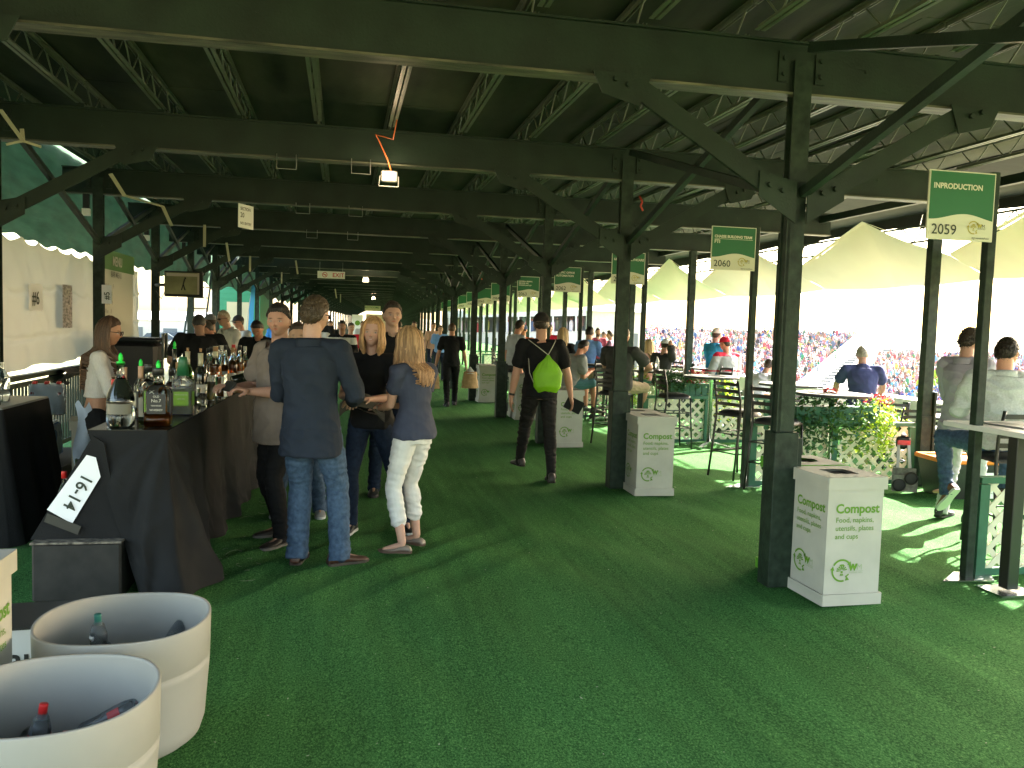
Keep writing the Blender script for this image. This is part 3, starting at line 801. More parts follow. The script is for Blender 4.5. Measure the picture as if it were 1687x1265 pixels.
planter("distant planter with yellow and orange flowers by the fourth column", (3.75, 17.6, 0), 0, .7, [(-.1, 0, .25, .3, .2, .22, 260, 2, .1), (.15, 0, .3, .2, .15, .15, 120, 4, 0)], 11)
planter("planter of yellow flowers in the dappled light behind the right edge fence", (5.7, 5.5, 0), 0, .9, [(0, -.05, .1, .4, .2, .22, 300, 2, .4)], 13, zb=.2)

# things on the tables
GLASSC = mat("clear_glass", (.95, .97, .96), .03, trans=1., ior=1.22, spec=.6)
def drink(name, lab, cat, p, prof, mm, liquid=None, lm=None):
    t = thing(name, lab, cat, p)
    m = MB(); m.lathe(prof, 16, caps=False); m.build("cup", mm, t)
    if liquid: m = MB(); m.lathe(liquid, 16); m.build("drink", lm, t)
    return t
drink("plastic_cup", "clear cup of yellow drink on the far round table", "cup", (4.80, 12.55, 1.052), [(.0, .001), (.03, .001), (.042, .13)], GLASSC, [(.028, .005), (.038, .10)], mat("yellow_drink", (.75, .45, .03), .2))
WB = mat("water_bottle", (.75, .82, .88), .1, trans=.7)
drink("water_bottle", "clear water bottle standing beside the yellow drink", "bottle", (4.93, 12.6, 1.052), [(.0, .001), (.033, .001), (.033, .15), (.012, .20), (.012, .22), (0, .22)], WB)
# orange lidded tote, crate trolley
tt = thing("storage_tote", "black storage tote with orange lid near the seated man's foot", "tote", (6.66, 7.82, 0), R(-6))
m = MB(); m.poly([(-.36, -.24, 0), (.36, -.24, 0), (.36, .24, 0), (-.36, .24, 0)], .02, (0, 0, 1))
vs = [(-.34, -.22, 0), (.34, -.22, 0), (.34, .22, 0), (-.34, .22, 0), (-.40, -.27, .38), (.40, -.27, .38), (.40, .27, .38), (-.40, .27, .38)]
m = MB(); m.add(vs, [(0, 3, 2, 1), (4, 5, 6, 7), (0, 1, 5, 4), (1, 2, 6, 5), (2, 3, 7, 6), (3, 0, 4, 7)]); m.box((0, -.265, .35), (.8, .03, .05)); m.build("tote_body", mat("tote_plastic", (.02, .02, .018), .45, bump=.1), tt)
m = MB(); OR = mat("orange_plastic", (.75, .20, .02), .45)
for s in (-1, 1):
    m.box((0, s * .27, .405), (.86, .05, .05), bev=.01); m.box((s * .41, 0, .405), (.05, .5, .05), bev=.01)
m.box((0, 0, .395), (.80, .52, .02)); m.box((0, -.14, .412), (.5, .05, .02)); m.build("tote_lid", OR, tt)
m = MB(); m.box((.14, -.283, .16), (.22, .004, .27), rot=Matrix.Rotation(R(-4), 3, 'X')); pp = m.build("paper_label", WHITE, tt)
m = MB(); m.cur = 0
n = 26; m.add([(.14 + .055 * math.cos(2 * PI * i / n) + .0, -.2925, .235 + .035 * math.sin(2 * PI * i / n)) for i in range(n)] + [(.14 + .05 * math.cos(2 * PI * i / n), -.2925, .235 + .030 * math.sin(2 * PI * i / n)) for i in range(n)], [(i, (i + 1) % n, n + (i + 1) % n, n + i) for i in range(n - 5)])
put_text(m, "Bartender", .05, (.045, -.290, .13), (1, 0, 0), (0, 0, 1)); put_text(m, "Sink 3", .05, (.055, -.291, .06), (1, 0, 0), (0, 0, 1)); m.build("handwriting", INK, pp, fix=False)
tr = thing("folding_trolley", "folded grey luggage trolley leaning on the lattice fence", "trolley", (6.06, 8.02, 0), R(-25))
GREYM = mat("grey_frame", (.35, .35, .33), .4, metal=.5)
for s in (-1, 1):
    m = MB(); m.bar((s * .07, 0, .02), (s * .05, .16, .52), .03, .03); m.build("frame_tube", GREYM, tr)
    m = MB(); m.lathe([(0, -.015), (.05, -.015), (.07, -.01), (.07, .01), (.05, .015), (0, .015)], 16); o = m.build("wheel", BLACK, tr); o.location = (s * .06, -.03, .12 + .04 * s); o.rotation_euler = (PI / 2, 0, .2)
m = MB(); m.box((0, -.01, .10), (.26, .03, .18)); m.box((0, .04, .22), (.24, .03, .08)); m.build("toe_plate", mat("dirty_plastic", (.12, .12, .10), .6, var=.5, vscale=20), tr)
m = MB(); m.box((0, .17, .53), (.15, .05, .13), bev=.02); m.build("handle", BLACK, tr)
m = MB(); m.box((0, .138, .53), (.13, .02, .05)); m.build("red_label", mat("red_paint", (.5, .02, .03), .4), tr)

# terrace parapet with white ledge and sponsor panels
PW = mat("parapet_white", (.55, .54, .52), .6, var=.05)
pr = thing("terrace_parapet", "white parapet with ledge along the outer edge of the terrace", "wall", (0, 0, -.36))
m = MB(); m.box((9.45, 11, .50), (.08, 26, .98)); m.build("wall_panel", PW, pr)
m = MB(); m.box((9.35, 11, 1.02), (.46, 26, .05)); m.build("ledge", PW, pr)
for k in range(10): m = MB(); m.box((9.38, 0.5 + k * 2.4, .5), (.06, .08, .98)); m.build("support", STEELC, pr)
sp = thing("sponsor_panel", "white sponsor panel with a small green house outline left of the navy polo", "panel", AT(1362, 668, 11.2) - Vector((0, 0, .22)), R(-22))
m = MB(); m.box((0, 0, .22), (.62, .02, .5)); m.build("board", WHITE, sp)
m = MB(); m.cur = 0; m.bar((-.16, -.014, .26), (0, -.014, .34), .004, .012, up=(0, 0, 1)); m.bar((0, -.014, .34), (.16, -.014, .26), .004, .012, up=(0, 0, 1))
put_text(m, "Realty", .10, (-.14, -.013, .16), (1, 0, 0), (0, 0, 1)); m.build("emblem", mat("navy_ink", (.03, .08, .10), .5), sp, fix=False)
# ---------------------------------------------------------------- far surroundings
def vcol_mesh(name, verts, faces, cols, mt):
    me = bpy.data.meshes.new(name); me.from_pydata(verts, [], faces); me.materials.append(mt)
    ca = me.color_attributes.new("col", 'FLOAT_COLOR', 'CORNER')
    arr = []
    for f, c in zip(faces, cols): arr += list(c) * len(f)
    ca.data.foreach_set("color", arr); me.update()
    o = bpy.data.objects.new(name, me); C.objects.link(o); return o
CROWD = mat("crowd_clothes", (.3, .3, .3), .85, attr="col")
PAL = [(.44, .42, .42), (.52, .49, .48), (.38, .36, .38), (.36, .08, .09), (.42, .20, .22), (.07, .09, .22), (.05, .05, .06), (.14, .16, .2), (.16, .28, .40), (.44, .26, .28), (.30, .27, .22), (.08, .20, .10), (.42, .38, .12), (.06, .05, .06), (.46, .38, .38), (.20, .15, .2), (.24, .17, .12), (.50, .47, .46)]
SKIN0 = (.34, .18, .12)
def crowd(name, lab, A, B, A2, B2, rows, per, dens=.9, pal=PAL, hue=None, seed=3, stand=False):
    """A,B front left/right; A2,B2 back left/right feet lines"""
    rd = random.Random(seed); V = []; F = []; K = []
    for r in range(rows):
        t = r / max(1, rows - 1); L = A.lerp(A2, t); Rr = B.lerp(B2, t); n = int(per * (Rr - L).length)
        for i in range(n):
            if rd.random() > dens: continue
            p = L.lerp(Rr, (i + .5 + rd.uniform(-.3, .3)) / n); d = (Rr - L).normalized(); f = Vector((-d.y, d.x, 0))
            c = rd.choice(pal)
            if hue:
                h = hue(i / n, t)
                if h and rd.random() < .6: c = h
            c = tuple(x * rd.uniform(.7, 1.15) for x in c) + (1,); s = rd.uniform(.72, .9); hh = (1.35 if stand or rd.random() < .25 else .85) * s
            w2 = .23 * s; o = len(V)
            for (ww, dd, z) in ((w2 * .8, .14, 0), (w2, .16, hh * .55), (w2 * .95, .13, hh * .85), (w2 * .35, .08, hh * .98)):
                for a, b in ((-1, -1), (1, -1), (1, 1), (-1, 1)): V.append(tuple(p + d * (a * ww) + f * (b * dd) + Vector((0, 0, z))))
            for k in range(3):
                for j in range(4): F.append((o + k * 4 + j, o + k * 4 + (j + 1) % 4, o + k * 4 + 4 + (j + 1) % 4, o + k * 4 + 4 + j)); K.append(c)
            o = len(V); q = p + Vector((rd.uniform(-.05, .05), 0, hh + .11)); hr = .115
            for v in ((0, 0, 1.2), (1, 0, 0), (0, 1, 0), (-1, 0, 0), (0, -1, 0), (0, 0, -1.2)): V.append(tuple(q + Vector(v) * hr))
            hat = rd.choice([(.5, .5, .5, 1), (.05, .03, .02, 1), (.10, .06, .03, 1), (.03, .03, .04, 1), (.22, .14, .06, 1), (.35, .05, .05, 1)])
            for j in range(4): F.append((o, o + 1 + j, o + 1 + (j + 1) % 4)); K.append(hat)
            for j in range(4): F.append((o + 5, o + 1 + (j + 1) % 4, o + 1 + j)); K.append(SKIN0 + (1,))
    return tag(vcol_mesh(name, V, F, K, CROWD), lab, "crowd", None, "stuff")
SEATG = mat("stand_green", (.03, .16, .08), .6); STW = mat("stand_white", (.50, .49, .46), .6, var=.08); CONC = mat("stand_tread", (.25, .25, .24), .8, var=.1)
def stand(lab, A, B, A2, B2, rows, m_tread=CONC, m_face=SEATG):
    t = thing("grandstand", lab, "grandstand")
    m = MB()
    for r in range(rows):
        t0, t1 = r / rows, (r + 1) / rows; a, b, c, d = A.lerp(A2, t0), B.lerp(B2, t0), B.lerp(B2, t1), A.lerp(A2, t1)
        m.add([a, b, Vector((c.x, c.y, b.z)), Vector((d.x, d.y, a.z))], [(0, 1, 2, 3)])
        m.cur = 1; m.add([Vector((d.x, d.y, a.z)), Vector((c.x, c.y, b.z)), c, d], [(0, 1, 2, 3)]); m.cur = 0
    m.build("tier", [m_tread, m_face], t)
    m = MB()
    for P, Q in ((A, A2), (B, B2)):
        g = Vector((0, 0, -9)); m.add([Vector((P.x, P.y, -7)), P, Q, Vector((Q.x, Q.y, -7))], [(0, 1, 2, 3)])
        nrm = Vector((-(Q - P).y, (Q - P).x, 0)).normalized() * .3
        m.add([P, Q, Q + Vector((0, 0, 1.1)), P + Vector((0, 0, 1.1))], [(0, 1, 2, 3)])
    m.add([Vector((A2.x, A2.y, -7)), A2 + Vector((0, 0, 1.0)), B2 + Vector((0, 0, 1.0)), Vector((B2.x, B2.y, -7))], [(0, 1, 2, 3)])
    m.add([Vector((A.x, A.y, -7)), A, B, Vector((B.x, B.y, -7))], [(0, 1, 2, 3)])
    m.build("side_wall", STW, t)
    return t
# big far stand (left of the stair), lower bowl in front of it, right end
def XZ(px, py, Y): return AT(px, py, Y)
A, B, A2, B2 = XZ(1020, 655, 84), XZ(1300, 660, 70), XZ(960, 548, 118), XZ(1412, 562, 100)
stand("tall far grandstand packed with spectators, ending in a stair wall on its right", A, B, A2, B2, 26)
crowd("crowd", "dense crowd in red, white and blue filling the tall far grandstand", A, B, A2 + Vector((0, 0, .2)), B2 + Vector((0, 0, .2)), 38, 2.5, .97, seed=4)
A, B, A2, B2 = XZ(1255, 690, 72), XZ(1620, 712, 56), XZ(1385, 590, 104), XZ(1790, 596, 84)
stand("lower grandstand bowl right of the stair wall", A, B, A2, B2, 30)
def hue(u, t): return (.30, .42, .03) if .5 < u < .72 and .35 < t < .6 else ((.03, .16, .45) if .52 < u < .8 and .2 < t <= .38 else None)
crowd("crowd", "crowd with patches of lime and blue shirts in the lower bowl on the right", A.lerp(A2, .12), B.lerp(B2, .12), A2, B2, 40, 2.3, .94, seed=8, hue=hue)
st = thing("stair_wall", "white stair wall with steps between the tall stand and the lower bowl", "stairs")
m = MB(); a, b = XZ(1290, 672, 66), XZ(1412, 578, 96); d = (b - a) / 20
for k in range(20):
    p = a + d * k; m.add([p, p + Vector((2.4, -.5, 0)), p + Vector((2.4, -.5, 0)) + Vector((d.x, d.y, 0)), p + Vector((d.x, d.y, 0)), ], [(0, 1, 2, 3)])
    q = p + Vector((d.x, d.y, 0)); m.add([q, q + Vector((2.4, -.5, 0)), q + Vector((2.4, -.5, d.z)), q + Vector((0, 0, d.z))], [(0, 1, 2, 3)])
m.build("steps", CONC, st)
m = MB()
for off in (Vector((0, 0, 0)), Vector((2.4, -.5, 0))):
    m.poly([a + off + Vector((0, 0, -1.6)), b + off + Vector((0, 0, -1.6)), b + off + Vector((0, 0, 1.0)), a + off + Vector((0, 0, 1.0))], .15, (1, 0, 0))
m.build("side_wall", STW, st)
sg_ = MB()
for k in range(14):
    p = XZ(1318 + 3.0 * k, 640 - 4.4 * k, 80 + 1.3 * k); q = XZ(1350 + 2.2 * k, 640 - 4.4 * k, 79 + 1.2 * k); sg_.bar(p, q, .5, .4)
tag(sg_.build("empty_seats", SEATG), "block of empty green seats just right of the stair wall", "seats")
# scoreboard tower and white marquees at the end of the stand
def marquee(lab, p, w_, d_, h, rot=0., roof='gable'):
    t = thing("marquee", lab, "tent", p, rot); m = MB(); m.box((0, 0, h / 2), (w_, d_, h)); m.build("wall", STW, t)
    m = MB(); r = .35 * h
    m.add([(-w_ / 2 - .2, -d_ / 2 - .2, h), (w_ / 2 + .2, -d_ / 2 - .2, h), (w_ / 2 + .2, d_ / 2 + .2, h), (-w_ / 2 - .2, d_ / 2 + .2, h), (-w_ / 2, 0, h + r), (w_ / 2, 0, h + r)], [(0, 1, 5, 4), (2, 3, 4, 5), (1, 2, 5), (3, 0, 4), (0, 3, 2, 1)])
    m.build("roof", WHITE, t)
    for k in range(3): mm = MB(); mm.box((w_ * (-.3 + .3 * k), -d_ / 2 - .02, h * .45), (w_ * .14, .04, h * .5)); mm.build("window", mat("far_window", (.10, .12, .14), .3), t)
    return t
marquee("low white marquee behind the far end of the tall grandstand", XZ(1450, 600, 108) * 1.0, 10, 6, 3.2, -.3)
tw = thing("media_tower", "scaffold media tower at the top right corner of the tall grandstand", "tower", XZ(1412, 600, 103))
m = MB()
for x in (-1.3, 1.3):
    for y in (-1.3, 1.3): m.bar((x, y, -6), (x, y, 5.2), .12, .12)
m.build("frame", GREYM, tw)
for z in (1.4, 3.2, 5.0): m = MB(); m.box((0, 0, z), (3, 3, .15)); m.build("platform", STW, tw)
m = MB(); m.box((0, 1.2, 3.9), (2.4, .1, 1.3)); m.build("panel", STW, tw)
crowd("crowd", "a few people standing on the scaffold media tower", XZ(1404, 560, 102), XZ(1420, 560, 102), XZ(1404, 560, 103), XZ(1420, 560, 103), 1, 1.2, .9, seed=2)
# skyboxes on the left part of the far side
sb = thing("skybox_stand", "long white two storey hospitality stand with rows of guests, seen between the far posts", "building")
for k, (y0, y1, nm) in enumerate(((508, 519, "fascia"), (545, 566, "fascia"), (596, 640, "fascia"))):
    m = MB(); a, b = XZ(735, y0 + 4, 96), XZ(1035, y0, 84); a2, b2 = XZ(735, y1 + 4, 96), XZ(1035, y1, 84)
    m.poly([a2, b2, b, a], .3, (0, 1, 0)); m.build(nm, STW, sb)
    m = MB(); m.add([a, b, b + Vector((1, 9, 0)), a + Vector((1, 9, 0))], [(0, 1, 2, 3)]); m.add([a2, b2, b2 + Vector((1, 9, 0)), a2 + Vector((1, 9, 0))], [(0, 1, 2, 3)]); m.build("floor_slab", STW, sb)
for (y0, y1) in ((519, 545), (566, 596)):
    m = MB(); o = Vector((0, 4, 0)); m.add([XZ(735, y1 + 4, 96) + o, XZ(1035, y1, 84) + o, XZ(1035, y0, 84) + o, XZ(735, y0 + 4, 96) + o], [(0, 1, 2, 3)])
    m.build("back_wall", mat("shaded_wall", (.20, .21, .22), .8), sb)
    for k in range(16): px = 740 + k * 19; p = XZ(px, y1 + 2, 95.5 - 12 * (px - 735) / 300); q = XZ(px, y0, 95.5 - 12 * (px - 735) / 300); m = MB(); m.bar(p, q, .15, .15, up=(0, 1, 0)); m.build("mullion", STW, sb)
for i, (yy, ds) in enumerate(((545, .55), (596, .8))):
    a, b = XZ(740, yy + 3, 97), XZ(1030, yy - 1, 85)
    crowd("crowd", ["guests standing on the upper skybox level", "guests on the lower skybox level"][i], a, b, a + Vector((.3, 2.4, .5)), b + Vector((.3, 2.4, .5)), 3, 1.3, ds, seed=20 + i, stand=True)
# crowd walking the near side below the terrace, left of the tall stand
a, b, a2, b2 = XZ(735, 668, 44), XZ(1060, 668, 44), XZ(735, 612, 80), XZ(1040, 612, 80)
crowd("crowd", "distant crowd of the lower level seen between the far posts", a, b, a2, b2, 16, 1.2, .75, seed=31)
m = MB(); m.add([a, b, b2, a2], [(0, 1, 2, 3)]); tag(m.build("lower_terrace", CONC), kind="structure")
marquee("white marquee with windows right behind the post by the blue polo", XZ(1010, 600, 40) - Vector((0, 0, .8)), 2.6, 3, 3.4, -.2)

# left side: parking field, tents, light poles, railing
CARB = [mat("car_white", (.6, .6, .6), .3, coat=.5), mat("car_silver", (.30, .32, .35), .3, coat=.5), mat("car_dark", (.03, .035, .05), .3, coat=.5), mat("car_red", (.25, .03, .03), .3, coat=.5)]
def make_car(mt):
    t = thing("parked_car", "", "car"); m = MB()
    prof = [(-2.2, .3), (-2.25, .75), (-1.9, .95), (-1.2, 1.02), (1.1, .98), (2.0, .85), (2.25, .6), (2.25, .3)]
    m.poly([(x, -.88, z) for x, z in prof], 1.76, (0, 1, 0)); m.build("body", mt, t)
    m = MB(); m.add([(-1.7, -.8, .98), (1.2, -.8, .98), (1.2, .8, .98), (-1.7, .8, .98), (-1.2, -.66, 1.5), (.4, -.66, 1.5), (.4, .66, 1.5), (-1.2, .66, 1.5)], [(4, 5, 6, 7), (0, 1, 5, 4), (1, 2, 6, 5), (2, 3, 7, 6), (3, 0, 4, 7)]); m.build("windows", mat("car_glass", (.03, .04, .05), .1), t)
    for x in (-1.4, 1.4):
        for y in (-.9, .9): m = MB(); m.tube((x, y - .1, .33), (x, y + .1, .33), .33, n=12); m.build("wheel", BLACK, t)
    return t
cars = [make_car(c) for c in CARB]; CC = ["white", "silver", "dark blue", "red"]
for i in range(4): cars[i]["group"] = "cars parked beyond the lawn"
rd = random.Random(5); slots = [(268 + 13 * k, 521 + (k % 3), 78 + 4 * (k % 4)) for k in range(16)]; used = set()
for k, (px, py, Y) in enumerate(slots):
    c = rd.randrange(3) if k != 9 else 3
    p = AT(px, py, Y); p.z = -1.3; lab = "%s parked car number %s in the row across the lawn" % (CC[c], ["nearest the tarpaulin", "by the tent"][k % 2]) if False else "%s car parked in the far row across the lawn" % CC[c]
    if c not in used: cars[c].location = p; cars[c].rotation_euler = (0, 0, .2 + rd.uniform(-.2, .2)); cars[c]["label"] = lab; used.add(c)
    else: dup(cars[c], p, .2 + rd.uniform(-.2, .2), lab)
for i, (px, w_, Y) in enumerate(((295, 14, 95), (332, 9, 90), (385, 12, 100))):
    p = AT(px, 517, Y); p.z = -1.3; marquee(["long white marquee left of the first pole beyond the lawn", "small white marquee with windows between the left posts", "white marquee behind the man in the white polo"][i], p, w_, 6, 2.6, .1)
lp0 = None
for i, (px, hgt, Y) in enumerate(((291, 11, 120), (337, 9, 140), (349, 9, 145), (388, 9, 130))):
    p = AT(px, 512, Y); p.z = -1.3
    if lp0 is None:
        lp0 = thing("floodlight_pole", "tallest thin floodlight pole left of the first post", "light pole", p, 0, "thin floodlight poles in the distance")
        m = MB(); m.tube((0, 0, 0), (0, 0, 9.5), .14, .08); m.build("pole", GREYM, lp0)
        m = MB(); m.box((0, 0, 9.5), (2.6, .3, .3))
        m.build("lamp_bar", GREYM, lp0)
    else: dup(lp0, p, .5 * i, ["", "thin floodlight pole above the small marquee", "thin floodlight pole just right of the one above the marquee", "thin floodlight pole behind the man in sunglasses"][i])
# railing along the left side
rl = thing("steel_railing", "grey steel railing with vertical bars along the left edge beyond the curtain", "railing")
m = MB(); y0, y1 = 12.6, 30
for z in (1.08, .86, .08): m.bar((-3.5, y0, z), (-3.75, y1, z), .04, .04)
m.build("rail", GREYM, rl)
for k in range(8):
    m = MB(); y = y0 + k * 2.3; m.bar((-3.5 - .25 * (y - y0) / 17.4, y, 0), (-3.5 - .25 * (y - y0) / 17.4, y, 1.1), .06, .06); m.build("post", GREYM, rl)
m = MB()
for k in range(120): y = y0 + k * .145; x = -3.5 - .25 * (y - y0) / 17.4; m.tube((x, y, .08), (x, y, .86), .008, n=5, cap=False)
m.build("bars", GREYM, rl)
cl = thing("slatted_rail", "dark slatted guard rail below the white tarpaulin with bright gaps", "railing")
m = MB(); m.bar((-3.32, 7.0, .98), (-3.32, 12.2, 1.0), .09, .05); m.bar((-3.32, 7, .90), (-3.32, 12.2, .92), .03, .05); m.bar((-3.32, 7, .12), (-3.32, 12.2, .12), .03, .05); m.build("rail", STEEL, cl)
m = MB()
for k in range(52): m.bar((-3.32, 7.0 + k * .1, .12), (-3.32, 7.0 + k * .1, .9), .018, .035, up=(0, 1, 0))
m.build("slat_panel", STEEL, cl)
# green clapboard hut and blue wind banner farther along
hut = thing("green_hut", "green clapboard hut standing against the left row farther down", "hut", (-3.9, 36, 0))
m = MB()
for k in range(16): m.box((0, 0, .1 + k * .2), (1.6, 5.5, .185)); m.box((0, 0, .2 + k * .2), (1.57, 5.47, .02))
m.build("wall", mat("clapboard_green", (.03, .22, .12), .6), hut); m = MB(); m.box((0, -2.77, 1.3), (.8, .05, 2.0)); m.build("door", mat("hut_trim", (.5, .45, .3), .6), hut)
fb = thing("feather_banner", "tall sky blue banner leaning beside the green hut", "banner", W(7, -3.5, 1.0)); m = MB(); m.grid(lambda u, v: (.16 * (u - .5) * (1.2 - v * .4) + .12 * v * v, .02 * math.sin(v * 5), .3 + 2.6 * v), 4, 20); m.build("cloth", mat("banner_blue", (.05, .28, .55), .6, translucent=.3), fb); m = MB(); m.path([(-.1, 0, 0), (-.12, 0, 1.5), (.1, 0, 3)], .012); m.build("pole", GREYM, fb)
sd_ = thing("steel_ladder", "thin dark stair frame leaning outside the left posts", "ladder", W(5, -3.9, 2)); m = MB()
for s in (-.25, .25): m.bar((s, -1.2, 0), (s, 1.2, 3.0), .04, .06)
for k in range(10): m.bar((-.25, -1.2 + .24 * k + .1, .3 * k + .12), (.25, -1.2 + .24 * k + .1, .3 * k + .12), .04, .03)
m.build("frame", STEEL, sd_)
# end of the walkway: white hall front
eh = thing("far_hall", "pale tent hall front closing the far end of the walkway", "building", W(NB - 14, 0, 0), BEND)
m = MB(); m.box((.8, 0, 1.2), (2.8, .3, 2.4)); m.build("wall", mat("peach_wall", (.62, .48, .34), .7), eh); m = MB(); m.box((-1.3, -.1, 1.15), (.9, .2, 2.3)); m.build("banner", WHITE, eh)
m = MB(); m.cur = 0; n = 20; m.add([(-1.3 + .22 * math.cos(2 * PI * i / n), -.205, 1.6 + .22 * math.sin(2 * PI * i / n)) for i in range(n)], [tuple(range(n))]); m.build("round_emblem", LIME, eh, fix=False)
# ---------------------------------------------------------------- bar counter with black drape
CLOTH = mat("black_cloth", (.0125, .013, .014), .8, var=.15, vscale=6, bump=.15, bscale=120, spec=.15)
bar = thing("bar_counter", "long bar counter covered with black cloth on the left of the walkway", "bar", (0, 0, 0))
BX0, BX1, BY0, BY1, BZ = -1.46, -1.02, 5.28, 9.7, 1.0
def bxr(y): return BX1 + .09 * (y - BY0) / 3.5
m = MB(); m.poly([(BX0, BY0, .975), (bxr(BY0), BY0, .975), (bxr(BY1), BY1, .975), (BX0, BY1, .975)], .025, (0, 0, 1)); m.build("counter_top", mat("bar_top", (.012, .012, .012), .18, bump=.03, bscale=20), bar)
def smst_(a, b, x): t = min(1, max(0, (x - a) / (b - a))); return t * t * (3 - 2 * t)
def drape():
    m = MB(); per = []
    N1, N2 = 40, 260
    for i in range(N1): per.append((Vector((BX0 + (bxr(BY0) - BX0) * i / N1, BY0, 0)), Vector((0, -1, 0)), i / N1 * .44))
    for i in range(N2 + 1): y = BY0 + (BY1 - BY0) * i / N2; per.append((Vector((bxr(y), y, 0)), Vector((1, 0, 0)), .44 + y - BY0))
    n = len(per); K = 70
    def f(k, v):
        p, nn, s = per[k]; t = 1 - v       # t: 0 top, 1 floor
        if N1 - 16 < k < N1 + 24: aa = -PI / 2 * (1 - smst_(N1 - 16, N1 + 24, k)); nn = Vector((math.cos(aa), math.sin(aa), 0))
        fold = (.5 + .5 * math.sin(s * 10.5 + 1.8 * noise.noise(Vector((s * 1.1, 0, 4))) + t * .9)) ** 1.5
        fine = noise.noise(Vector((s * 9 + t * 2, t * 2.4, 3)))
        side = .6 + .4 * smst_(N1 - 16, N1 + 24, k)
        out = .006 + t * side * (.05 + .075 * fold) + .02 * t * fine + .012 * noise.noise(Vector((s * 3 - t * 4, t * 5, 8))) * t
        ds = s - .44
        out += .026 * t * (1 - 2.4 * abs(noise.noise(Vector((s * 2.6 + t * 2.2, t * 1.6, 21))))) + .010 * t * (1 - 2.4 * abs(noise.noise(Vector((s * 7 - t * 5, t * 4, 31)))))
        out += .20 * t ** 1.3 * math.exp(-((ds - .05) / .30) ** 2)      # flare at the near corner
        out -= .06 * t * math.exp(-((ds - 1.3) / .25) ** 2)
        an_ = math.atan2(t * .95 + .02, ds); out += .055 * t * (1 - .5 * t) * math.sin(an_ * 11 + .6) * math.exp(-(ds / .55) ** 2) + .022 * t * math.sin(an_ * 21) * math.exp(-(ds / .4) ** 2)
        z = .985 * (1 - t) + .012 + .03 * t * (noise.noise(Vector((s * 3, 5, 1))) + .3)
        q = p + nn * max(out, .004)
        if k < N1: q.x += t * .34 * (1 - k / N1) * .9
        return (q.x, q.y, z)
    vs = [f(k, 1 - j / K) for j in range(K + 1) for k in range(n)]
    fs = [(j * n + k, j * n + k + 1, (j + 1) * n + k + 1, (j + 1) * n + k) for j in range(K) for k in range(n - 1)]
    m.add(vs, fs, True); return m
m = drape()
o = m.build("cloth_skirt", CLOTH, bar, fix=False)
m = MB(); m.box((BX0 + .02, (BY0 + BY1) / 2 + .3, .48), (.03, BY1 - BY0 - .7, .95)); m.build("back_board", CLOTH, bar)
# paper sign and the sloping board that carries it
bd = thing("black_board", "black folded board leaning at the near end of the bar", "board", (0, 0, 0))
m = MB(); m.poly([(-1.42, 5.235, .97), (-1.36, 5.235, .93), (-1.26, 5.235, .36), (-1.76, 5.235, .36)], .012, (0, 1, 0)); m.build("panel", CLOTH, bd)
ps = thing("paper_sign", "tilted white paper reading 16-14 taped to the black board", "sign", (0, 0, 0))
m = MB(); m.add([(-1.45, 5.222, .86), (-1.40, 5.222, .845), (-1.375, 5.222, .73), (-1.53, 5.222, .455), (-1.665, 5.222, .54)], [(0, 1, 2, 3, 4)]); m.build("paper", mat("paper_white", (.72, .73, .78), .6), ps)
m = MB(); d = Vector((-.155, 0, -.275)).normalized(); u = Vector((.275, 0, -.155)).normalized()
put_text(m, "16-14", .098, Vector((-1.468, 5.218, .755)), d, u * 1.0, .0015); o = m.build("lettering", INK, ps, fix=False)
m = MB(); m.add([(-1.66, 5.216, .52), (-1.48, 5.216, .44), (-1.50, 5.216, .39), (-1.68, 5.216, .47)], [(0, 1, 2, 3)]); m.build("tape", mat("clear_tape", (.05, .048, .045), .25), ps)
# black storage cabinet with worn edges under the sign
cb = thing("storage_case", "worn black storage case on the floor at the near end of the bar", "case", (-1.49, 5.38, 0))
m = MB(); m.box((0, 0, .18), (.48, .44, .345), bev=.012); m.build("case_body", mat("worn_black", (.010, .010, .010), .6, var=.5, vscale=9, col2=(.018, .017, .016)), cb)
m = MB(); m.box((0, -.004, .356), (.49, .45, .012)); m.build("case_lid", mat("worn_edge", (.05, .046, .04), .6, var=.8, vscale=30, col2=(.25, .22, .18)), cb)

# left black-clothed side table
sdt = thing("side_table", "second table with black cloth at the far left edge", "table", (0, 0, 0))
m = MB(); m.box((-3.05, 6.95, .985), (1.4, .95, .03), bev=.004); m.build("table_top", mat("grey_top", (.30, .30, .30), .3), sdt)
m = MB()
def sk(u, v):
    s = u * 2.35; t = 1 - v
    if s < 1.4: p = Vector((-3.75 + s, 6.475, 0)); nn = Vector((0, -1, 0))
    else: p = Vector((-2.35, 6.475 + (s - 1.4), 0)); nn = Vector((1, 0, 0))
    out = .004 + t * (.03 + .05 * (.5 + .5 * math.sin(s * 16))) * (1 if abs(s - 1.4) > .02 else .7)
    q = p + nn * out; return (q.x + .10 * t * (s > .9), q.y, .975 * v + .01)
m.grid(sk, 160, 16); m.build("cloth_skirt", CLOTH, sdt, fix=False)

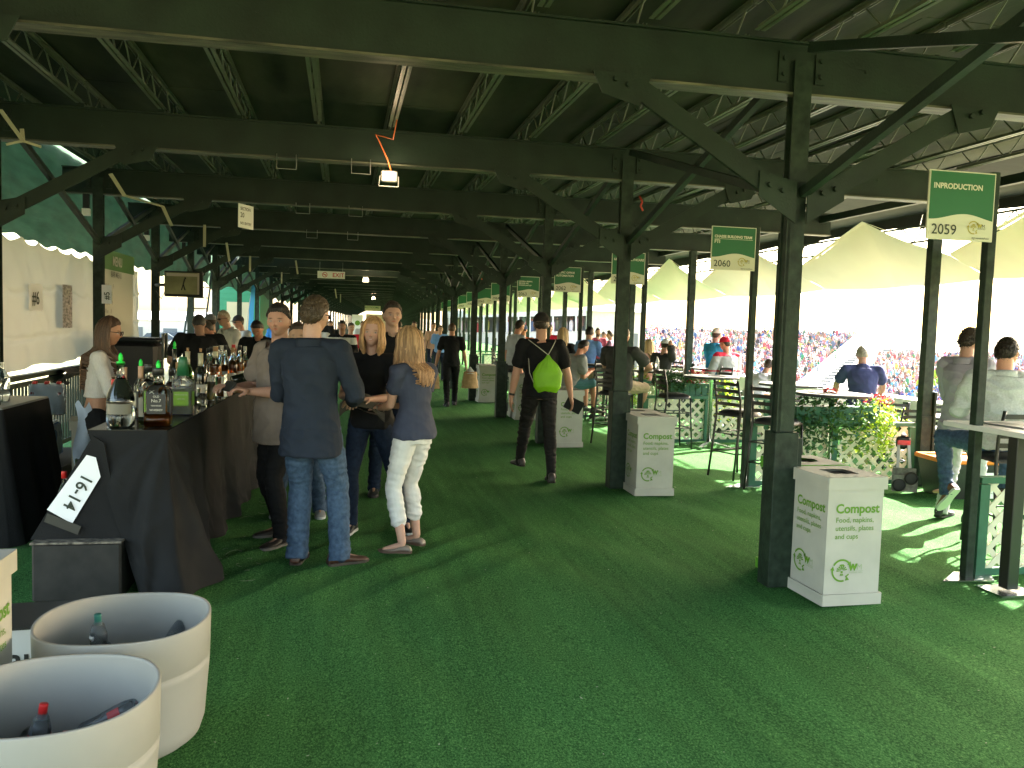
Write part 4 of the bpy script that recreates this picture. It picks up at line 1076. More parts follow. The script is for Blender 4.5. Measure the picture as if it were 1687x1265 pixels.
# ---------------------------------------------------------------- bottles
AMBER = mat("amber_spirit", (.70, .20, .03), .1, trans=.5, ior=1.33, spec=.5); CLEARL = mat("clear_spirit", (.80, .84, .86), .05, trans=.9, ior=1.33)
GGREEN = mat("green_glass", (.05, .20, .02), .05, trans=.8, ior=1.3); GDARK = mat("dark_glass", (.012, .015, .012), .06, spec=.8); YG = mat("lime_mix", (.45, .55, .08), .2, trans=.3)
REDL = mat("red_drink", (.45, .03, .04), .2, trans=.2); CAPB = mat("black_cap", (.015, .015, .015), .35); CAPR = mat("red_cap", (.50, .02, .02), .35); CORK = mat("cork", (.35, .20, .10), .7)
NEON = mat("neon_pourer", (.02, .75, .08), .35, translucent=.2); LBW = mat("label_white", (.50, .48, .43), .5); LBK = mat("label_black", (.015, .015, .015), .5); FOIL = mat("foil_pale", (.45, .42, .30), .4, metal=.3)
GOLDL = mat("golden_wine", (.50, .36, .06), .1, trans=.5); LBG = mat("label_green", (.22, .42, .05), .5); COLA = mat("cola", (.03, .008, .004), .15); PETC = mat("clear_pet", (.85, .9, .92), .06, trans=.9, ior=1.1)
PROF = {
 'spirit': [(0, 0), (.9, 0), (1, .02), (1, .56), (.93, .62), (.40, .76), (.33, .80), (.30, .92), (.36, .925), (.36, .955), (.30, .96)],
 'square': [(0, 0), (.9, 0), (1, .02), (1, .60), (.9, .65), (.38, .72), (.33, .76), (.33, .90), (.40, .905), (.40, .94), (.33, .95)],
 'wine': [(0, 0), (.9, 0), (1, .02), (1, .52), (.85, .62), (.42, .74), (.38, .80), (.37, .98), (.40, .99)],
 'jug': [(0, 0), (.9, 0), (1, .02), (1, .42), (.88, .52), (.36, .74), (.27, .79), (.25, .95), (.32, .955), (.32, .98)],
 'pet': [(0, .02), (.8, 0), (1, .06), (.93, .3), (1, .45), (.98, .68), (.7, .82), (.33, .91), (.33, .95)],
 'jar': [(0, 0), (.95, 0), (1, .03), (1, .85), (.9, .92), (.95, .95), (.95, 1)]}
def bottle(lab, p, h, r, kind='spirit', glass=None, liquid=None, fill=.4, label=None, cap=None, pour=None, neckfoil=None, text=None, tcol=None, lz=(.15, .45), rot=0., tilt=None, group="bottles crowding the bar top", facing=None):
    glass = glass or GLASSC; t = thing("bottle", lab, "bottle", p, rot, group); pr = PROF[kind]
    sq = kind in ('square',)
    def lath(m, prof, n=24, e=0.):
        if not sq: return m.lathe([(a * r + e if a > 0 else 0, z * h) for a, z in prof], n, caps=False)
        vs = []; N = 24
        for a, z in prof:
            for i in range(N):
                an = 2 * PI * i / N; c, s_ = math.cos(an), math.sin(an); k = (abs(c) ** 8 + abs(s_) ** 8) ** -.125 if a > .6 else 1
                vs.append((c * k * (a * r * .93 + e), s_ * k * (a * r * .93 + e), z * h))
        return m.add(vs, [(q * N + i, q * N + (i + 1) % N, (q + 1) * N + (i + 1) % N, (q + 1) * N + i) for q in range(len(prof) - 1) for i in range(N)], True)
    m = MB(); lath(m, pr); m.build("glass", glass, t)
    if liquid:
        m = MB(); pl = [(0, .012)] + [(a * .93, max(z, .014)) for a, z in pr[1:] if z < fill] + [(np.interp(fill, [z for _, z in pr], [a for a, _ in pr]) * .93, fill), (0, fill)]
        lath(m, pl); m.build("liquid", liquid, t)
    if label:
        m = MB(); N = 16; a0 = R(-90 - 62); a1 = R(-90 + 62)
        if sq:
            e = r * .93 + .0015
            for (A, B) in (((-e * .70, -e), (e * .70, -e)), ((e, -e * .70), (e, e * .70)), ((-e, e * .70), (-e, -e * .70))):
                m.add([(A[0], A[1], lz[0] * h), (B[0], B[1], lz[0] * h), (B[0], B[1], lz[1] * h), (A[0], A[1], lz[1] * h)], [(0, 1, 2, 3)])
        else:
            for s0 in (0, PI * .95):
                vs = [((r + .0012) * math.cos(a0 + s0 + (a1 - a0) * i / N), (r + .0012) * math.sin(a0 + s0 + (a1 - a0) * i / N), z * h) for z in lz for i in range(N + 1)]
                m.add(vs, [(i, i + 1, N + 2 + i, N + 1 + i) for i in range(N)], True)
        lb_ = m.build("label", label, t, fix=False)
        if text:
            m = MB(); yy = -(r * (.93 if sq else 1.) + .0035)
            for i, (tx, sz, zz) in enumerate(text): put_text(m, tx, sz, (0, yy, zz * h), (1, 0, 0), (0, 0, 1), 0, 'CENTER')
            m.build("label_print", tcol or LBW, lb_, fix=False)
    if neckfoil: m = MB(); m.lathe([(.43 * r, .74 * h), (.40 * r, .80 * h), (.40 * r, .985 * h), (.42 * r, .99 * h), (.42 * r, 1.0 * h), (0, 1.0 * h)], 16); m.build("neck_foil", neckfoil, t)
    if cap: m = MB(); zt = pr[-1][1] * h; m.lathe([(.42 * r, zt - .03), (.42 * r, zt + .012), (.40 * r, zt + .015), (0, zt + .015)], 14); m.build("cap", cap, t)
    if pour: m = MB(); zt = pr[-1][1] * h; m.lathe([(.26 * r + .002, zt - .01), (.30 * r + .002, zt + .006), (.010, zt + .012), (.014, zt + .028), (.011, zt + .048), (.003, zt + .062), (0, zt + .063)], 12); m.build("pourer", pour, t)
    if tilt: t.rotation_euler = tilt
    return t
z = 1.002
bottle("biggest black-shouldered bottle with green pourer at the near corner of the bar", (-1.32, 5.45, z), .395, .080, 'jug', liquid=CLEARL, fill=.30, label=mat("label_smoke", (.10, .10, .09), .3), pour=NEON, lz=(.20, .36))
sh_ = MB(); sh_.lathe([(.0805, .40 * .395), (.072, .515 * .395), (.031, .735 * .395)], 28, caps=False); o = sh_.build("black_shoulder", GDARK, bpy.data.objects["bottle"], fix=False)
bottle("square whiskey bottle with black and white label, nearest on the bar", (-1.115, 5.50, z), .36, .082, 'square', liquid=AMBER, fill=.24, label=LBK, cap=CAPB, pour=NEON, lz=(.22, .56),
       text=[("OLD", .018, .50), ("No.7", .028, .42), ("TENNESSEE", .012, .35), ("WHISKEY", .018, .27)], rot=.05)
bottle("square whiskey bottle standing behind the black-shouldered one", (-1.245, 5.86, z), .36, .075, 'square', liquid=AMBER, fill=.52, label=LBK, cap=CAPB, lz=(.2, .5), text=[("JACK", .026, .42)], rot=.35)
bottle("small bottle with white and lime label between the two nearest big bottles", (-1.215, 5.60, z), .22, .036, 'spirit', liquid=YG, fill=.2, label=LBW, lz=(.2, .75))
bottle("handled jug with green cap of lime mixer", (-1.085, 6.15, z), .36, .072, 'square', glass=PETC, liquid=YG, fill=.50, label=LBG, lz=(.18, .45), text=[("MARGARITA", .015, .38), ("LIME MIX", .013, .3)], tcol=LBW)
m = MB(); m.lathe([(.042, 0), (.030, .11), (.024, .13), (0, .13)], 16); o = m.build("green_cap", mat("cap_green", (.02, .12, .05), .4), bpy.data.objects.get("bottle.004")); o.location = (0, 0, .27)
bottle("clear bottle with tan neck and green pourer, third back on the left", (-1.36, 6.15, z), .33, .045, 'spirit', liquid=CLEARL, fill=.4, label=LBW, pour=NEON, neckfoil=mat("foil_tan", (.5, .3, .2), .5))
bottle("clear bottle with tan neck beside the bartender's arm", (-1.43, 6.0, z), .33, .045, 'spirit', liquid=CLEARL, fill=.5, label=LBW, neckfoil=mat("foil_tan", (.5, .3, .2), .5))
bottle("pink grapefruit bottle behind the square whiskey", (-1.19, 6.3, z), .30, .045, 'spirit', liquid=mat("pink_drink", (.55, .20, .18), .2, trans=.4), fill=.7, label=LBW, cap=CAPB)
bottle("short glass bottle of clear syrup in the middle of the near group", (-1.30, 6.45, z), .26, .05, 'spirit', liquid=CLEARL, fill=.5, cap=CAPB)
bottle("clear tonic bottle at the front left corner beside the black-shouldered one", (-1.40, 5.62, z), .27, .038, 'spirit', liquid=CLEARL, fill=.6, label=LBW, cap=CAPR)
bottle("clear vodka bottle with pale label behind the lime mixer jug", (-1.14, 6.45, z), .34, .045, 'spirit', liquid=CLEARL, fill=.5, label=LBW, cap=LBW)
bottle("amber bottle with tan label between the near group and the wine pair", (-1.22, 6.72, z), .33, .045, 'spirit', liquid=AMBER, fill=.5, label=LBW, cap=CORK)
bottle("clear glass of ice water near the wine pair", (-1.05, 6.75, z), .14, .036, 'jar', liquid=CLEARL, fill=.7)
bottle("green bottle of vermouth near the bartender's hands", (-1.38, 6.85, z), .33, .042, 'wine', glass=GGREEN, label=LBW, cap=CAPB)
bottle("tall dark bottle with green pourer leaning toward the window side", (-1.40, 7.55, z), .41, .045, 'wine', glass=GDARK, pour=NEON)
WINE = [bottle("green wine bottle with pale foil and cork, left of the pair", (-1.225, 7.15, z), .40, .048, 'wine', glass=GGREEN, liquid=GGREEN, fill=.5, label=LBW, neckfoil=FOIL, lz=(.14, .42))]
WINE.append(bottle("green wine bottle with pale foil, right of the pair", (-1.115, 7.08, z), .39, .050, 'wine', glass=GDARK, label=LBW, neckfoil=FOIL, lz=(.12, .36), rot=.5))
for i in (1, 2):
    o = WINE[i - 1]; m = MB(); m.lathe([(.010, 0), (.011, .03), (0, .03)], 10); c_ = m.build("cork_stopper", CORK, o); c_.location = (0, 0, .40)
bottle("clear bottle of golden juice beside the ribbed jar", (-1.06, 7.22, z), .19, .04, 'jar', glass=PETC, liquid=GOLDL, fill=.8)
bottle("ribbed clear glass jar on the bar edge", (-1.02, 7.55, z), .19, .052, 'jar')
bottle("second clear glass jar just behind the ribbed one", (-1.10, 7.72, z), .20, .05, 'jar')
bottle("cognac bottle with pale neck label, first of the amber group", (-1.13, 8.0, z), .42, .055, 'spirit', liquid=AMBER, fill=.60, label=LBW, lz=(.15, .35), cap=CORK, neckfoil=FOIL)
specs = [(-1.22, 8.35, .40, .045, CLEARL, .6, CAPB), (-1.10, 8.42, .42, .04, AMBER, .55, CAPB), (-1.02, 8.32, .40, .043, AMBER, .7, CORK), (-.98, 8.52, .42, .045, AMBER, .6, CAPB), (-1.16, 8.62, .41, .04, CLEARL, .5, LBW), (-1.06, 8.7, .42, .045, AMBER, .6, CAPR), (-1.28, 8.6, .38, .05, CLEARL, .5, CAPB), (-.96, 8.8, .40, .04, AMBER, .65, LBW), (-1.24, 8.95, .4, .045, AMBER, .5, CAPB), (-1.1, 9.0, .38, .04, CLEARL, .6, CORK)]
wh = ["clear tall bottle at the left rear of the amber group", "amber bottle with black cap left in the amber group", "amber bottle with cork in the amber group's front", "amber bottle with black cap at the right of the amber group", "clear bottle with white cap inside the amber group", "amber bottle with red cap inside the amber group", "thick clear bottle leftmost of the amber group", "amber bottle with white cap beside the red can", "amber bottle with black cap at the back of the amber group", "clear bottle with cork at the back of the amber group"]
for (x, y, h_, r_, li, fi, cp), lab in zip(specs, wh): bottle(lab, (x, y, z), h_, r_, 'spirit', liquid=li, fill=fi, label=LBW if li is AMBER else LBK, cap=cp, lz=(.15, .4))
bottle("dark squat bottle lying among the amber bottles", (-1.0, 8.1, 1.10), .22, .045, 'wine', glass=GDARK, tilt=(0, R(75), .4))
t = thing("drink_can", "red tall can at the far right end of the bottle row", "can", (-.90, 8.82, z)); m = MB(); m.lathe([(0, 0), (.030, 0), (.034, .01), (.034, .19), (.028, .20), (0, .20)], 16); m.build("can_body", CAPR, t)
# side table bottles
bottle("dark wine bottle cut by the left edge on the side table", (-2.62, 6.75, 1.0), .30, .045, 'wine', glass=GDARK, label=LBW, group="bottles on the side table")
bottle("clear ribbed spirit bottle on the side table", (-2.52, 6.95, 1.0), .31, .052, 'spirit', liquid=CLEARL, fill=.3, group="bottles on the side table")
bottle("small clear bottle with pale cap in front on the side table", (-2.45, 6.66, 1.0), .15, .024, 'spirit', liquid=CLEARL, fill=.6, cap=LBW, group="bottles on the side table")
bottle("red capped ketchup-like bottle standing low behind the tilted paper sign", (-1.73, 5.75, .35), .32, .04, 'spirit', liquid=COLA, fill=.6, cap=CAPR, label=LBG, group="bottles in the case behind the sign")
bottle("dark bottle standing low behind the tilted paper sign", (-1.68, 5.85, .40), .34, .04, 'wine', glass=GDARK, group="bottles in the case behind the sign")

# ---------------------------------------------------------------- behind the bar
PLAS = mat("shrink_wrap", (.5, .62, .75), .15, trans=.55, ior=1.1, bump=.6, bscale=14)
BLUEB = mat("blue_water", (.10, .20, .38), .15, trans=.35)
def pack(lab, p, nx, ny, r, h, mt, cm, rot=0., wrap=True):
    t = thing("bottle_pack", lab, "bottle pack", p, rot, "packs of drinks behind the bar")
    pr = PROF['pet']
    for i in range(nx):
        for j in range(ny):
            m = MB(); m.lathe([(a * r, zz * h) for a, zz in pr], 12, c=((i - (nx - 1) / 2) * 2.05 * r, (j - (ny - 1) / 2) * 2.05 * r, 0), caps=False); b = m.build("bottle", mt, t)
            m = MB(); m.lathe([(.36 * r, h * .94), (.36 * r, h), (0, h)], 10, c=((i - (nx - 1) / 2) * 2.05 * r, (j - (ny - 1) / 2) * 2.05 * r, 0)); m.build("cap", cm, b)
    if wrap:
        m = MB(); W2, D2 = nx * r * 1.06, ny * r * 1.06
        def wf(u, v):
            a = 2 * PI * u; c, s_ = math.cos(a), math.sin(a); k = (abs(c) ** 6 + abs(s_) ** 6) ** (-1 / 6); q = 1 - .12 * v ** 3 + .05 * noise.noise(Vector((c * 4, s_ * 4, v * 4)))
            return (c * k * W2 * q, s_ * k * D2 * q, .01 + v * h * .9)
        m.grid(wf, 40, 10); m.build("shrink_film", PLAS, t)
    return t
pack("lower pack of blue water bottles in film behind the bar", (-2.75, 8.4, 0), 4, 3, .045, .30, BLUEB, WHITE)
pack("upper pack of blue water bottles in film stacked behind the bar", (-2.75, 8.4, .36), 4, 3, .045, .32, BLUEB, WHITE, .1)
pack("middle pack of blue water bottles left of the white-sleeved bartender", (-3.0, 9.1, .3), 3, 3, .045, .33, BLUEB, WHITE, -.1)
m = MB(); m.box((-2.9, 8.7, .15), (.9, 1.2, .3)); tag(m.build("pallet_crate", BLACK), "low black crate carrying the water packs", "crate")
pack("pack of red labelled cola bottles in film under the white tarpaulin", (-2.78, 8.75, .70), 3, 2, .05, .32, mat("cola_pet", (.16, .03, .03), .12, trans=.3), CAPR, .2)
gbx = make_bin("compost_bin", "grey shaded compost box standing behind the bar beside the water packs", "sq"); gbx.location = (-2.12, 7.95, -.05); gbx.rotation_euler = (0, 0, .25); gbx["group"] = BG
jk = MB(); jk.grid(lambda u, v: (-3.27 + .10 * math.sin(v * PI * 2) , 10.6 + .55 * u + .03 * math.sin(v * 9), 1.03 - .35 * abs(v - .4) + .03 * noise.noise(Vector((u * 6, v * 6, 0)))), 20, 24)
tag(jk.build("jacket", mat("dark_jacket", (.03, .03, .035), .8)), "dark jacket thrown over the slatted guard rail", "jacket")
tc_ = thing("wheeled_cart", "tall black wheeled cart behind the bartender's shoulder", "cart", (-2.75, 12.2, 0))
m = MB(); m.box((0, 0, .72), (.62, .5, 1.2), bev=.05); m.build("bin_body", mat("cart_black", (.015, .015, .017), .45), tc_)
m = MB(); m.box((0, 0, 1.35), (.66, .54, .07), bev=.03); m.build("lid", mat("cart_black", (0, 0, 0)), tc_)
m = MB(); m.path([(-.33, -.1, 1.3), (-.33, -.1, 1.44), (-.33, .1, 1.44), (-.33, .1, 1.3)], .02); m.build("handle", BLACK, tc_); m = MB(); m.path([(.36, -.1, 1.1), (.36, -.1, 1.44), (.36, .1, 1.44), (.36, .1, 1.1)], .02); m.build("handle", GREYM, tc_)
# POS terminal on the bar end
pt = thing("card_terminal", "black till with a lit blue stripe at the far end of the bar", "till", (-.93, 9.25, 1.0), .2)
m = MB(); m.box((0, 0, .10), (.26, .22, .20), bev=.02); m.build("housing", CAPB, pt); m = MB(); m.box((0, -.112, .16), (.2, .006, .02)); m.build("light_strip", mat("blue_glow", (.35, .6, .9), .3, emit=1.2), pt)

# paper sheets, menu board, television
def sheet(name, lab, cat, verts, mt, lines, ink, ux, uy):
    t = thing(name, lab, cat); m = MB(); m.add(verts, [(0, 1, 2, 3)]); m.build("paper", mt, t); m = MB()
    for (tx, sz, org, bo) in lines: put_text(m, tx, sz, org, ux, uy, bo)
    m.build("lettering", ink, t, fix=False); return t
PAP = mat("paper_white", (0, 0, 0)); U = Vector((0, 1, 0)); Zv = Vector((0, 0, 1))
sheet("paper_sheet", "white paper sheet reading #6 pinned on the curtain", "paper", [(-3.335, 9.95, 1.70), (-3.335, 10.38, 1.70), (-3.335, 10.38, 1.99), (-3.335, 9.95, 1.99)], PAP, [("#6", .21, Vector((-3.328, 10.03, 1.77)), .002)], INK, U, Zv)
t = sheet("poster_strip", "narrow dark printed banner strip hanging on the curtain", "poster", [(-3.33, 11.05, 1.50), (-3.33, 11.42, 1.50), (-3.33, 11.42, 2.03), (-3.33, 11.05, 2.03)], mat("poster_print", (.05, .045, .05), .4, var=.9, vscale=6, col2=(.55, .5, .5), stretch=(1, 2, 5)), [("ICE", .12, Vector((-3.325, 11.13, 1.90)), .001)], LBW, U, Zv)
sheet("paper_sheet", "white paper sheet reading #5 taped to the third left column", "paper", [(-3.05, 11.66, 1.82), (-2.93, 11.66, 1.82), (-2.93, 11.66, 2.06), (-3.05, 11.66, 2.06)], PAP, [("#5", .095, Vector((-2.955, 11.655, 1.87)), .001)], INK, Vector((0, 0, 1)), Vector((-1, 0, 0)))
mb_ = sheet("menu_board", "white menu board with green heading behind the bartender", "menu", [(-3.28, 12.55, 1.30), (-3.28, 14.3, 1.30), (-3.28, 14.3, 2.34), (-3.28, 12.55, 2.34)], mat("menu_paper", (.50, .50, .44), .6),
  [("BAR MENU", .12, Vector((-3.272, 13.0, 2.22)), .001), ("Whiskey     9", .09, Vector((-3.272, 12.65, 2.06)), 0), ("Vodka     9", .09, Vector((-3.272, 12.65, 1.94)), 0), ("Tequila     9", .09, Vector((-3.272, 12.65, 1.82)), 0), ("Wine     8", .09, Vector((-3.272, 12.65, 1.70)), 0), ("Beer     7", .09, Vector((-3.272, 12.65, 1.58)), 0), ("Water     4", .09, Vector((-3.272, 12.65, 1.46)), 0)], mat("grey_ink", (.16, .16, .15), .6), U, Zv)
m = MB(); m.box((-3.275, 13.4, 2.46), (.01, 1.9, .28)); g_ = m.build("heading_strip", mat("menu_green", (.06, .16, .03), .5), mb_)
m = MB(); put_text(m, "MENU", .19, (-3.262, 13.05, 2.39), U, Zv, .004); m.build("heading_text", LBW, g_, fix=False)
tv = thing("television", "flat television hanging on an arm at the fourth left column", "television", AT(303, 468, 14.6), R(-8))
m = MB(); m.box((0, 0, 0), (.62, .05, .42), bev=.01); m.build("case", BLACK, tv)
m = MB(); m.box((-.02, -.027, .01), (.55, .004, .35)); scn = m.build("screen", mat("tv_picture", (.24, .22, .10), .3, var=.5, vscale=2.2, col2=(.40, .38, .22), emit=0), tv)
m = MB(); m.box((.24, -.030, .01), (.03, .003, .35)); m.box((-.02, -.030, .15), (.5, .003, .05)); m.build("caption_bar", mat("tv_pale", (.5, .42, .36), .4), scn)
m = MB(); m.path([(.02, -.031, .08), (.0, -.031, .0), (.03, -.031, -.1)], .010, 6); m.path([(.0, -.031, -.0), (-.03, -.031, -.1)], .008, 6); m.tube((.03, -.031, .08), (.03, -.031, .11), .012, n=8); m.build("golfer_figure", BLACK, scn)
m = MB(); m.tube((-.3, .02, -.02), (-.52, .2, -.02), .025); m.path([(-.3, .02, -.1), (-.38, .05, -.25), (-.5, .15, -.12)], .006); m.build("arm", BLACK, tv)

# ---------------------------------------------------------------- round white tubs with bottles, cartons
TUB = mat("tub_plastic", (.30, .29, .265), .5, var=.09, vscale=2, bump=.04, bscale=8, spec=.3)
def tub(lab, p, r, h, rot=0.):
    t = thing("plastic_tub", lab, "tub", p, rot, "round white plastic tubs"); m = MB(); P_ = []
    P_ += [(0, .01), (r * .80, .01), (r * .88, .03), (r * .93, .08), (r * .985, .30 * h / .5), (r * .99, .318 * h / .5), (r * .962, .326 * h / .5), (r * .99, .335 * h / .5), (r, h - .005), (r * .997, h), (r * .965, h), (r * .96, h - .01), (r * .94, .28), (r * .86, .05), (0, .05)]
    m.lathe(P_, 72, caps=False); o = m.build("tub_wall", TUB, t)
    for v in o.data.vertices: v.co.x *= 1 + .02 * math.sin(2 * math.atan2(v.co.y, v.co.x)); v.co.z += (.006 * math.sin(3 * math.atan2(v.co.y, v.co.x)) if v.co.z > h - .02 else 0)
    return t
tub("round white plastic tub nearest the camera holding cola bottles", (-.865, 2.72, 0), .315, .52)
tub("round white plastic tub behind, beside the bar cloth, holding green bottles", (-.82, 3.44, 0), .318, .50)
REDLAB = mat("red_label", (.42, .02, .02), .4)
def pet(lab, p, rot, liquid, cap, h=.24, r=.032, grp="bottles lying in the tubs"):
    return bottle(lab, p, h, r, 'pet', glass=PETC, liquid=liquid, fill=.8, cap=cap, label=REDLAB if liquid is COLA else None, lz=(.45, .62), tilt=rot, group=grp)
pet("upright cola bottle with red cap in the nearest tub", (-.93, 2.77, .22), (0, R(8), 0), COLA, CAPR)
pet("cola bottle with red cap leaning right in the nearest tub", (-.84, 2.95, .27), (R(10), R(62), .2), COLA, CAPR)
pet("cola bottle lying on its side in the nearest tub", (-.74, 2.92, .26), (R(80), 0, R(-70)), COLA, CAPR)
for i, (x, y, a, b) in enumerate(((-.92, 3.48, 8, 0), (-.86, 3.55, 70, 100), (-.80, 3.48, 75, 80), (-.83, 3.60, 60, 10), (-.72, 3.60, 55, 150))):
    pet(["upright green soda bottle in the rear tub", "clear bottle leaning in the middle of the rear tub", "clear bottle lying toward the lit side of the rear tub", "small green bottle lying in the rear tub", "clear bottle at the right wall of the rear tub"][i], (x, y, .27), (R(a), 0, R(b)), mat("green_soda", (.03, .16, .08), .15, trans=.5) if i in (0, 3) else CLEARL, mat("cap_teal", (.02, .12, .10), .4) if i in (0, 3) else WHITE)
for i, (tx, ty, cx, cy, k_, lq, cp) in enumerate(((-.865, 2.72, -.04, -.02, 1, COLA, CAPR), (-.865, 2.72, .08, .16, 2, COLA, CAPR), (-.865, 2.72, -.14, .12, 3, CLEARL, WHITE), (-.82, 3.44, .10, .02, 4, CLEARL, WHITE), (-.82, 3.44, -.02, .10, 5, GGREEN, WHITE), (-.82, 3.44, .15, .14, 6, CLEARL, WHITE), (-.82, 3.44, -.14, -.02, 7, CLEARL, WHITE))):
    pet(["", "cola bottle slumped in the centre of the nearest tub", "cola bottle tipped toward the far wall of the nearest tub", "clear water bottle on the left of the nearest tub", "clear bottle in the centre right of the rear tub", "green soda bottle across the middle of the rear tub", "clear bottle against the far right of the rear tub", "clear bottle on the left side of the rear tub"][k_], (tx + cx, ty + cy, .20 + .015 * (k_ % 3)), (R(25 + 13 * k_ % 60), R(20), R(57 * k_)), lq, cp)
ctn = thing("carton", "white carton with dark script lettering between the left compost box and the tubs", "carton", (-1.40, 4.32, 0), R(4))
m = MB(); m.box((0, 0, .11), (.62, .36, .21)); m.build("carton_body", mat("carton_white", (.50, .50, .50), .6), ctn)
m = MB(); m.box((0, 0, .222), (.63, .37, .012)); m.build("dark_edge", LBK, ctn); m = MB(); put_text(m, "Paul", .15, (-.18, -.183, .03), (1, 0, 0), (0, 0, 1), .003); m.build("script", LBK, ctn, fix=False)

# ---------------------------------------------------------------- hanging things: work lights, exit sign, placards, straps
LAMP = mat("lamp_glow", (1., .62, .26), .3, emit=.9)
def worklight(lab, p, en, scale=1.):
    t = thing("work_light", lab, "work light", p)
    m = MB(); m.box((0, .03, 0), (.16 * scale, .06, .11 * scale), bev=.01); m.build("housing", GREYM, t)
    m = MB(); m.box((.0, -.004, .0), (.12 * scale, .004, .07 * scale)); m.build("bulb", LAMP, t)
    m = MB(); m.path([(-.09 * scale, 0, .0), (-.10 * scale, 0, -.10 * scale), (.09 * scale, 0, -.10 * scale), (.09 * scale, 0, 0)], .006); m.build("bracket", GREYM, t)
    if en:
        l = bpy.data.lights.new("work_lamp", 'POINT'); l.energy = en; l.color = (1, .78, .5); l.shadow_soft_size = .06
        lo = bpy.data.objects.new("lamp_light", l); C.objects.link(lo); lo.parent = t; lo.location = (0, -.10, .02)
    return t
p = Vector((.42, 8.30, 3.10)); wl = worklight("lit work light hanging from the second beam by an orange cord", p, .7)
m = MB(); m.path([(.02, .03, .05), (-.02, .0, .16), (-.10, -.08, .30), (-.14, -.12, .36), (-.05, -.14, .34), (.02, -.15, .32), (.06, -.3, .55)], .007, 6); m.build("cord", mat("orange_cord", (.55, .12, .03), .5), wl)
worklight("small distant work light farther along the roof", (.72, 28.0, 3.10), 6)
worklight("farthest work light above the restroom sign", (1.65, 47, 3.05), 6)
for i, (px, py, Y) in enumerate(((545, 267, 8.5), (505, 270, 8.5))): pass
for i, n in enumerate((1, 2, 3)):
    for x in (-.55, .15):
        q = W(n, x, .0); h_ = thing("wire_stirrup", "thin wire stirrup under cross beam %s near the work light" % ["two", "three", "four"][i], "bracket", q, 0, "thin wire stirrups under the beams")
        m = MB(); m.path([(-.09, -.05, 3.26), (-.09, -.05, 3.12), (.09, -.05, 3.12), (.09, -.05, 3.26)], .004); m.build("wire", GREYM, h_)
ex = thing("exit_sign", "white hanging sign with a no smoking symbol and red EXIT", "sign", W(5, -.32, 1.2) * 1.0)
m = MB(); m.box((0, 0, 2.92), (.72, .02, .19)); m.build("board", WHITE, ex)
m = MB(); RED = mat("red_print", (.5, .02, .03), .5); put_text(m, "EXIT", .15, (.03, -.013, 2.87), (1, 0, 0), (0, 0, 1), .002)
n = 20; m.add([(-.17 + q * math.cos(2 * PI * i / n), -.013, 2.92 + q * math.sin(2 * PI * i / n)) for q in (.07, .055) for i in range(n)], [(i, (i + 1) % n, n + (i + 1) % n, n + i) for i in range(n)]); m.bar((-.21, -.013, 2.96), (-.13, -.013, 2.88), .004, .014, up=(1, 0, 1)); m.bar((-.21, -.014, 2.92), (-.13, -.014, 2.92), .003, .018, up=(0, 0, 1))
m.build("lettering", RED, ex, fix=False); m = MB()
for x in (-.3, .3): m.tube((x, 0, 3.01), (x, 0, 3.26), .004, n=5)
m.build("wire", GREYM, ex)
rs = thing("restroom_sign", "pale hanging sign reading RESTROOMS far down the walkway", "sign", AT(614, 508, 52), BEND); m = MB(); m.box((0, 0, 0), (.95, .03, .32)); m.build("board", mat("pale_yellow", (.5, .48, .3), .6), rs)
m = MB(); put_text(m, "RESTROOMS", .16, (-.46, -.02, .0), (1, 0, 0), (0, 0, 1), .002, sx=.92); m.build("lettering", mat("green_ink", (.03, .12, .04), .6), rs, fix=False)
pl = thing("hanging_placard", "small white placard hanging edge-on below the third beam", "placard", AT(405, 357, 10.6), R(62)); m = MB(); m.box((0, 0, 0), (.30, .01, .28)); m.build("board", WHITE, pl)
m = MB()
for i, tx in enumerate(("SECTION", "20", "NO ENTRY")): put_text(m, tx, [.05, .08, .045][i], (-.12, -.007, .07 - i * .085), (1, 0, 0), (0, 0, 1), .001)
m.build("lettering", INK, pl, fix=False)
# pale fabric strap tied along the left
STRAP = mat("pale_strap", (.42, .40, .28), .8)
sw = thing("fabric_strap", "pale fabric strap tied between the left braces", "strap")
pts = [Vector((-2.55, 8.1, 3.45)), Vector((-2.62, 8.3, 3.12)), Vector((-2.55, 10.3, 3.15)), Vector((-2.5, 11.2, 2.98)), Vector((-2.25, 11.6, 3.0)), Vector((-2.0, 12.0, 2.92)), Vector((-1.98, 12.3, 2.7))]
pts = [AT(0, 180, 7.2), AT(38, 232, 7.6), AT(95, 232, 8.3)]
m = MB(); m.bar(pts[0], pts[1], .004, .035, up=(1, 0, 0)); m.bar(pts[1], AT(10, 238, 7.6), .004, .02); m.bar(pts[1], AT(68, 242, 7.6), .004, .02); m.bar(pts[1], AT(36, 212, 7.6), .01, .03); m.build("knot", STRAP, sw)
m = MB(); q = [AT(182, 286, 9.6), AT(205, 322, 10.0), AT(268, 340, 11.0), AT(278, 362, 11.3), AT(283, 372, 11.5)]
for a_, b_ in zip(q, q[1:]): m.bar(a_, b_, .005, .04, up=(1, 0, .3))
m.build("band", STRAP, sw)
for i, (px, py, Y) in enumerate(((337, 385, 15), (373, 412, 18), (412, 432, 21), (487, 438, 24), (464, 456, 28), (552, 482, 34), (561, 490, 38))):
    t = thing("strap_end", ["short", "dangling", "thin", "straight", "small", "tiny", "tiniest"][i] + " pale strap end hanging under the left side of the roof", "strap", AT(px, py, Y)); m = MB(); m.bar((0, 0, .15), (.06 * (i % 2), 0, -.22), .01, .045, up=(1, 0, 0)); m.build("band", STRAP, t)
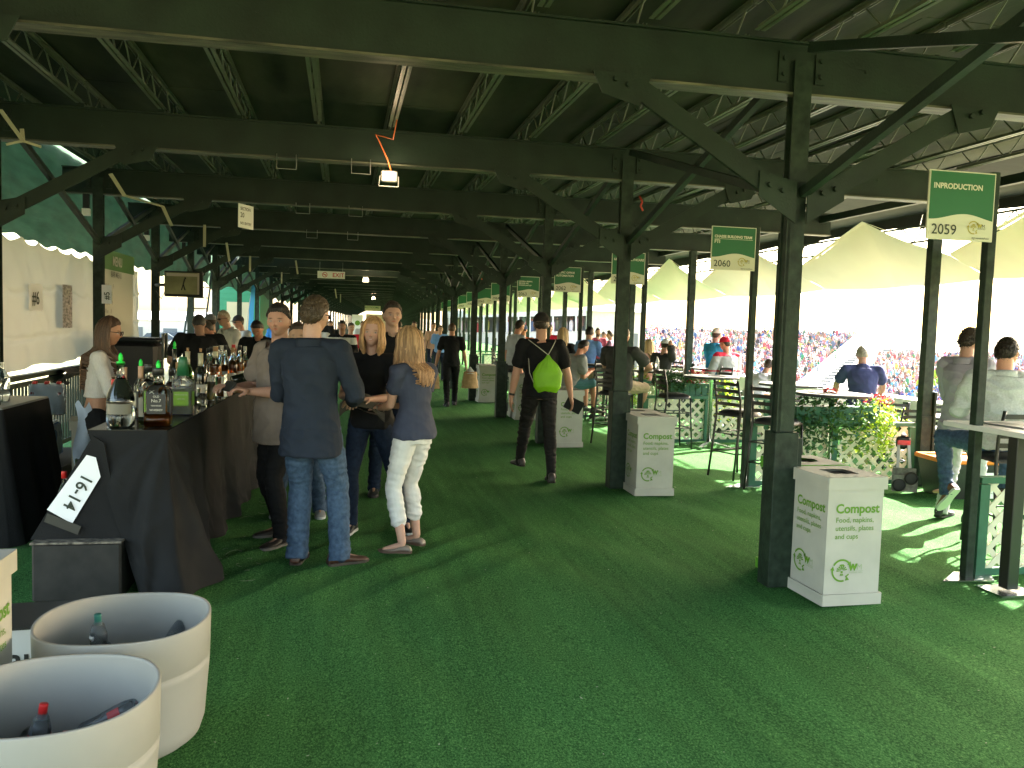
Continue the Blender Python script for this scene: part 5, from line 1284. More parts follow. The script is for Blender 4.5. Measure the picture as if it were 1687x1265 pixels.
# small electric boxes high on the left columns, red ribbons, cable bundles under the roof
eb = None
for n in (2, 3, 4, 5):
    q = W(n, XL - .12, -.1, 2.98); lab = "small white and black junction box high on left column " + {2: "beside the curtain", 3: "beside the menu", 4: "above the television", 5: "farther on"}[n]
    if eb is None:
        eb = thing("junction_box", lab, "junction box", q, 0, "junction boxes on the left columns"); m = MB(); m.box((0, 0, 0), (.09, .06, .09)); m.build("box", WHITE, eb); m = MB(); m.box((0, 0, .14), (.07, .06, .18)); m.build("socket", BLACK, eb)
    else: dup(eb, q, 0, lab)
for i, (px, py, Y, hh) in enumerate(((1057, 335, 9.4, .17), (862, 408, 14, .16), (793, 455, 20, .16))):
    t = thing("red_ribbon", "red plastic ribbon dangling under the roof by the %s column" % ["second", "fourth", "fifth"][i], "ribbon", AT(px, py, Y)); m = MB(); m.path([(-.03, 0, hh / 2), (.01, .01, .02), (-.01, 0, -.03), (.02, 0, -hh / 2)], .012, 6); m.build("ribbon", mat("ribbon_red", (.6, .06, .03), .5), t)
cbm = thing("cable_bundle", "tangle of pale cables and a round fan under the roof right of the second column", "cables", (0, 0, 0)); rdm = random.Random(9)
for k in range(3):
    m = MB(); y = 9.2 + k * .3; m.path([(2.3 + i * .42, y + .25 * math.sin(i * 1.7 + k), 3.52 + .05 * rdm.uniform(-1, 1)) for i in range(9)], .012, 5); m.build("cable", mat("cable_pale", (.40, .40, .34), .6), cbm)
# ---------------------------------------------------------------- people
SKINM = mat("skin", (.5, .3, .2), .5, attr="col", var=.06, vscale=60, spec=.35)
SKINM.node_tree.nodes["Principled BSDF"].inputs["Subsurface Weight"].default_value = .08
SKINM.node_tree.nodes["Principled BSDF"].inputs["Subsurface Radius"].default_value = (.02, .008, .004)
HAIRM = mat("hair", (.1, .05, .02), .45, attr="col", var=.35, vscale=90, stretch=(1, 1, .12), bump=.5, bscale=160, spec=.4)
def cloth(name, col, var=.10, rough=.85, vs=9, col2=None, bump=.42, bs=10, stretch=(1, 1, 1)): return mat("cloth_" + name, col, rough, var=var, vscale=vs, bump=bump, bscale=bs, col2=col2, stretch=stretch, spec=.2)
JEANS = cloth("jeans", (.040, .070, .125), .22, vs=34, col2=(.065, .105, .17)); DJEANS = cloth("dark_jeans", (.012, .020, .040), .3, vs=30)
def frame_from(z, fwd):
    z = Vector(z).normalized(); x = Vector(fwd).cross(z); x = x.normalized() if x.length > 1e-4 else Vector((1, 0, 0)); y = z.cross(x)
    return x, y, z
def loft(mb, rings, n=18):
    """rings: (centre, xaxis, yaxis, rx, ry)"""
    vs = []
    for c, xa, ya, rx, ry in rings:
        for i in range(n):
            a = 2 * PI * i / n; vs.append(c + xa * (rx * math.cos(a)) + ya * (ry * math.sin(a)))
    fs = [(k * n + i, k * n + (i + 1) % n, (k + 1) * n + (i + 1) % n, (k + 1) * n + i) for k in range(len(rings) - 1) for i in range(n)]
    fs += [tuple(range(n - 1, -1, -1)), tuple(range((len(rings) - 1) * n, len(rings) * n))]
    mb.add(vs, fs, True)
def ball(mb, c, r, n=12):
    c = Vector(c); rr = r if hasattr(r, '__len__') else (r, r, r); vs = []; fs = []; K = n // 2
    for k in range(1, K):
        for i in range(n):
            a = 2 * PI * i / n; b = PI * k / K; vs.append(c + Vector((rr[0] * math.sin(b) * math.cos(a), rr[1] * math.sin(b) * math.sin(a), rr[2] * math.cos(b))))
    o = len(vs); vs += [c + Vector((0, 0, rr[2])), c - Vector((0, 0, rr[2]))]
    for k in range(K - 2):
        for i in range(n): fs.append((k * n + i, (k + 1) * n + i, (k + 1) * n + (i + 1) % n, k * n + (i + 1) % n))
    for i in range(n): fs.append((o, i, (i + 1) % n)); fs.append((o + 1, (K - 2) * n + (i + 1) % n, (K - 2) * n + i))
    mb.add(vs, fs, True)
def limb(mb, a, b, prof, n=14, flat=1., fwd=(0, 1, 0)):
    """tapered limb a->b, prof = list of (t, radius)"""
    a = Vector(a); b = Vector(b); x, y, z = frame_from(b - a, fwd)
    loft(mb, [(a.lerp(b, t), x, y, r, r * flat) for t, r in prof], n)
    ball(mb, a.lerp(b, prof[0][0]), prof[0][1]); ball(mb, a.lerp(b, prof[-1][0]), prof[-1][1])
def ik(a, b, l1, l2, pole):
    a = Vector(a); b = Vector(b); d = b - a; L = d.length
    if L > (l1 + l2) * .999: b = a + d.normalized() * (l1 + l2) * .999; d = b - a; L = d.length
    L = max(L, abs(l1 - l2) + .01)
    x = (l1 * l1 - l2 * l2 + L * L) / (2 * L); h = math.sqrt(max(0, l1 * l1 - x * x)); u = d.normalized()
    p = Vector(pole); p = p - u * p.dot(u); p = p.normalized() if p.length > 1e-4 else Vector((0, 1, 0))
    return a + u * x + p * h, b
def remesh(mb, name, vox, smooth=4):
    me = bpy.data.meshes.new(name); me.from_pydata(mb.v, [], mb.f); me.update()
    o = bpy.data.objects.new(name, me); C.objects.link(o)
    r = o.modifiers.new("r", 'REMESH'); r.mode = 'VOXEL'; r.voxel_size = vox; r.use_smooth_shade = True
    if smooth: s = o.modifiers.new("s", 'SMOOTH'); s.iterations = smooth; s.factor = .5
    dg = bpy.context.evaluated_depsgraph_get(); me2 = bpy.data.meshes.new_from_object(o.evaluated_get(dg))
    bpy.data.objects.remove(o); bpy.data.meshes.remove(me); return me2
def smst(a, b, x): t = min(1, max(0, (x - a) / (b - a))); return t * t * (3 - 2 * t)
def head_point(p, L, fem=0.):
    """unit direction -> head surface (x right, y forward, z up), L = chin to crown"""
    x, y, z = p; X, Y, Z = x * .335, y * .41, z * .5
    low = smst(.1, 1., -z); X *= 1 - (.30 + .06 * fem) * low; 
    if y < 0: Y *= 1 - .34 * smst(.0, .9, -z) ; Y *= 1.02
    else: Y *= 1 - .06 * smst(.6, 1, y); Y += .020 * smst(.5, .95, -z)
    X *= 1 + .03 * smst(-.1, .6, z)
    if y > 0:
        fx = lambda cx, s: math.exp(-((X - cx) / s) ** 2)
        fz = lambda cz, s: math.exp(-((Z - cz) / s) ** 2)
        bridge = fx(0, .035) * (math.exp(-((Z + .055) / .075) ** 2)) * .060 + fx(0, .048) * fz(-.125, .038) * .085 + (fx(-.05, .022) + fx(.05, .022)) * fz(-.145, .022) * .022
        Y += bridge * (1 - .15 * fem)
        Y -= (fx(.145, .062) + fx(-.145, .062)) * fz(-.005, .045) * .042
        Y += (fx(.14, .09) + fx(-.14, .09) + .6 * fx(0, .09)) * fz(.065, .032) * .020 * (1 - .6 * fem)
        Y += (fx(.17, .07) + fx(-.17, .07)) * fz(-.10, .06) * .016
        Y += fx(0, .10) * (fz(-.235, .016) * .024 + fz(-.272, .018) * .026) - fx(0, .11) * fz(-.253, .008) * .020 - fx(0, .1) * fz(-.315, .022) * .014
        Y += fx(0, .08) * fz(-.405, .05) * .028
    return Vector((X, Y, Z)) * L
def hair_mask(az, short=True):
    """lowest hair height (in L) for azimuth az degrees from the front"""
    pts = [(0, .285), (35, .27), (55, .20), (75, .10), (95, .04), (115, -.16), (150, -.30), (180, -.33)]
    az = abs(az)
    for (a, v), (b, u) in zip(pts, pts[1:]):
        if az <= b: return v + (u - v) * (az - a) / (b - a)
    return pts[-1][1]
def person(lab, pos, face, H, look=None, pose=None, group=None, vox=.012, cat="person"):
    k = dict(sex='m', skin=(.44, .25, .175), hair=(.05, .03, .02), hairlen=0, build=1., belly=0., shirt=None, sleeve='short', hem=-.16, pants=None, leg='long', shoe=(.02, .02, .02), ease=.012,
             cap=None, glasses=None, neck='crew', beard=None, soles=None, pantease=.010, bald=False, hairn=150, midriff=False)
    k.update(look or {})
    q = dict(lean=2, side=0, twist=0, pz=None, px=0, py=0, head=(0, 0), feet=None, footyaw=(8, -8), hands=None, handdir=None, curl=.5, kneepole=None, elbow=None, headtilt=0)
    q.update(pose or {})
    fem = 1. if k['sex'] == 'f' else 0.; bl = k['build']; h = H
    t = thing("person", lab, cat, pos, R(face), group)
    P = Vector((q['px'], q['py'], q['pz'] if q['pz'] is not None else .525 * h))
    Ms = Matrix.Rotation(R(q['side']), 3, 'Y') @ Matrix.Rotation(-R(q['lean']), 3, 'X')
    sp = Ms @ Vector((0, 0, 1)); Mt = Ms @ Matrix.Rotation(R(q['twist']), 3, 'Z'); sx, sy = Mt @ Vector((1, 0, 0)), Mt @ Vector((0, 1, 0))
    SL = .300 * h
    # curved spine: upper part leans a little more
    def spine(u):
        return P + sp * (SL * u) + Vector((0, 1, 0)) * (.010 * h * math.sin(max(0, u) * PI) * -1)
    shw = (.108 - .012 * fem) * h * bl
    hipw = .050 * h
    nb = spine(1.0); S = [spine(.915) + sx * s * shw for s in (-1, 1)]; HP = [P + Vector((s * hipw, 0, -.005 * h)) for s in (-1, 1)]
    hy, hp = q['head']; Mh = Mt @ Matrix.Rotation(R(hy), 3, 'Z') @ Matrix.Rotation(-R(hp), 3, 'X') @ Matrix.Rotation(R(q['headtilt']), 3, 'Y')
    if abs(q['lean']) > 12:   # neck straightens the head again
        Mh = Matrix.Rotation(R(q['twist'] + hy), 3, 'Z') @ Matrix.Rotation(-R(hp + q['lean'] * .35), 3, 'X') @ Matrix.Rotation(R(q['headtilt']), 3, 'Y')
    L = .1285 * h + .006; 
    up = (Mh @ Vector((0, 0, 1)) * .6 + sp * .4).normalized()
    HC = nb + up * (.107 * h) + (Mh @ Vector((0, 1, 0))) * .018 * h
    feet = q['feet'] or [(-.075 * h, 0, 0), (.075 * h, .02, 0)]
    hands = q['hands'] or [(-.16 * h, .03 * h, .47 * h), (.16 * h, .03 * h, .47 * h)]
    TH, SH, UA, FA = .246 * h, .242 * h, .165 * h, .148 * h
    legs = []; arms = []
    for i, s in enumerate((-1, 1)):
        f = Vector(feet[i]); ank = f + Vector((0, 0, .048 * h)) 
        kp = (q['kneepole'][i] if q['kneepole'] else (s * .12, 1, 0)); kn, an = ik(HP[i], ank, TH, SH, kp); legs.append((HP[i], kn, an))
        ep = (q['elbow'][i] if q['elbow'] else (s * .5, -1, -.3)); el, wr = ik(S[i], hands[i], UA, FA, ep); arms.append((S[i], el, wr))
    # torso ring table: u, half width, half depth, forward offset
    if fem: TR_ = [(-.26, .052, .052, 0), (-.14, .080, .066, -.004), (0, .092, .070, -.006), (.18, .083, .062, 0), (.40, .066, .052, .002), (.58, .070, .056, .006), (.74, .077, .064, .012), (.88, .080, .052, .002), (.97, .058, .040, 0), (1.04, .030, .030, 0)]
    else: TR_ = [(-.26, .050, .055, 0), (-.14, .078, .064, 0), (0, .086, .066, 0), (.18, .083, .064, .002), (.40, .080, .063, .004), (.60, .088, .067, .004), (.76, .096, .068, .004), (.88, .095, .058, 0), (.97, .066, .044, -.002), (1.05, .036, .036, 0)]
    def torso(mb, e, u0=-.3, u1=1.1, flare=0., tr=1.):
        rings = []; us = [u for u, *_ in TR_ if u0 < u < u1]
        if u0 > TR_[0][0]: us = [u0] + us
        elif u0 < TR_[0][0]: us = us
        for u in us:
            w_, d_, o_ = [float(np.interp(u, [r[0] for r in TR_], [r[j] for r in TR_])) for j in (1, 2, 3)]
            bb = k['belly'] * math.exp(-((u - .22) / .28) ** 2); w_ = w_ * bl * h + bb * .35 + e * tr + flare * max(0, .3 - u) * .1; d_ = d_ * (.5 + .5 * bl) * h + bb * .55 + e * tr + flare * max(0, .3 - u) * .08
            mx = smst(.1, .8, u); xa = (Vector((1, 0, 0)).lerp(sx, mx)).normalized(); ya = (Vector((0, 1, 0)).lerp(sy, mx)); ya = (ya - xa * ya.dot(xa)).normalized()
            rings.append((spine(u) + ya * (o_ * h + bb * .5), xa, ya, w_, d_))
        loft(mb, rings, 24)
    # ---- body
    near = vox <= .0081
    sk = MB(); torso(sk, -.012, -.26, 1.1)
    for i, s in enumerate((-1, 1)):
        a, e_, w_ = arms[i]; ar = (1 - .16 * fem) * (.6 + .4 * bl)
        limb(sk, a, e_, [(0, .030 * h * ar), (.3, .0285 * h * ar), (.65, .026 * h * ar), (1, .0225 * h * ar)])
        limb(sk, e_, w_, [(0, .0235 * h * ar), (.25, .0255 * h * ar), (.6, .020 * h * ar), (1, .0145 * h * ar)])
        a, kn, an = legs[i]
        limb(sk, a, kn, [(0, .046 * h), (.5, .040 * h), (1, .029 * h)]); limb(sk, kn, an, [(0, .029 * h), (.3, .0315 * h), (.65, .023 * h), (1, .018 * h)])
        fy = R(q['footyaw'][i]); fd = Vector((-math.sin(fy), math.cos(fy), 0)); limb(sk, an + Vector((0, 0, -.012 * h)), an + fd * .080 * h + Vector((0, 0, -.034 * h)), [(0, .015 * h), (1, .008 * h)])
        # hand
        fdv = Vector(q['handdir'][i]) if q['handdir'] and q['handdir'][i] else (w_ - e_); fdv.normalize()
        side = Vector((0, 0, 1)).cross(fdv); side = side.normalized() if side.length > .2 else Vector((0, 1, 0))
        pn = fdv.cross(side).normalized() * -1    # palm normal, palm faces down or inward
        if abs(fdv.z) > .75: side = Vector((0, 1, 0)); side = (side - fdv * side.dot(fdv)).normalized(); pn = Vector((-s, 0, 0)); pn = (pn - fdv * pn.dot(fdv) - side * pn.dot(side)).normalized()
        hl = .052 * h; pw = .0235 * h * ar
        loft(sk, [(w_ + fdv * hl * u, side, pn, pw * a_, .0095 * h * b_) for u, a_, b_ in ((-.1, .55, 1.2), (.25, .85, 1.15), (.6, 1.05, 1.05), (1, 1.0, .85))], 12)
        cu = q['curl']
        for j, (off, ln) in enumerate(((-.78, .9), (-.27, 1.0), (.25, .96), (.74, .78))):
            b0 = w_ + fdv * hl * .96 - side * (off * pw) ; d0 = fdv; seg = .0185 * h * ln; r0 = max(.0052 * h * ar, vox * .62); pts = [b0 - fdv * .008]
            for m_i in range(3):
                ang = cu * (.35 + .55 * m_i); d0 = (fdv * math.cos(ang) + pn * math.sin(ang)).normalized(); pts.append(pts[-1] + d0 * seg * (1.1 - .18 * m_i))
            for a_, b_, r_ in zip(pts, pts[1:], (1., .92, .82)): limb(sk, a_, b_, [(0, r0 * r_), (1, r0 * r_ * .93)], 8)
        tb = w_ + fdv * hl * .25 + side * pw * .85; td = (fdv * .7 + side * .6 + pn * .35 * (1 + cu)).normalized(); r0 = max(.006 * h * ar, vox * .62)
        limb(sk, tb, tb + td * .024 * h, [(0, r0 * 1.15), (1, r0)], 8); td = (td + fdv * .5 + pn * .3 * cu).normalized(); limb(sk, tb + td * .0, tb + td * .042 * h, [(.45, r0), (1, r0 * .85)], 8)
    nr = (.0325 - .006 * fem) * h * (.7 + .3 * bl)
    hb = HC + Mh @ Vector((0, -.10 * L, -.22 * L)); limb(sk, nb + sp * -.03 * h, hb, [(0, nr * 1.25), (.35, nr * 1.02), (1, nr * 1.0)], 16)
    # head
    hm = MB(); NU, NV = (64, 48) if near else (32, 24)
    vs = [];
    for j in range(1, NV):
        for i in range(NU):
            a = 2 * PI * i / NU; b = PI * j / NV; p = (math.sin(b) * math.sin(a), math.sin(b) * math.cos(a), math.cos(b)); vs.append(HC + Mh @ head_point(p, L, fem))
    o = len(vs); vs += [HC + Mh @ Vector((0, 0, .5 * L)), HC - Mh @ Vector((0, 0, .5 * L))]
    fs = [(j * NU + i, j * NU + (i + 1) % NU, (j + 1) * NU + (i + 1) % NU, (j + 1) * NU + i) for j in range(NV - 2) for i in range(NU)]
    for i in range(NU): fs.append((o, (i + 1) % NU, i)); fs.append((o + 1, (NV - 2) * NU + i, (NV - 2) * NU + (i + 1) % NU))
    sk.add(vs, fs, True)
    for s in (-1, 1):
        c = HC + Mh @ (Vector((s * .345, -.03, -.035)) * L); em = MB(); ball(em, (0, 0, 0), (.030 * L, .062 * L, .115 * L), 10)
        Me = Mh @ Matrix.Rotation(s * -.35, 3, 'Z'); sk.add([c + Me @ Vector(v) for v in em.v], em.f, True)
    hvox = .0045 if near else vox
    me = remesh(sk, "person_body", hvox if near else vox, 2 if near else 1)
    Mi = Mh.transposed(); n = len(me.vertices); co = np.empty(n * 3); me.vertices.foreach_get("co", co); co = co.reshape(-1, 3)
    hl_ = (co - np.array(HC)) @ np.array(Mh) / L      # head-local in units of L
    base = np.array(k['skin']); col = np.ones((n, 4)); col[:, :3] = base
    x, y, zz = hl_.T; inh = (np.abs(x) < .45) & (np.abs(y) < .6) & (zz > -.55) & (zz < .55); fr = inh & (y > .15)
    def g(cx, cz, wx, wz): return np.exp(-(((x - cx) / wx) ** 2 + ((zz - cz) / wz) ** 2) ** 2)
    def mixin(mask, wgt, c): w_ = (wgt * mask)[:, None]; col[:, :3] = col[:, :3] * (1 - w_) + np.array(c) * w_
    red = base * np.array([1.08, .82, .78]); mixin(fr, .5 * (g(.17, -.11, .08, .07) + g(-.17, -.11, .08, .07) + g(0, -.13, .05, .05)), red)
    if k['beard']: mixin(inh & (y > -.12), np.clip((-.14 - zz) * 12, 0, 1) * (1 - g(0, -.25, .07, .025)) * (zz > -.56), k['beard'])
    mixin(fr, g(0, -.253, .085, .030) * .85, base * np.array([.95, .50, .48]) if not fem else (.42, .10, .09))
    if k.get('smile'): mixin(fr, g(0, -.250, .062, .012), (.75, .72, .68))
    elif k.get('mouth'): mixin(fr, g(0, -.250, .045, .010), (.10, .02, .02))
    for s in (-1, 1):
        if k.get('eyes', True):
            mixin(fr, g(s * .145, -.005, .060, .030), base * .55); mixin(fr, g(s * .145, -.008, .045, .017), (.60, .57, .54)); mixin(fr, g(s * .140, -.008, .019, .020), (.03, .025, .02))
        mixin(fr, g(s * .150, .075, .075, .018) * .85, k['hair'] if not fem else np.array(k['hair']) * .6)
        mixin(fr, g(s * .035, -.165, .014, .010), base * .3)
    ca = me.color_attributes.new("col", 'FLOAT_COLOR', 'POINT'); ca.data.foreach_set("color", col.ravel())
    me.materials.clear(); me.materials.append(SKINM)
    for p_ in me.polygons: p_.use_smooth = True
    body = bpy.data.objects.new("body", me); C.objects.link(body); body.parent = t
    # ---- clothes
    def finish(mb, name, mt, amp, fr_, seed, vx=None, sm=3):
        me = remesh(mb, name, vx or max(vox, .008), sm); n = len(me.vertices)
        nn = np.empty(n * 3); me.vertices.foreach_get("normal", nn); nn = nn.reshape(-1, 3); cc = np.empty(n * 3); me.vertices.foreach_get("co", cc); cc = cc.reshape(-1, 3)
        if amp > 0:
            N_ = noise.noise; f = fr_; dd = np.empty(n)
            for i in range(n):
                X, Y, Z = cc[i]; r1 = 1 - 1.15 * abs(N_(Vector((X * f[0] + Z * f[3], Y * f[1], Z * f[2] + seed)))) * 2.6; r2 = N_(Vector((X * 5 + seed, Y * 5, Z * 4)))
                dd[i] = amp * (.75 * r1 * (.6 + .8 * (r2 + .3)) + .6 * r2)
            cc = cc + nn * dd[:, None]; me.vertices.foreach_set("co", cc.ravel())
        me.materials.clear()
        for m_ in (mt if isinstance(mt, list) else [mt]): me.materials.append(m_)
        for p_ in me.polygons: p_.use_smooth = True
        me.update(); o = bpy.data.objects.new(name, me); C.objects.link(o); o.parent = t; return o, cc
    sd = (hash(lab) % 1000) / 37. if False else (sum(map(ord, lab)) % 97) / 3.1
    e = k['ease']; pe = k['pantease']
    pm = MB(); torso(pm, pe * .6, -.26, .12 if k['hem'] < .3 else .16)
    for i, s in enumerate((-1, 1)):
        a, kn, an = legs[i]; kr = 1 + .04 * fem
        th = [(0, .050 * h * kr + pe), (.35, .047 * h + pe), (.8, .036 * h + pe), (1, .033 * h + pe)]
        if k['leg'] == 'shorts': limb(pm, a, kn, [(t_, r_ + .008) for t_, r_ in th][:3] + [(.97, .043 * h + pe)])
        else:
            limb(pm, a, kn, th)
            end = {'long': 1.0, 'capri': .60}[k['leg']]; wid = k.get('legw', 0)
            limb(pm, kn, an, [(0, .033 * h + pe), (.3, .0335 * h + pe + wid * .3), (.6, .028 * h + pe + wid * .7), (end, .0245 * h + pe + wid)] if end > .7 else [(0, .033 * h + pe), (.3, .034 * h + pe), (.56, .031 * h + pe), (end, .031 * h + pe)])
            if end > .9 and not k.get('tight'): x_, y_, z_ = frame_from(an - kn, (0, 1, 0)); loft(pm, [(an.lerp(kn, .12), x_, y_, .024 * h + pe + wid, .027 * h + pe + wid), (an + Vector((0, 0, -.008 * h)), x_, y_, .025 * h + pe + wid, .030 * h + pe + wid), (an + Vector((0, 0, -.030 * h)) + y_ * (-.006 * h), x_, y_, .026 * h + pe + wid, .036 * h + pe + wid)], 16)
    pants, _ = finish(pm, "shorts" if k['leg'] == 'shorts' else "trousers", k['pants'], .0085 if not k.get('tight') else .004, (9, 9, 22, 3), sd)
    if k['shirt']:
        sm_ = MB(); torso(sm_, e, max(k['hem'], -.26), 1.0 if k['neck'] != 'collar' else 1.03, flare=.55 if k['hem'] < 0 else 0.)
        if k['hem'] < -.26:
            u = k['hem']; loft(sm_, [(spine(-.05), Vector((1, 0, 0)), Vector((0, 1, 0)), .094 * h * bl + e * 1.5, .076 * h + e * 1.5 + k['belly'] * .4), (spine(u), Vector((1, 0, 0)), Vector((0, 1, 0)), .098 * h * bl + e * 1.8, .080 * h + e * 1.8 + k['belly'] * .4)], 24)
        for i, s in enumerate((-1, 1)):
            a, e_, w_ = arms[i]; ar = (1 - .16 * fem) * (.6 + .4 * bl)
            if k['sleeve'] == 'short':
                sl = .62 if not fem else .46; limb(sm_, a, a.lerp(e_, sl), [(-.05, .033 * h * ar + e), (.5, .033 * h * ar + e), (.97, .0325 * h * ar + e * 1.3)])
            else:
                limb(sm_, a, e_, [(0, .032 * h * ar + e), (.5, .030 * h * ar + e), (1, .026 * h * ar + e)])
                wt = {'long': .97, 'mid': .38}[k['sleeve']]; limb(sm_, e_, e_.lerp(w_, wt), [(0, .026 * h * ar + e), (.5, .026 * h * ar + e * .8), (1, (.020 if wt > .8 else .026) * h * ar + e * .8)])
        # round the shoulders into the neck
        for s in (0, 1): limb(sm_, S[s] + sp * .004 * h, nb + sp * -.012 * h, [(0, .032 * h + e * .8), (1, .028 * h + e * .6)])
        shirt, cc = finish(sm_, k.get('shirtname', "shirt"), k['shirt'], k.get('wr', .006) * 1.5, (8, 8, 10, 5), sd + 5)
        if k.get('shirt2'):   # band of another colour across the chest, or paler body
            me = shirt.data; me.materials.append(k['shirt2']); cen = np.array([p_.center[:] for p_ in me.polygons]); hh = (cen - np.array(P)) @ np.array(sp) / SL
            band = np.zeros(len(hh), bool)
            for a_, b_ in k['bands']: band |= (hh > a_) & (hh < b_)
            me.polygons.foreach_set("material_index", band.astype(int)); me.update()
    if k['neck'] == 'collar':
        cm = MB(); c0 = nb + sp * .004 * h; x_, y_, z_ = frame_from(sp + up * .4, Mt @ Vector((0, 1, 0)))
        def cf(u, v): a = R(-62) + u * R(304) + PI / 2 + R(0); a = PI / 2 + R(28) + u * (2 * PI - R(56)); rr = nr * 1.28 + .010 + .018 * v * (0 if v < .5 else 1); zc = .026 * h * (1 - abs(2 * v - 1)) - .008 * h * v * 2; return c0 + x_ * (rr * math.cos(a)) + y_ * (rr * 1.05 * math.sin(a)) + z_ * zc
        cm.grid(cf, 36, 6); cl = cm.build("collar", k.get('collar') or k['shirt'], t, fix=False)
    # ---- shoes
    for i, s in enumerate((-1, 1)):
        f = Vector(feet[i]); an = legs[i][2]; f = an - Vector((0, 0, .048 * h)); fy = R(q['footyaw'][i]); fd = Vector((-math.sin(fy), math.cos(fy), 0)); fx_ = Vector((fd.y, -fd.x, 0)); Z = Vector((0, 0, 1))
        tilt = q.get('foottilt', (0, 0))[i]
        if tilt: Mx = Matrix.Rotation(R(tilt), 3, fx_); fd = Mx @ fd; Z = Mx @ Z; f = an - Z * .048 * h
        sl = .155 * h * (1 - .08 * fem); sw = .027 * h * (1 - .1 * fem); m = MB(); rg = []
        for u, w_, tp in ((-.05, .55, .3), (0, .78, .75), (.10, .86, .98), (.28, .80, .98), (.42, .86, .62), (.62, 1.05, .42), (.82, 1.0, .32), (.95, .72, .24), (1.0, .35, .12)):
            c = f + fd * (sl * (u - .26)) + Z * (.006 + .030 * h * tp); rg.append((c, fx_, Z, sw * w_, .030 * h * tp))
        if k.get('sandal'): rg = [(c - Z * r_ * .0, a, b, w_, r_ * .45) for c, a, b, w_, r_ in rg]; rg = [(c - Z * (c - f).dot(Z) * .35, a, b, w_, r_) for c, a, b, w_, r_ in rg]
        loft(m, rg, 14); sh = m.build("sandal" if k.get('sandal') else "shoe", mat("shoe_%.3g_%.3g_%.3g" % k['shoe'], k['shoe'], .45), t)
        m = MB(); pts = [(-.05, .5), (0, .8), (.12, .9), (.4, .84), (.65, 1.1), (.85, 1.0), (.98, .6), (1.02, .2)]
        out = [f + fd * (sl * (u - .26)) + fx_ * sw * w_ for u, w_ in pts] + [f + fd * (sl * (u - .26)) - fx_ * sw * w_ for u, w_ in pts[::-1]]
        m.poly([p_ + Z * .001 for p_ in out], .018, Z); m.build("sole", mat("sole_%.3g" % (k['soles'] or (.02,))[0], k['soles'] or (.02, .018, .016), .7), sh)
    # ---- hair
    hm = MB(); NU, NV = (72, 40) if near else (32, 18); vs = []; cols = []
    thick = k.get('hairthick', .035); hc = np.array(k['hair']); rdm = random.Random(int(sd * 10))
    if not k['bald'] or k['hairlen']:
        for j in range(0, NV + 1):
            for i in range(NU):
                a = 2 * PI * i / NU; b = PI * j / NV; p = (math.sin(b) * math.sin(a), math.sin(b) * math.cos(a), math.cos(b)); v = head_point(p, 1., fem); az = math.degrees(math.atan2(v.x, v.y))
                m_ = smst(-.02, .035, v.z - hair_mask(az) - .035 * noise.noise(Vector((az * .16, 3, 1))) - (.05 if k.get('recede') and abs(az) < 60 else 0)); off = -.04 + (thick + .04) * m_ * (1 + .35 * noise.noise(Vector((v.x * 14, v.y * 14, v.z * 8))) + .35 * smst(.2, .5, v.z) * (1 + .6 * smst(0, .3, v.y)))
                vs.append(HC + Mh @ ((v + v.normalized() * off) * L)); cols.append(hc * (1 + .25 * noise.noise(Vector((v.x * 30, v.y * 30, v.z * 6)))))
        fs = [(j * NU + i, j * NU + (i + 1) % NU, (j + 1) * NU + (i + 1) % NU, (j + 1) * NU + i) for j in range(NV) for i in range(NU)]
        hm.add(vs, fs, True)
    LH = k['hairlen']
    if near and not LH and not k['bald'] and not k['cap']:
        for _ in range(1500):   # short tufts
            p = Vector((rdm.gauss(0, 1), rdm.gauss(0, 1), rdm.gauss(0, 1))).normalized(); v = head_point(p, 1., fem); az = math.degrees(math.atan2(v.x, v.y))
            if v.z < hair_mask(az) + .03: continue
            n_ = v.normalized(); d_ = (n_ * .55 + Vector((rdm.uniform(-.2, .2), -.5 if v.y < .2 else .25, -.5 if v.z < .3 else .1))).normalized()
            a_ = HC + Mh @ (v * (1 + .0) * L); b_ = a_ + Mh @ d_ * L * rdm.uniform(.07, .12); o0 = len(hm.v); hm.tube(a_, b_, .0032, .0008, 4, cap=False); cols += [hc * rdm.uniform(.6, 1.5)] * (len(hm.v) - o0)
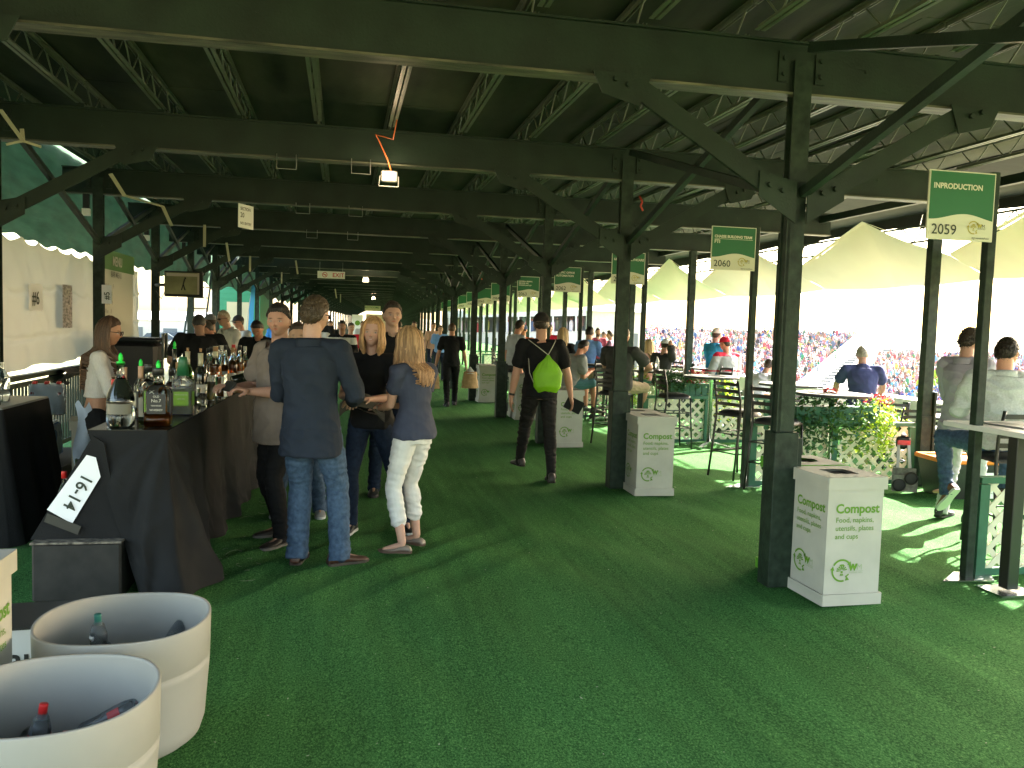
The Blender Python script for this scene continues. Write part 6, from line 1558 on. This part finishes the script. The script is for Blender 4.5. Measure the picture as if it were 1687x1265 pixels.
    if LH:
        nn_ = k['hairn'] if near else 60
        for i in range(nn_):
            am = k.get('azmin', 38); az = rdm.uniform(am, 360 - am) if i % 6 else rdm.choice([-1, 1]) * rdm.uniform(am - 4, am + 22) % 360
            ly = rdm.random(); a = R(az); cx, cy = math.sin(a), math.cos(a); pts = []; r_off = 1.03 + .10 * ly; jit = rdm.uniform(-.10, .10); lo = LH * rdm.uniform(.82, 1.05) * (1 if abs(az - 180) < 110 else k.get('frontlen', .9))
            for b in (12, 32, 55, 78, 98):
                p = (math.sin(R(b)) * cx, math.sin(R(b)) * cy, math.cos(R(b))); v = head_point(p, 1., 0); v = Vector((p[0] * .345, p[1] * .40, p[2] * .5)) * r_off; v += Vector((0, .0, 0)); pts.append(HC + Mh @ (v * L))
            last = pts[-1]; dn = Vector((0, 0, -1)); out = (Mh @ Vector((cx, cy, 0))).normalized(); M_ = 8; curl = k.get('wave', .012)
            for s_ in range(1, M_ + 1):
                u = s_ / M_; q_ = last + dn * lo * u + out * (.02 * u * (1 - u) * 2 - .018 * u * u) + Vector((math.sin(u * 7 + i) * curl, math.cos(u * 6 + i * 2) * curl, 0)) * u
                # keep outside of the torso
                rel = q_ - spine(.85); w2_ = abs(rel.dot(sx)); 
                if q_.z < nb.z + .02:
                    fwd = rel.dot(sy); lim = (.075 * h) if fwd < 0 else (.082 * h)
                    if abs(fwd) < lim and w2_ < .115 * h: q_ += sy * ((lim + .006) * (1 if fwd > 0 else -1) - fwd) * min(1, (nb.z + .02 - q_.z) / .05)
                pts.append(q_)
            R0 = (.0125 if near else .020) * rdm.uniform(.7, 1.2) * (k.get('lockw', 1)); o0 = len(hm.v); rads = [R0 * (.8 if i_ < 2 else 1 if i_ < len(pts) - 4 else max(.12, (len(pts) - i_) / 4.5)) for i_ in range(len(pts))]
            hm.path(pts, rads, 6); c_ = hc * (rdm.uniform(.55, 1.0) if rdm.random() < .5 else rdm.uniform(1.0, 1.7)); tipc = np.array(k.get('tips', tuple(hc * 1.3)))
            nv = len(hm.v) - o0; 
            for i_ in range(nv): u = min(1, (i_ // 6) / (len(pts) - 1)) if i_ < len(pts) * 6 else 1; cols.append(c_ * (1 - u * .5) + tipc * u * .5 * rdm.uniform(.95, 1.05))
    if hm.v:
        ho = hm.build("hair", HAIRM, t, fix=False); me = ho.data; ca = me.color_attributes.new("col", 'FLOAT_COLOR', 'POINT')
        arr = np.ones((len(hm.v), 4)); cc_ = np.array(cols[:len(hm.v)]); arr[:len(cc_), :3] = np.clip(cc_, 0, 1); arr[len(cc_):, :3] = hc; ca.data.foreach_set("color", arr.ravel())
    HL = lambda x, y, z: HC + Mh @ (Vector((x, y, z)) * L)
    if k['cap']:
        cm = MB(); back = k.get('capback'); NUc = 32
        cm.grid(lambda u, v: (lambda a, b: HL(math.sin(b) * math.sin(a) * .385, math.sin(b) * math.cos(a) * .455 - .01, .12 + math.cos(b) * .44))(2 * PI * u, v * PI / 2 * 1.02), NUc, 12)
        sg = -1 if back else 1
        co_ = cm.build("cap", k['cap'], t, fix=False)
        cm = MB(); cm.grid(lambda u, v: HL((u - .5) * .62 * (1 - .25 * v * v), sg * (.36 + .30 * v * (1 - (2 * u - 1) ** 2 * .45)), .12 - .06 * v + .05 * (1 - (2 * u - 1) ** 2) * (1 if not back else .6)), 16, 6); cm.build("brim", k.get('brim') or k['cap'], co_, fix=False)
    if k['glasses']:
        gm = MB(); z_ = 0.0 if k['glasses'] != 'up' else .33; yy = .405 if z_ == 0 else .33
        for s in (-1, 1):
            cx = s * .15
            if k['glasses'] == 'clear':
                rim = [HL(cx + .10 * math.cos(2 * PI * i / 16), yy + .015, z_ - .01 + .075 * math.sin(2 * PI * i / 16)) for i in range(17)]; gm.path(rim, .003, 5)
            else:
                gm.add([HL(cx + .115 * math.cos(2 * PI * i / 12), yy + .01 - .05 * (math.cos(2 * PI * i / 12) * s > .5), z_ - .01 + .07 * math.sin(2 * PI * i / 12)) for i in range(12)] + [HL(cx + .10 * math.cos(2 * PI * i / 12), yy - .01 - .05 * (math.cos(2 * PI * i / 12) * s > .5), z_ - .01 + .06 * math.sin(2 * PI * i / 12)) for i in range(12)], [tuple(range(12)), tuple(range(23, 11, -1))] + [(i, (i + 1) % 12, 12 + (i + 1) % 12, 12 + i) for i in range(12)])
            gm.tube(HL(s * .25, yy - .02, z_ + .02), HL(s * .375, -.02, z_ + .03 - (.02 if z_ == 0 else 0)), .003, n=5)
        gm.tube(HL(-.05, yy + .02, z_ + .01), HL(.05, yy + .02, z_ + .01), .003, n=5); gm.build("glasses", BLACK, t, fix=False)
    info = dict(root=t, S=S, arms=arms, legs=legs, HC=HC, spine=spine, sx=sx, sy=sy, L=L, Mh=Mh, world=lambda v: Vector(pos) + rz(R(face)) @ Vector(v))
    return info
NAVY = cloth("navy_blue", (.018, .024, .038)); BLK = cloth("black", (.010, .010, .011)); TAUPE = cloth("taupe", (.20, .16, .135)); TEE = cloth("slate_tee", (.045, .052, .085)); WHT = cloth("white", (.62, .61, .60)); GRYT = cloth("grey_tee", (.28, .28, .27))
DGREY = cloth("dark_grey", (.05, .05, .048)); CHAR = cloth("charcoal", (.020, .018, .017)); LAV = cloth("lavender", (.32, .30, .36)); KHA = cloth("khaki", (.38, .30, .20)); TEAL = cloth("teal_short", (.06, .15, .17)); TURQ = cloth("turquoise", (.03, .28, .50)); SKYB = cloth("sky_blue", (.16, .30, .60)); NAVP = cloth("navy_polo", (.05, .06, .16)); REDC = cloth("red", (.55, .02, .05)); MAR = cloth("maroon", (.18, .03, .05)); RIB = cloth("white_rib", (.55, .52, .50), .15, vs=60, stretch=(8, 8, .4)); OLV = cloth("olive_grey", (.075, .068, .055)); LGREY = cloth("light_grey", (.40, .41, .43))
# --- bartender
bt = person("woman bartender in profile with very long brown hair and glasses behind the bar", (-1.90, 7.15, 0), -84, 1.665,
    dict(sex='f', skin=(.42, .22, .14), hair=(.060, .030, .016), tips=(.20, .11, .06), hairlen=.50, azmin=84, frontlen=1.0, hairn=240, lockw=.85, wave=.008, shirt=RIB, sleeve='mid', hem=.30, pants=BLK, tight=True, glasses='clear', smile=True, ease=.006, wr=.003, pantease=.004),
    dict(lean=4, head=(-4, 4), hands=[(-.10, .30, 1.02), (.14, .34, 1.00)], handdir=[(.3, 1, -.1), (-.2, 1, -.1)]), vox=.008)
m = MB(); m.grid(lambda u, v: (-2.02 + .10 * u + .02 * math.sin(v * 6), 6.98 + .12 * u * math.sin(v * 2), .98 - .48 * v + .03 * math.sin(u * 7)), 12, 16)
tag(m.build("apron_towel", cloth("pale_blue_cloth", (.40, .46, .58))), "pale blue cloth tied at the bartender's waist hanging down", "towel")
# --- group at the bar
m2 = person("stocky man in a loose taupe shirt with a phone in his hands, facing the bar", (-.45, 6.50, 0), 128, 1.79,
    dict(skin=(.44, .24, .175), hair=(.016, .012, .010), build=1.14, belly=.045, shirt=TAUPE, hem=-.34, pants=BLK, neck='collar', mouth=True, beard=(.33, .19, .14), ease=.020, shoe=(.025, .018, .015), soles=(.12, .11, .10), hairthick=.06, wr=.008, glasses=None),
    dict(lean=1, head=(38, -2), hands=[(-.10, .33, 1.16), (.10, .36, 1.17)], handdir=[(.25, 1, .3), (-.25, 1, .3)], feet=[(-.13, .06, 0), (.13, -.10, 0)], footyaw=(10, -20), curl=1.1), vox=.008)
bs = person("tall man seen from behind in a navy button shirt and blue jeans", (-.20, 5.82, 0), -16, 1.845,
    dict(skin=(.46, .27, .20), hair=(.060, .040, .022), build=1.03, shirt=NAVY, sleeve='long', hem=-.36, pants=JEANS, neck='collar', ease=.018, shoe=(.055, .025, .015), soles=(.05, .04, .03), glasses='shade', hairthick=.05, legw=.012, pantease=.016, wr=.007),
    dict(lean=1, side=-1, head=(-22, 4), hands=[(-.14, .32, 1.12), (.20, .32, 1.12)], elbow=[(-.6, -1, -.3), (.6, -1, -.3)], feet=[(-.10, .05, 0), (.20, .05, 0)], footyaw=(6, -52)), vox=.008)
bwn = person("smiling blonde woman with shoulder length hair in a black V-neck top", (.235, 6.70, 0), 162, 1.715,
    dict(sex='f', skin=(.52, .31, .24), hair=(.42, .23, .10), tips=(.50, .30, .15), hairlen=.15, azmin=50, frontlen=1.0, hairn=230, wave=.006, shirt=BLK, sleeve='short', hem=-.10, pants=DJEANS, tight=True, mouth=True, smile=True, ease=.010, shoe=(.015, .015, .015), soles=(.5, .5, .48), pantease=.006),
    dict(lean=2, head=(8, -6), hands=[(-.06, .30, 1.10), (.12, .28, 1.12)], handdir=[(.5, 1, .1), (-.5, 1, .1)], feet=[(-.28, -.12, 0), (.14, .02, 0)], footyaw=(22, -4), headtilt=-4), vox=.008)
tm = person("tall dark-haired man in a black polo with white chest stripes facing the camera", (.47, 8.25, 0), 182, 1.88,
    dict(skin=(.46, .27, .20), hair=(.028, .018, .012), build=1.08, shirt=BLK, shirt2=WHT, bands=[(.50, .56), (.60, .615)], hem=-.05, pants=DJEANS, neck='collar', hairthick=.055, ease=.016, wr=.005),
    dict(lean=0, head=(4, -4)), vox=.008)
wp = person("woman with wavy blonde hair, slate T-shirt and white capri trousers, back to camera", (.53, 6.18, 0), 42, 1.655,
    dict(sex='f', skin=(.52, .30, .225), hair=(.36, .22, .11), tips=(.30, .13, .07), hairlen=.30, hairn=260, wave=.018, shirt=TEE, sleeve='short', hem=-.06, pants=WHT, leg='capri', build=1.08, ease=.012, sandal=True, shoe=(.22, .18, .15), soles=(.10, .06, .04), pantease=.006, wr=.006),
    dict(lean=2, head=(10, 3), hands=[(-.02, .34, 1.03), (.10, .32, 1.04)], handdir=[(.4, 1, .15), (-.3, 1, .1)], feet=[(-.13, -.03, 0), (.11, .05, 0)], footyaw=(34, 6)), vox=.008)
hp = person("person in blue jeans and grey sneakers mostly hidden behind the man in navy", (-.37, 7.35, 0), 180, 1.66,
    dict(skin=(.5, .3, .2), shirt=DGREY, pants=JEANS, shoe=(.30, .30, .30), soles=(.6, .6, .6), legw=.01), dict(footyaw=(4, -8), feet=[(-.20, 0, 0), (.15, -.03, 0)]), vox=.011)
# things held: phone, folded jacket, phone
def held(name, lab, cat, p, dims, rot, mt, bev=.004):
    m = MB(); m.box((0, 0, 0), dims, bev=bev); o = m.build(name, mt); o.location = p; o.rotation_euler = rot; return tag(o, lab, cat)
p = (m2['arms'][0][2] + m2['arms'][1][2]) / 2; p = m2['world'](p + Vector((0, .085, .03)))
held("phone", "dark phone held in the stocky man's hands", "phone", p, (.16, .02, .08), (.6, 0, R(118)), BLACK)
p = bwn['world']((bwn['arms'][0][2] + bwn['arms'][1][2]) / 2 + Vector((0, .10, .03)))
held("phone", "phone with pale case in the blonde woman's hands", "phone", p, (.08, .012, .14), (1.1, 0, R(150)), mat("phone_case", (.3, .3, .3), .3))
jm = MB(); a = wp['world'](wp['arms'][0][2] + Vector((0, .06, 0))); jm.grid(lambda u, v: (a.x - .26 + .34 * u, a.y + .10 * v - .05 + .02 * math.sin(u * 9), a.z + .03 + .10 * math.sin(u * PI) - .10 * abs(2 * v - 1) ** 2 - .04 * u + .015 * noise.noise(Vector((u * 5, v * 5, 0)))), 24, 14)
jm.grid(lambda u, v: (a.x - .26 + .34 * u, a.y + .11 * v - .055, a.z - .06 + .02 * math.sin(u * 8) + .08 * math.sin(u * PI) - .05 * u), 20, 8)
tag(jm.build("jacket", OLV), "folded olive jacket carried between the two blonde women", "jacket")
# wrist watches
def wrist(info, i, col, lab_):
    e_, w_ = info['arms'][i][1], info['arms'][i][2]; m = MB(); d = (w_ - e_).normalized(); c = w_ - d * .03; m.tube(c - d * .012, c + d * .012, .034, n=16, cap=False); o = m.build(lab_, mat("watch_%.2f" % col[0], col, .3, metal=.3), info['root'])
wrist(wp, 0, (.5, .48, .42), "watch"); wrist(m2, 1, (.25, .22, .18), "watch")
# --- walking man with lime bag
wk = person("bearded man in a black T-shirt and backwards cap walking away", (2.16, 9.0, 0), -3, 1.845,
    dict(skin=(.50, .26, .18), hair=(.035, .020, .012), beard=(.05, .03, .02), shirt=BLK, hem=-.10, pants=CHAR, cap=cloth("cap_dark", (.022, .020, .018)), capback=True, brim=cloth("cap_tan", (.16, .12, .09)), shoe=(.045, .035, .03), build=1.06, ease=.014, pantease=.007, hairthick=.03),
    dict(lean=2, hands=[(-.32, .02, .90), (.36, .04, .92)], handdir=[(-.05, .1, -1), (.25, .25, -1)], elbow=[(-.5, -1, 0), (.5, -1, 0)], feet=[(-.14, .45, 0), (.11, -.24, 0)], footyaw=(14, -4), foottilt=(0, 0)), vox=.008)
wrist(wk, 0, (.015, .015, .015), "watch")
LB = mat("lime_bag", (.22, .50, .01), .5, var=.12, vscale=8, bump=.15, bscale=25, translucent=.15)
sb_ = thing("drawstring_bag", "lime green drawstring bag on the walking man's back", "bag", (2.16, 9.0, 0), R(-3))
m = MB(); bc = wk['spine'](.42) + wk['sy'] * (-.135 - .03) + Vector((.045, 0, -.02))
def bf(u, v):
    a = 2 * PI * u; t_ = v; hw = np.interp(t_, [0, .12, .5, .72, .9, 1], [.11, .150, .165, .11, .035, .012]); dp = np.interp(t_, [0, .12, .5, .8, 1], [.03, .055, .06, .035, .010])
    pl = 1 + .10 * math.sin(a * 14) * smst(.45, .9, t_); return (bc.x + hw * pl * math.cos(a), bc.y + dp * pl * math.sin(a), bc.z - .20 + .40 * t_ + .012 * math.sin(a * 3) * (1 - t_))
m.grid(bf, 84, 24); m.add([bf(i / 24, 0) for i in range(24)], [tuple(range(24))]); m.build("bag_body", LB, sb_)
tp = Vector((bc.x, bc.y, bc.z + .20)); CORD = mat("pale_cord", (.45, .42, .34), .7)
for i in (0, 1):
    s_ = wk['S'][i]; m = MB(); sh_t = s_ * .72 + wk['spine'](.95) * .28 + Vector((0, -.045, .062)); m.path([tp, tp.lerp(sh_t, .5) + Vector((0, -.012, 0)), sh_t, sh_t + Vector((0, .06, .012)), sh_t + Vector((0, .12, -.04))], .005, 6); m.build("cord", CORD, sb_)
m = MB(); m.path([(bc.x - .13, bc.y - .01, bc.z - .16), (bc.x - .19, bc.y + .06, bc.z), (bc.x - .20, bc.y + .12, bc.z + .2)], .005, 6); m.build("cord", CORD, sb_)
p = wk['world'](wk['arms'][1][2] + Vector((.05, .05, -.10))); held("tablet_case", "black folding case held in the walking man's right hand", "case", p, (.20, .03, .15), (.2, R(25), R(-10)), mat("case_black", (.01, .01, .012), .35), .006)
# --- man with paper bags
bg = person("man in black polo and black trousers walking away with paper bags", (2.22, 17.2, 0), -3, 1.72,
    dict(skin=(.42, .20, .13), hair=(.09, .045, .02), shirt=BLK, neck='collar', hem=-.02, pants=BLK, build=1.04, hairthick=.02), dict(hands=[(-.33, .02, .80), (.32, .02, .78)], feet=[(-.08, -.12, 0), (.10, .20, 0)]), vox=.011)
KR = mat("kraft_paper", (.42, .26, .13), .8, var=.2, vscale=14, bump=.4, bscale=12); PL = mat("thin_plastic", (.6, .6, .58), .2, translucent=.3)
for i, (dx, lab) in enumerate(((-.36, "brown paper bags in thin plastic in the man's left hand"), (.40, "bulging brown paper bags in plastic in the man's right hand"))):
    b = thing("takeaway_bag", lab, "bag", (2.22 + dx, 17.2, .36 + .02 * i), 0, "takeaway bags carried by the man in black")
    m = MB(); m.grid(lambda u, v: (lambda a, k_: ((.13 + .05 * i) * k_ * math.cos(a) * (1 - .25 * v), .10 * k_ * math.sin(a) * (1 - .25 * v), v * .34))(2 * PI * u, 1 + .12 * noise.noise(Vector((math.cos(2 * PI * u) * 3, math.sin(2 * PI * u) * 3, v * 4 + i)))), 24, 10); m.build("paper_bag", KR, b)
    m = MB(); m.grid(lambda u, v: (lambda a: ((.11 * (1 - v) + .01) * math.cos(a), (.08 * (1 - v) + .01) * math.sin(a), .30 + v * .14))(2 * PI * u), 16, 5); m.build("plastic_handle", PL, b)
# --- right edge: seated and standing men
SEATZ = .90
sr = person("man in a white checked shirt and sunglasses seated at the right edge", (5.30, 5.85, 0), -22, 1.80,
    dict(skin=(.55, .27, .18), hair=(.022, .015, .010), shirt=cloth("white_check", (.46, .47, .48), .12, vs=70), sleeve='long', hem=-.1, pants=JEANS, neck='collar', build=1.12, belly=.02, ease=.022, wr=.010, glasses='shade', hairthick=.045, shoe=(.14, .06, .03), soles=(.5, .45, .35)),
    dict(lean=6, pz=.865, head=(-42, 6), hands=[(-.2, .42, 1.10), (.22, .44, 1.12)], feet=[(-.30, .30, .32), (.16, .32, .33)], kneepole=[(-.55, .8, .6), (.3, .9, .6)], footyaw=(25, -10), foottilt=(-50, 0)), vox=.008)
bpy.data.objects["bar_stool.003"].location = (5.30, 5.80, 0); bpy.data.objects["bar_stool.003"].rotation_euler = (0, 0, R(-12))
ls = person("man in a lavender shirt standing in profile behind the dark sign post", (5.66, 6.75, 0), -72, 1.80,
    dict(skin=(.44, .24, .175), hair=(.04, .028, .020), shirt=LAV, sleeve='long', hem=-.34, pants=cloth("stone_trouser", (.38, .38, .38)), neck='collar', ease=.020, wr=.011, hairthick=.025), dict(lean=0, head=(-8, 4), hands=[(-.1, .30, 1.05), (.12, .30, 1.05)]), vox=.008)
# --- middle distance right
def at2(px, Y, z=0.): v = AT(px, 550, Y); return (v.x, Y, z)
nv = person("grey-haired man in a navy polo leaning on the terrace ledge", at2(1424, 10.6, -.24), -26, 1.82, dict(skin=(.44, .25, .18), hair=(.30, .27, .22), shirt=NAVP, hem=-.02, pants=KHA, neck='collar', build=1.12, ease=.016),
    dict(lean=10, hands=[(-.30, .36, 1.06), (.30, .36, 1.06)], elbow=[(-1, -.2, 0), (1, -.2, 0)], head=(0, 8), py=-.12), vox=.010)
tq = person("man in a turquoise polo and white cap standing in profile", at2(1178, 14.0), -68, 1.77, dict(skin=(.44, .25, .18), shirt=TURQ, hem=-.05, pants=TURQ, neck='collar', cap=WHT, build=1.0), dict(hands=[(-.08, .34, 1.10), (.12, .34, 1.10)]), vox=.011)
rv = person("man in a grey and red pullover with a red cap next to the turquoise polo", at2(1200, 13.4, -.10), 12, 1.72, dict(skin=(.55, .25, .18), shirt=LGREY, shirt2=REDC, bands=[(.93, 1.2), (.42, .46)], sleeve='long', hem=-.1, pants=DGREY, cap=REDC, build=1.1, ease=.02), dict(hands=[(-.2, .3, 1.05), (.2, .3, 1.05)], head=(30, 4)), vox=.011)
wl2 = person("man in a thin striped white shirt bending over the terrace ledge", at2(1252, 12.6, -.35), -68, 1.80, dict(skin=(.44, .25, .18), shirt=cloth("white_stripe", (.55, .55, .60), .1, vs=50), hem=-.1, pants=LGREY, build=1.1, ease=.02), dict(lean=42, hands=[(-.2, .5, 1.02), (.2, .5, 1.02)], py=-.2), vox=.011)
dc = person("man in a dark shirt and white cap shading his face with a hand", at2(1092, 14.8), -60, 1.74, dict(skin=(.55, .30, .22), shirt=DGREY, hem=-.05, pants=DGREY, cap=WHT, build=1.12, ease=.016), dict(pz=.72, hands=[(-.2, .3, 1.0), (.10, .22, 1.42)], feet=[(-.14, .42, .12), (.14, .42, .12)], kneepole=[(-.2, 1, .5), (.2, 1, .5)], lean=6), vox=.011)
bl_ = person("woman with long pale blonde hair seated left of the man in the white cap", at2(1073, 15.4), 20, 1.66, dict(sex='f', skin=(.6, .35, .26), hair=(.62, .42, .20), tips=(.7, .5, .25), hairlen=.35, shirt=cloth("peach", (.55, .32, .25)), sleeve='short', hem=0, pants=DGREY), dict(pz=.72, feet=[(-.14, .42, .12), (.14, .42, .12)], kneepole=[(-.2, 1, .5), (.2, 1, .5)]), vox=.012)
gp = person("broad man in dark grey polo and khaki shorts seated behind the second column", (3.98, 11.72, 0), -48, 1.82, dict(skin=(.52, .28, .19), hair=(.05, .03, .02), shirt=DGREY, hem=-.12, pants=KHA, leg='shorts', neck='collar', build=1.22, belly=.03, ease=.018, shoe=(.4, .4, .4), soles=(.6, .6, .6)),
    dict(lean=8, pz=.86, hands=[(-.15, .40, 1.08), (.25, .40, 1.08)], elbow=[(-1, -.3, -.3), (1, -.3, -.3)], feet=[(-.16, .40, .30), (.18, .42, .30)], kneepole=[(-.2, 1, .6), (.4, 1, .6)]), vox=.010)
gt_ = person("dark-haired man in a grey T-shirt and teal shorts hunched on a bar stool", at2(936, 13.6), -78, 1.76, dict(skin=(.55, .26, .18), hair=(.02, .015, .012), shirt=GRYT, hem=-.14, pants=TEAL, leg='shorts', build=1.08, belly=.03, ease=.020, hairthick=.04),
    dict(lean=22, pz=.72, hands=[(-.06, .42, .98), (.10, .42, .98)], feet=[(-.14, .46, .26), (.14, .48, .26)], kneepole=[(-.1, 1, .7), (.1, 1, .7)], head=(0, 14)), vox=.010)
bc_ = person("woman with long blonde hair and a brown cap behind the hunched man", at2(927, 14.8), -20, 1.68, dict(sex='f', skin=(.6, .35, .26), hair=(.50, .34, .17), hairlen=.35, shirt=BLK, sleeve='short', pants=DGREY, cap=cloth("cap_brown", (.12, .10, .08)), hem=0), dict(), vox=.012)
bp_ = person("dark-haired man in a sky blue polo standing by the white table", at2(969, 15.0), -35, 1.74, dict(skin=(.44, .25, .18), hair=(.02, .015, .012), shirt=SKYB, hem=-.05, pants=KHA, leg='shorts', neck='collar'), dict(hands=[(-.2, .32, 1.05), (.2, .32, 1.05)], lean=5, head=(10, 12)), vox=.011)
wpo = person("man in a white polo and grey trousers leaning by the third column", at2(847, 15.6), -70, 1.82, dict(skin=(.5, .24, .16), hair=(.03, .02, .015), shirt=LGREY, hem=.0, pants=DGREY, neck='collar', build=1.04), dict(hands=[(-.18, .02, .90), (.2, .05, .88)], lean=6, head=(0, 4)), vox=.011)
sg2 = person("man with sunglasses, blue cap and orange shirt facing the camera between columns", at2(862, 17.6), 170, 1.74, dict(skin=(.55, .24, .16), shirt=cloth("orange_red", (.5, .12, .06)), pants=DGREY, cap=cloth("cap_blue", (.10, .14, .3)), glasses='shade'), dict(), vox=.014)
for px, Y, fc, Hh, c, lab in ((906, 21, 150, 1.78, REDC, "person in bright red beside the walking man's cap"), (985, 22, 175, 1.72, MAR, "bearded man in maroon facing the camera beyond the blue polo"), (998, 23, 120, 1.62, REDC, "small person in red beside the man in maroon"), (1008, 21, 60, 1.66, cloth("plum", (.16, .08, .12)), "grey-capped person in plum leaning behind the grey polo man"),
        (658, 24, 10, 1.74, REDC, "man in a bright red shirt walking away down the middle"), (668, 22, 170, 1.60, cloth("royal_blue", (.04, .10, .45)), "person in royal blue with a white and red cap"), (683, 26, 160, 1.76, KHA, "person in pale tan by the far right columns"), (713, 27, 190, 1.74, cloth("tan_pink", (.45, .28, .2)), "man in tan between two far right columns"), (725, 25, 180, 1.66, SKYB, "man in a light blue shirt by the far right columns"),
        (577, 19, 200, 1.66, REDC, "person in a red shirt behind the blonde woman's shoulder"), (526, 17.5, 150, 1.72, WHT, "man in a white shirt right of the navy shirt man's ear"), (535, 22, 150, 1.85, BLK, "person in black with a broad black hat down the walkway"), (544, 26, 180, 1.70, BLK, "person in black beyond the walkway lights"), (597, 30, 180, 1.72, LGREY, "distant person in light grey in the walkway"), (640, 34, 0, 1.72, DGREY, "distant person in dark grey near the end of the walkway"), (455, 24, 170, 1.70, cloth("blue_lime", (.04, .18, .5)), "person in blue with lime edging by the green hut"),
        (705, 15, 185, 1.2, cloth("grey_cart", (.3, .3, .3)), None), (618, 40, 180, 1.72, TURQ, "far person in turquoise at the end of the walkway")):
    if lab is None: continue
    L_ = dict(shirt=c, pants=DJEANS if c is not BLK else BLK, cap=(WHT if "cap" in lab and "grey" not in lab and "walking" not in lab else None), hem=-.05, ease=.018, glasses=None, beard=(.05, .03, .02) if 'beard' in lab else None)
    if 'hat' in lab: L_['cap'] = BLK
    person(lab, at2(px, Y), fc, Hh, L_, dict(), vox=.018)
bv = person("waiter in a white shirt, black vest and apron down the walkway", at2(564, 16.6), 172, 1.70, dict(skin=(.35, .18, .12), hair=(.015, .012, .01), shirt=BLK, shirt2=WHT, bands=[(.70, .95)], sleeve='long', hem=-.25, pants=DJEANS, build=1.1, ease=.02), dict(hands=[(-.15, .28, 1.1), (.15, .28, 1.1)]), vox=.012)
# --- left, beyond the bar
person("man in a black shirt seen from behind leaning over the far end of the bar", (-1.78, 11.3, 0), 14, 1.76, dict(skin=(.35, .2, .14), hair=(.05, .045, .04), shirt=BLK, hem=-.1, pants=BLK, build=1.22, ease=.02, recede=True), dict(lean=16, hands=[(-.3, .35, 1.05), (.3, .35, 1.05)], head=(0, 16)), vox=.010)
person("white-haired man in a white polo and sunglasses leaning toward the left", at2(384, 13.6), 128, 1.84, dict(skin=(.44, .25, .18), hair=(.50, .42, .32), shirt=WHT, hem=-.05, pants=KHA, neck='collar', glasses='shade', hairthick=.02), dict(lean=20, hands=[(-.2, .35, 1.05), (.2, .35, 1.05)], py=-.1), vox=.010)
person("older man in a grey shirt in profile in front of the white polo", at2(362, 13.0), 95, 1.66, dict(skin=(.5, .24, .17), hair=(.06, .05, .04), shirt=LGREY, hem=-.05, pants=DGREY), dict(lean=12, head=(0, 8)), vox=.011)
person("man in a grey cap hidden behind the leaning man's head", at2(351, 14.6), 60, 1.74, dict(shirt=DGREY, pants=DGREY, cap=cloth("cap_grey", (.22, .23, .25))), dict(), vox=.014)
person("man with cap and sunglasses in light grey leaning on the far railing", at2(402, 16.0), 120, 1.76, dict(skin=(.5, .25, .18), hair=(.1, .08, .06), shirt=LGREY, hem=-.05, pants=DGREY, cap=cloth("cap_dark2", (.05, .05, .06)), glasses='shade', ease=.02), dict(lean=16, hands=[(-.2, .4, 1.05), (.1, .25, 1.30)], py=-.1), vox=.011)
person("young man in a black polo looking down at the till", (-1.10, 12.0, 0), 168, 1.70, dict(skin=(.42, .2, .13), hair=(.012, .010, .010), shirt=BLK, neck='collar', hem=-.05, pants=BLK, build=1.12, ease=.018, hairthick=.05), dict(lean=8, head=(0, 28), hands=[(-.12, .3, 1.02), (.14, .3, 1.02)]), vox=.010)
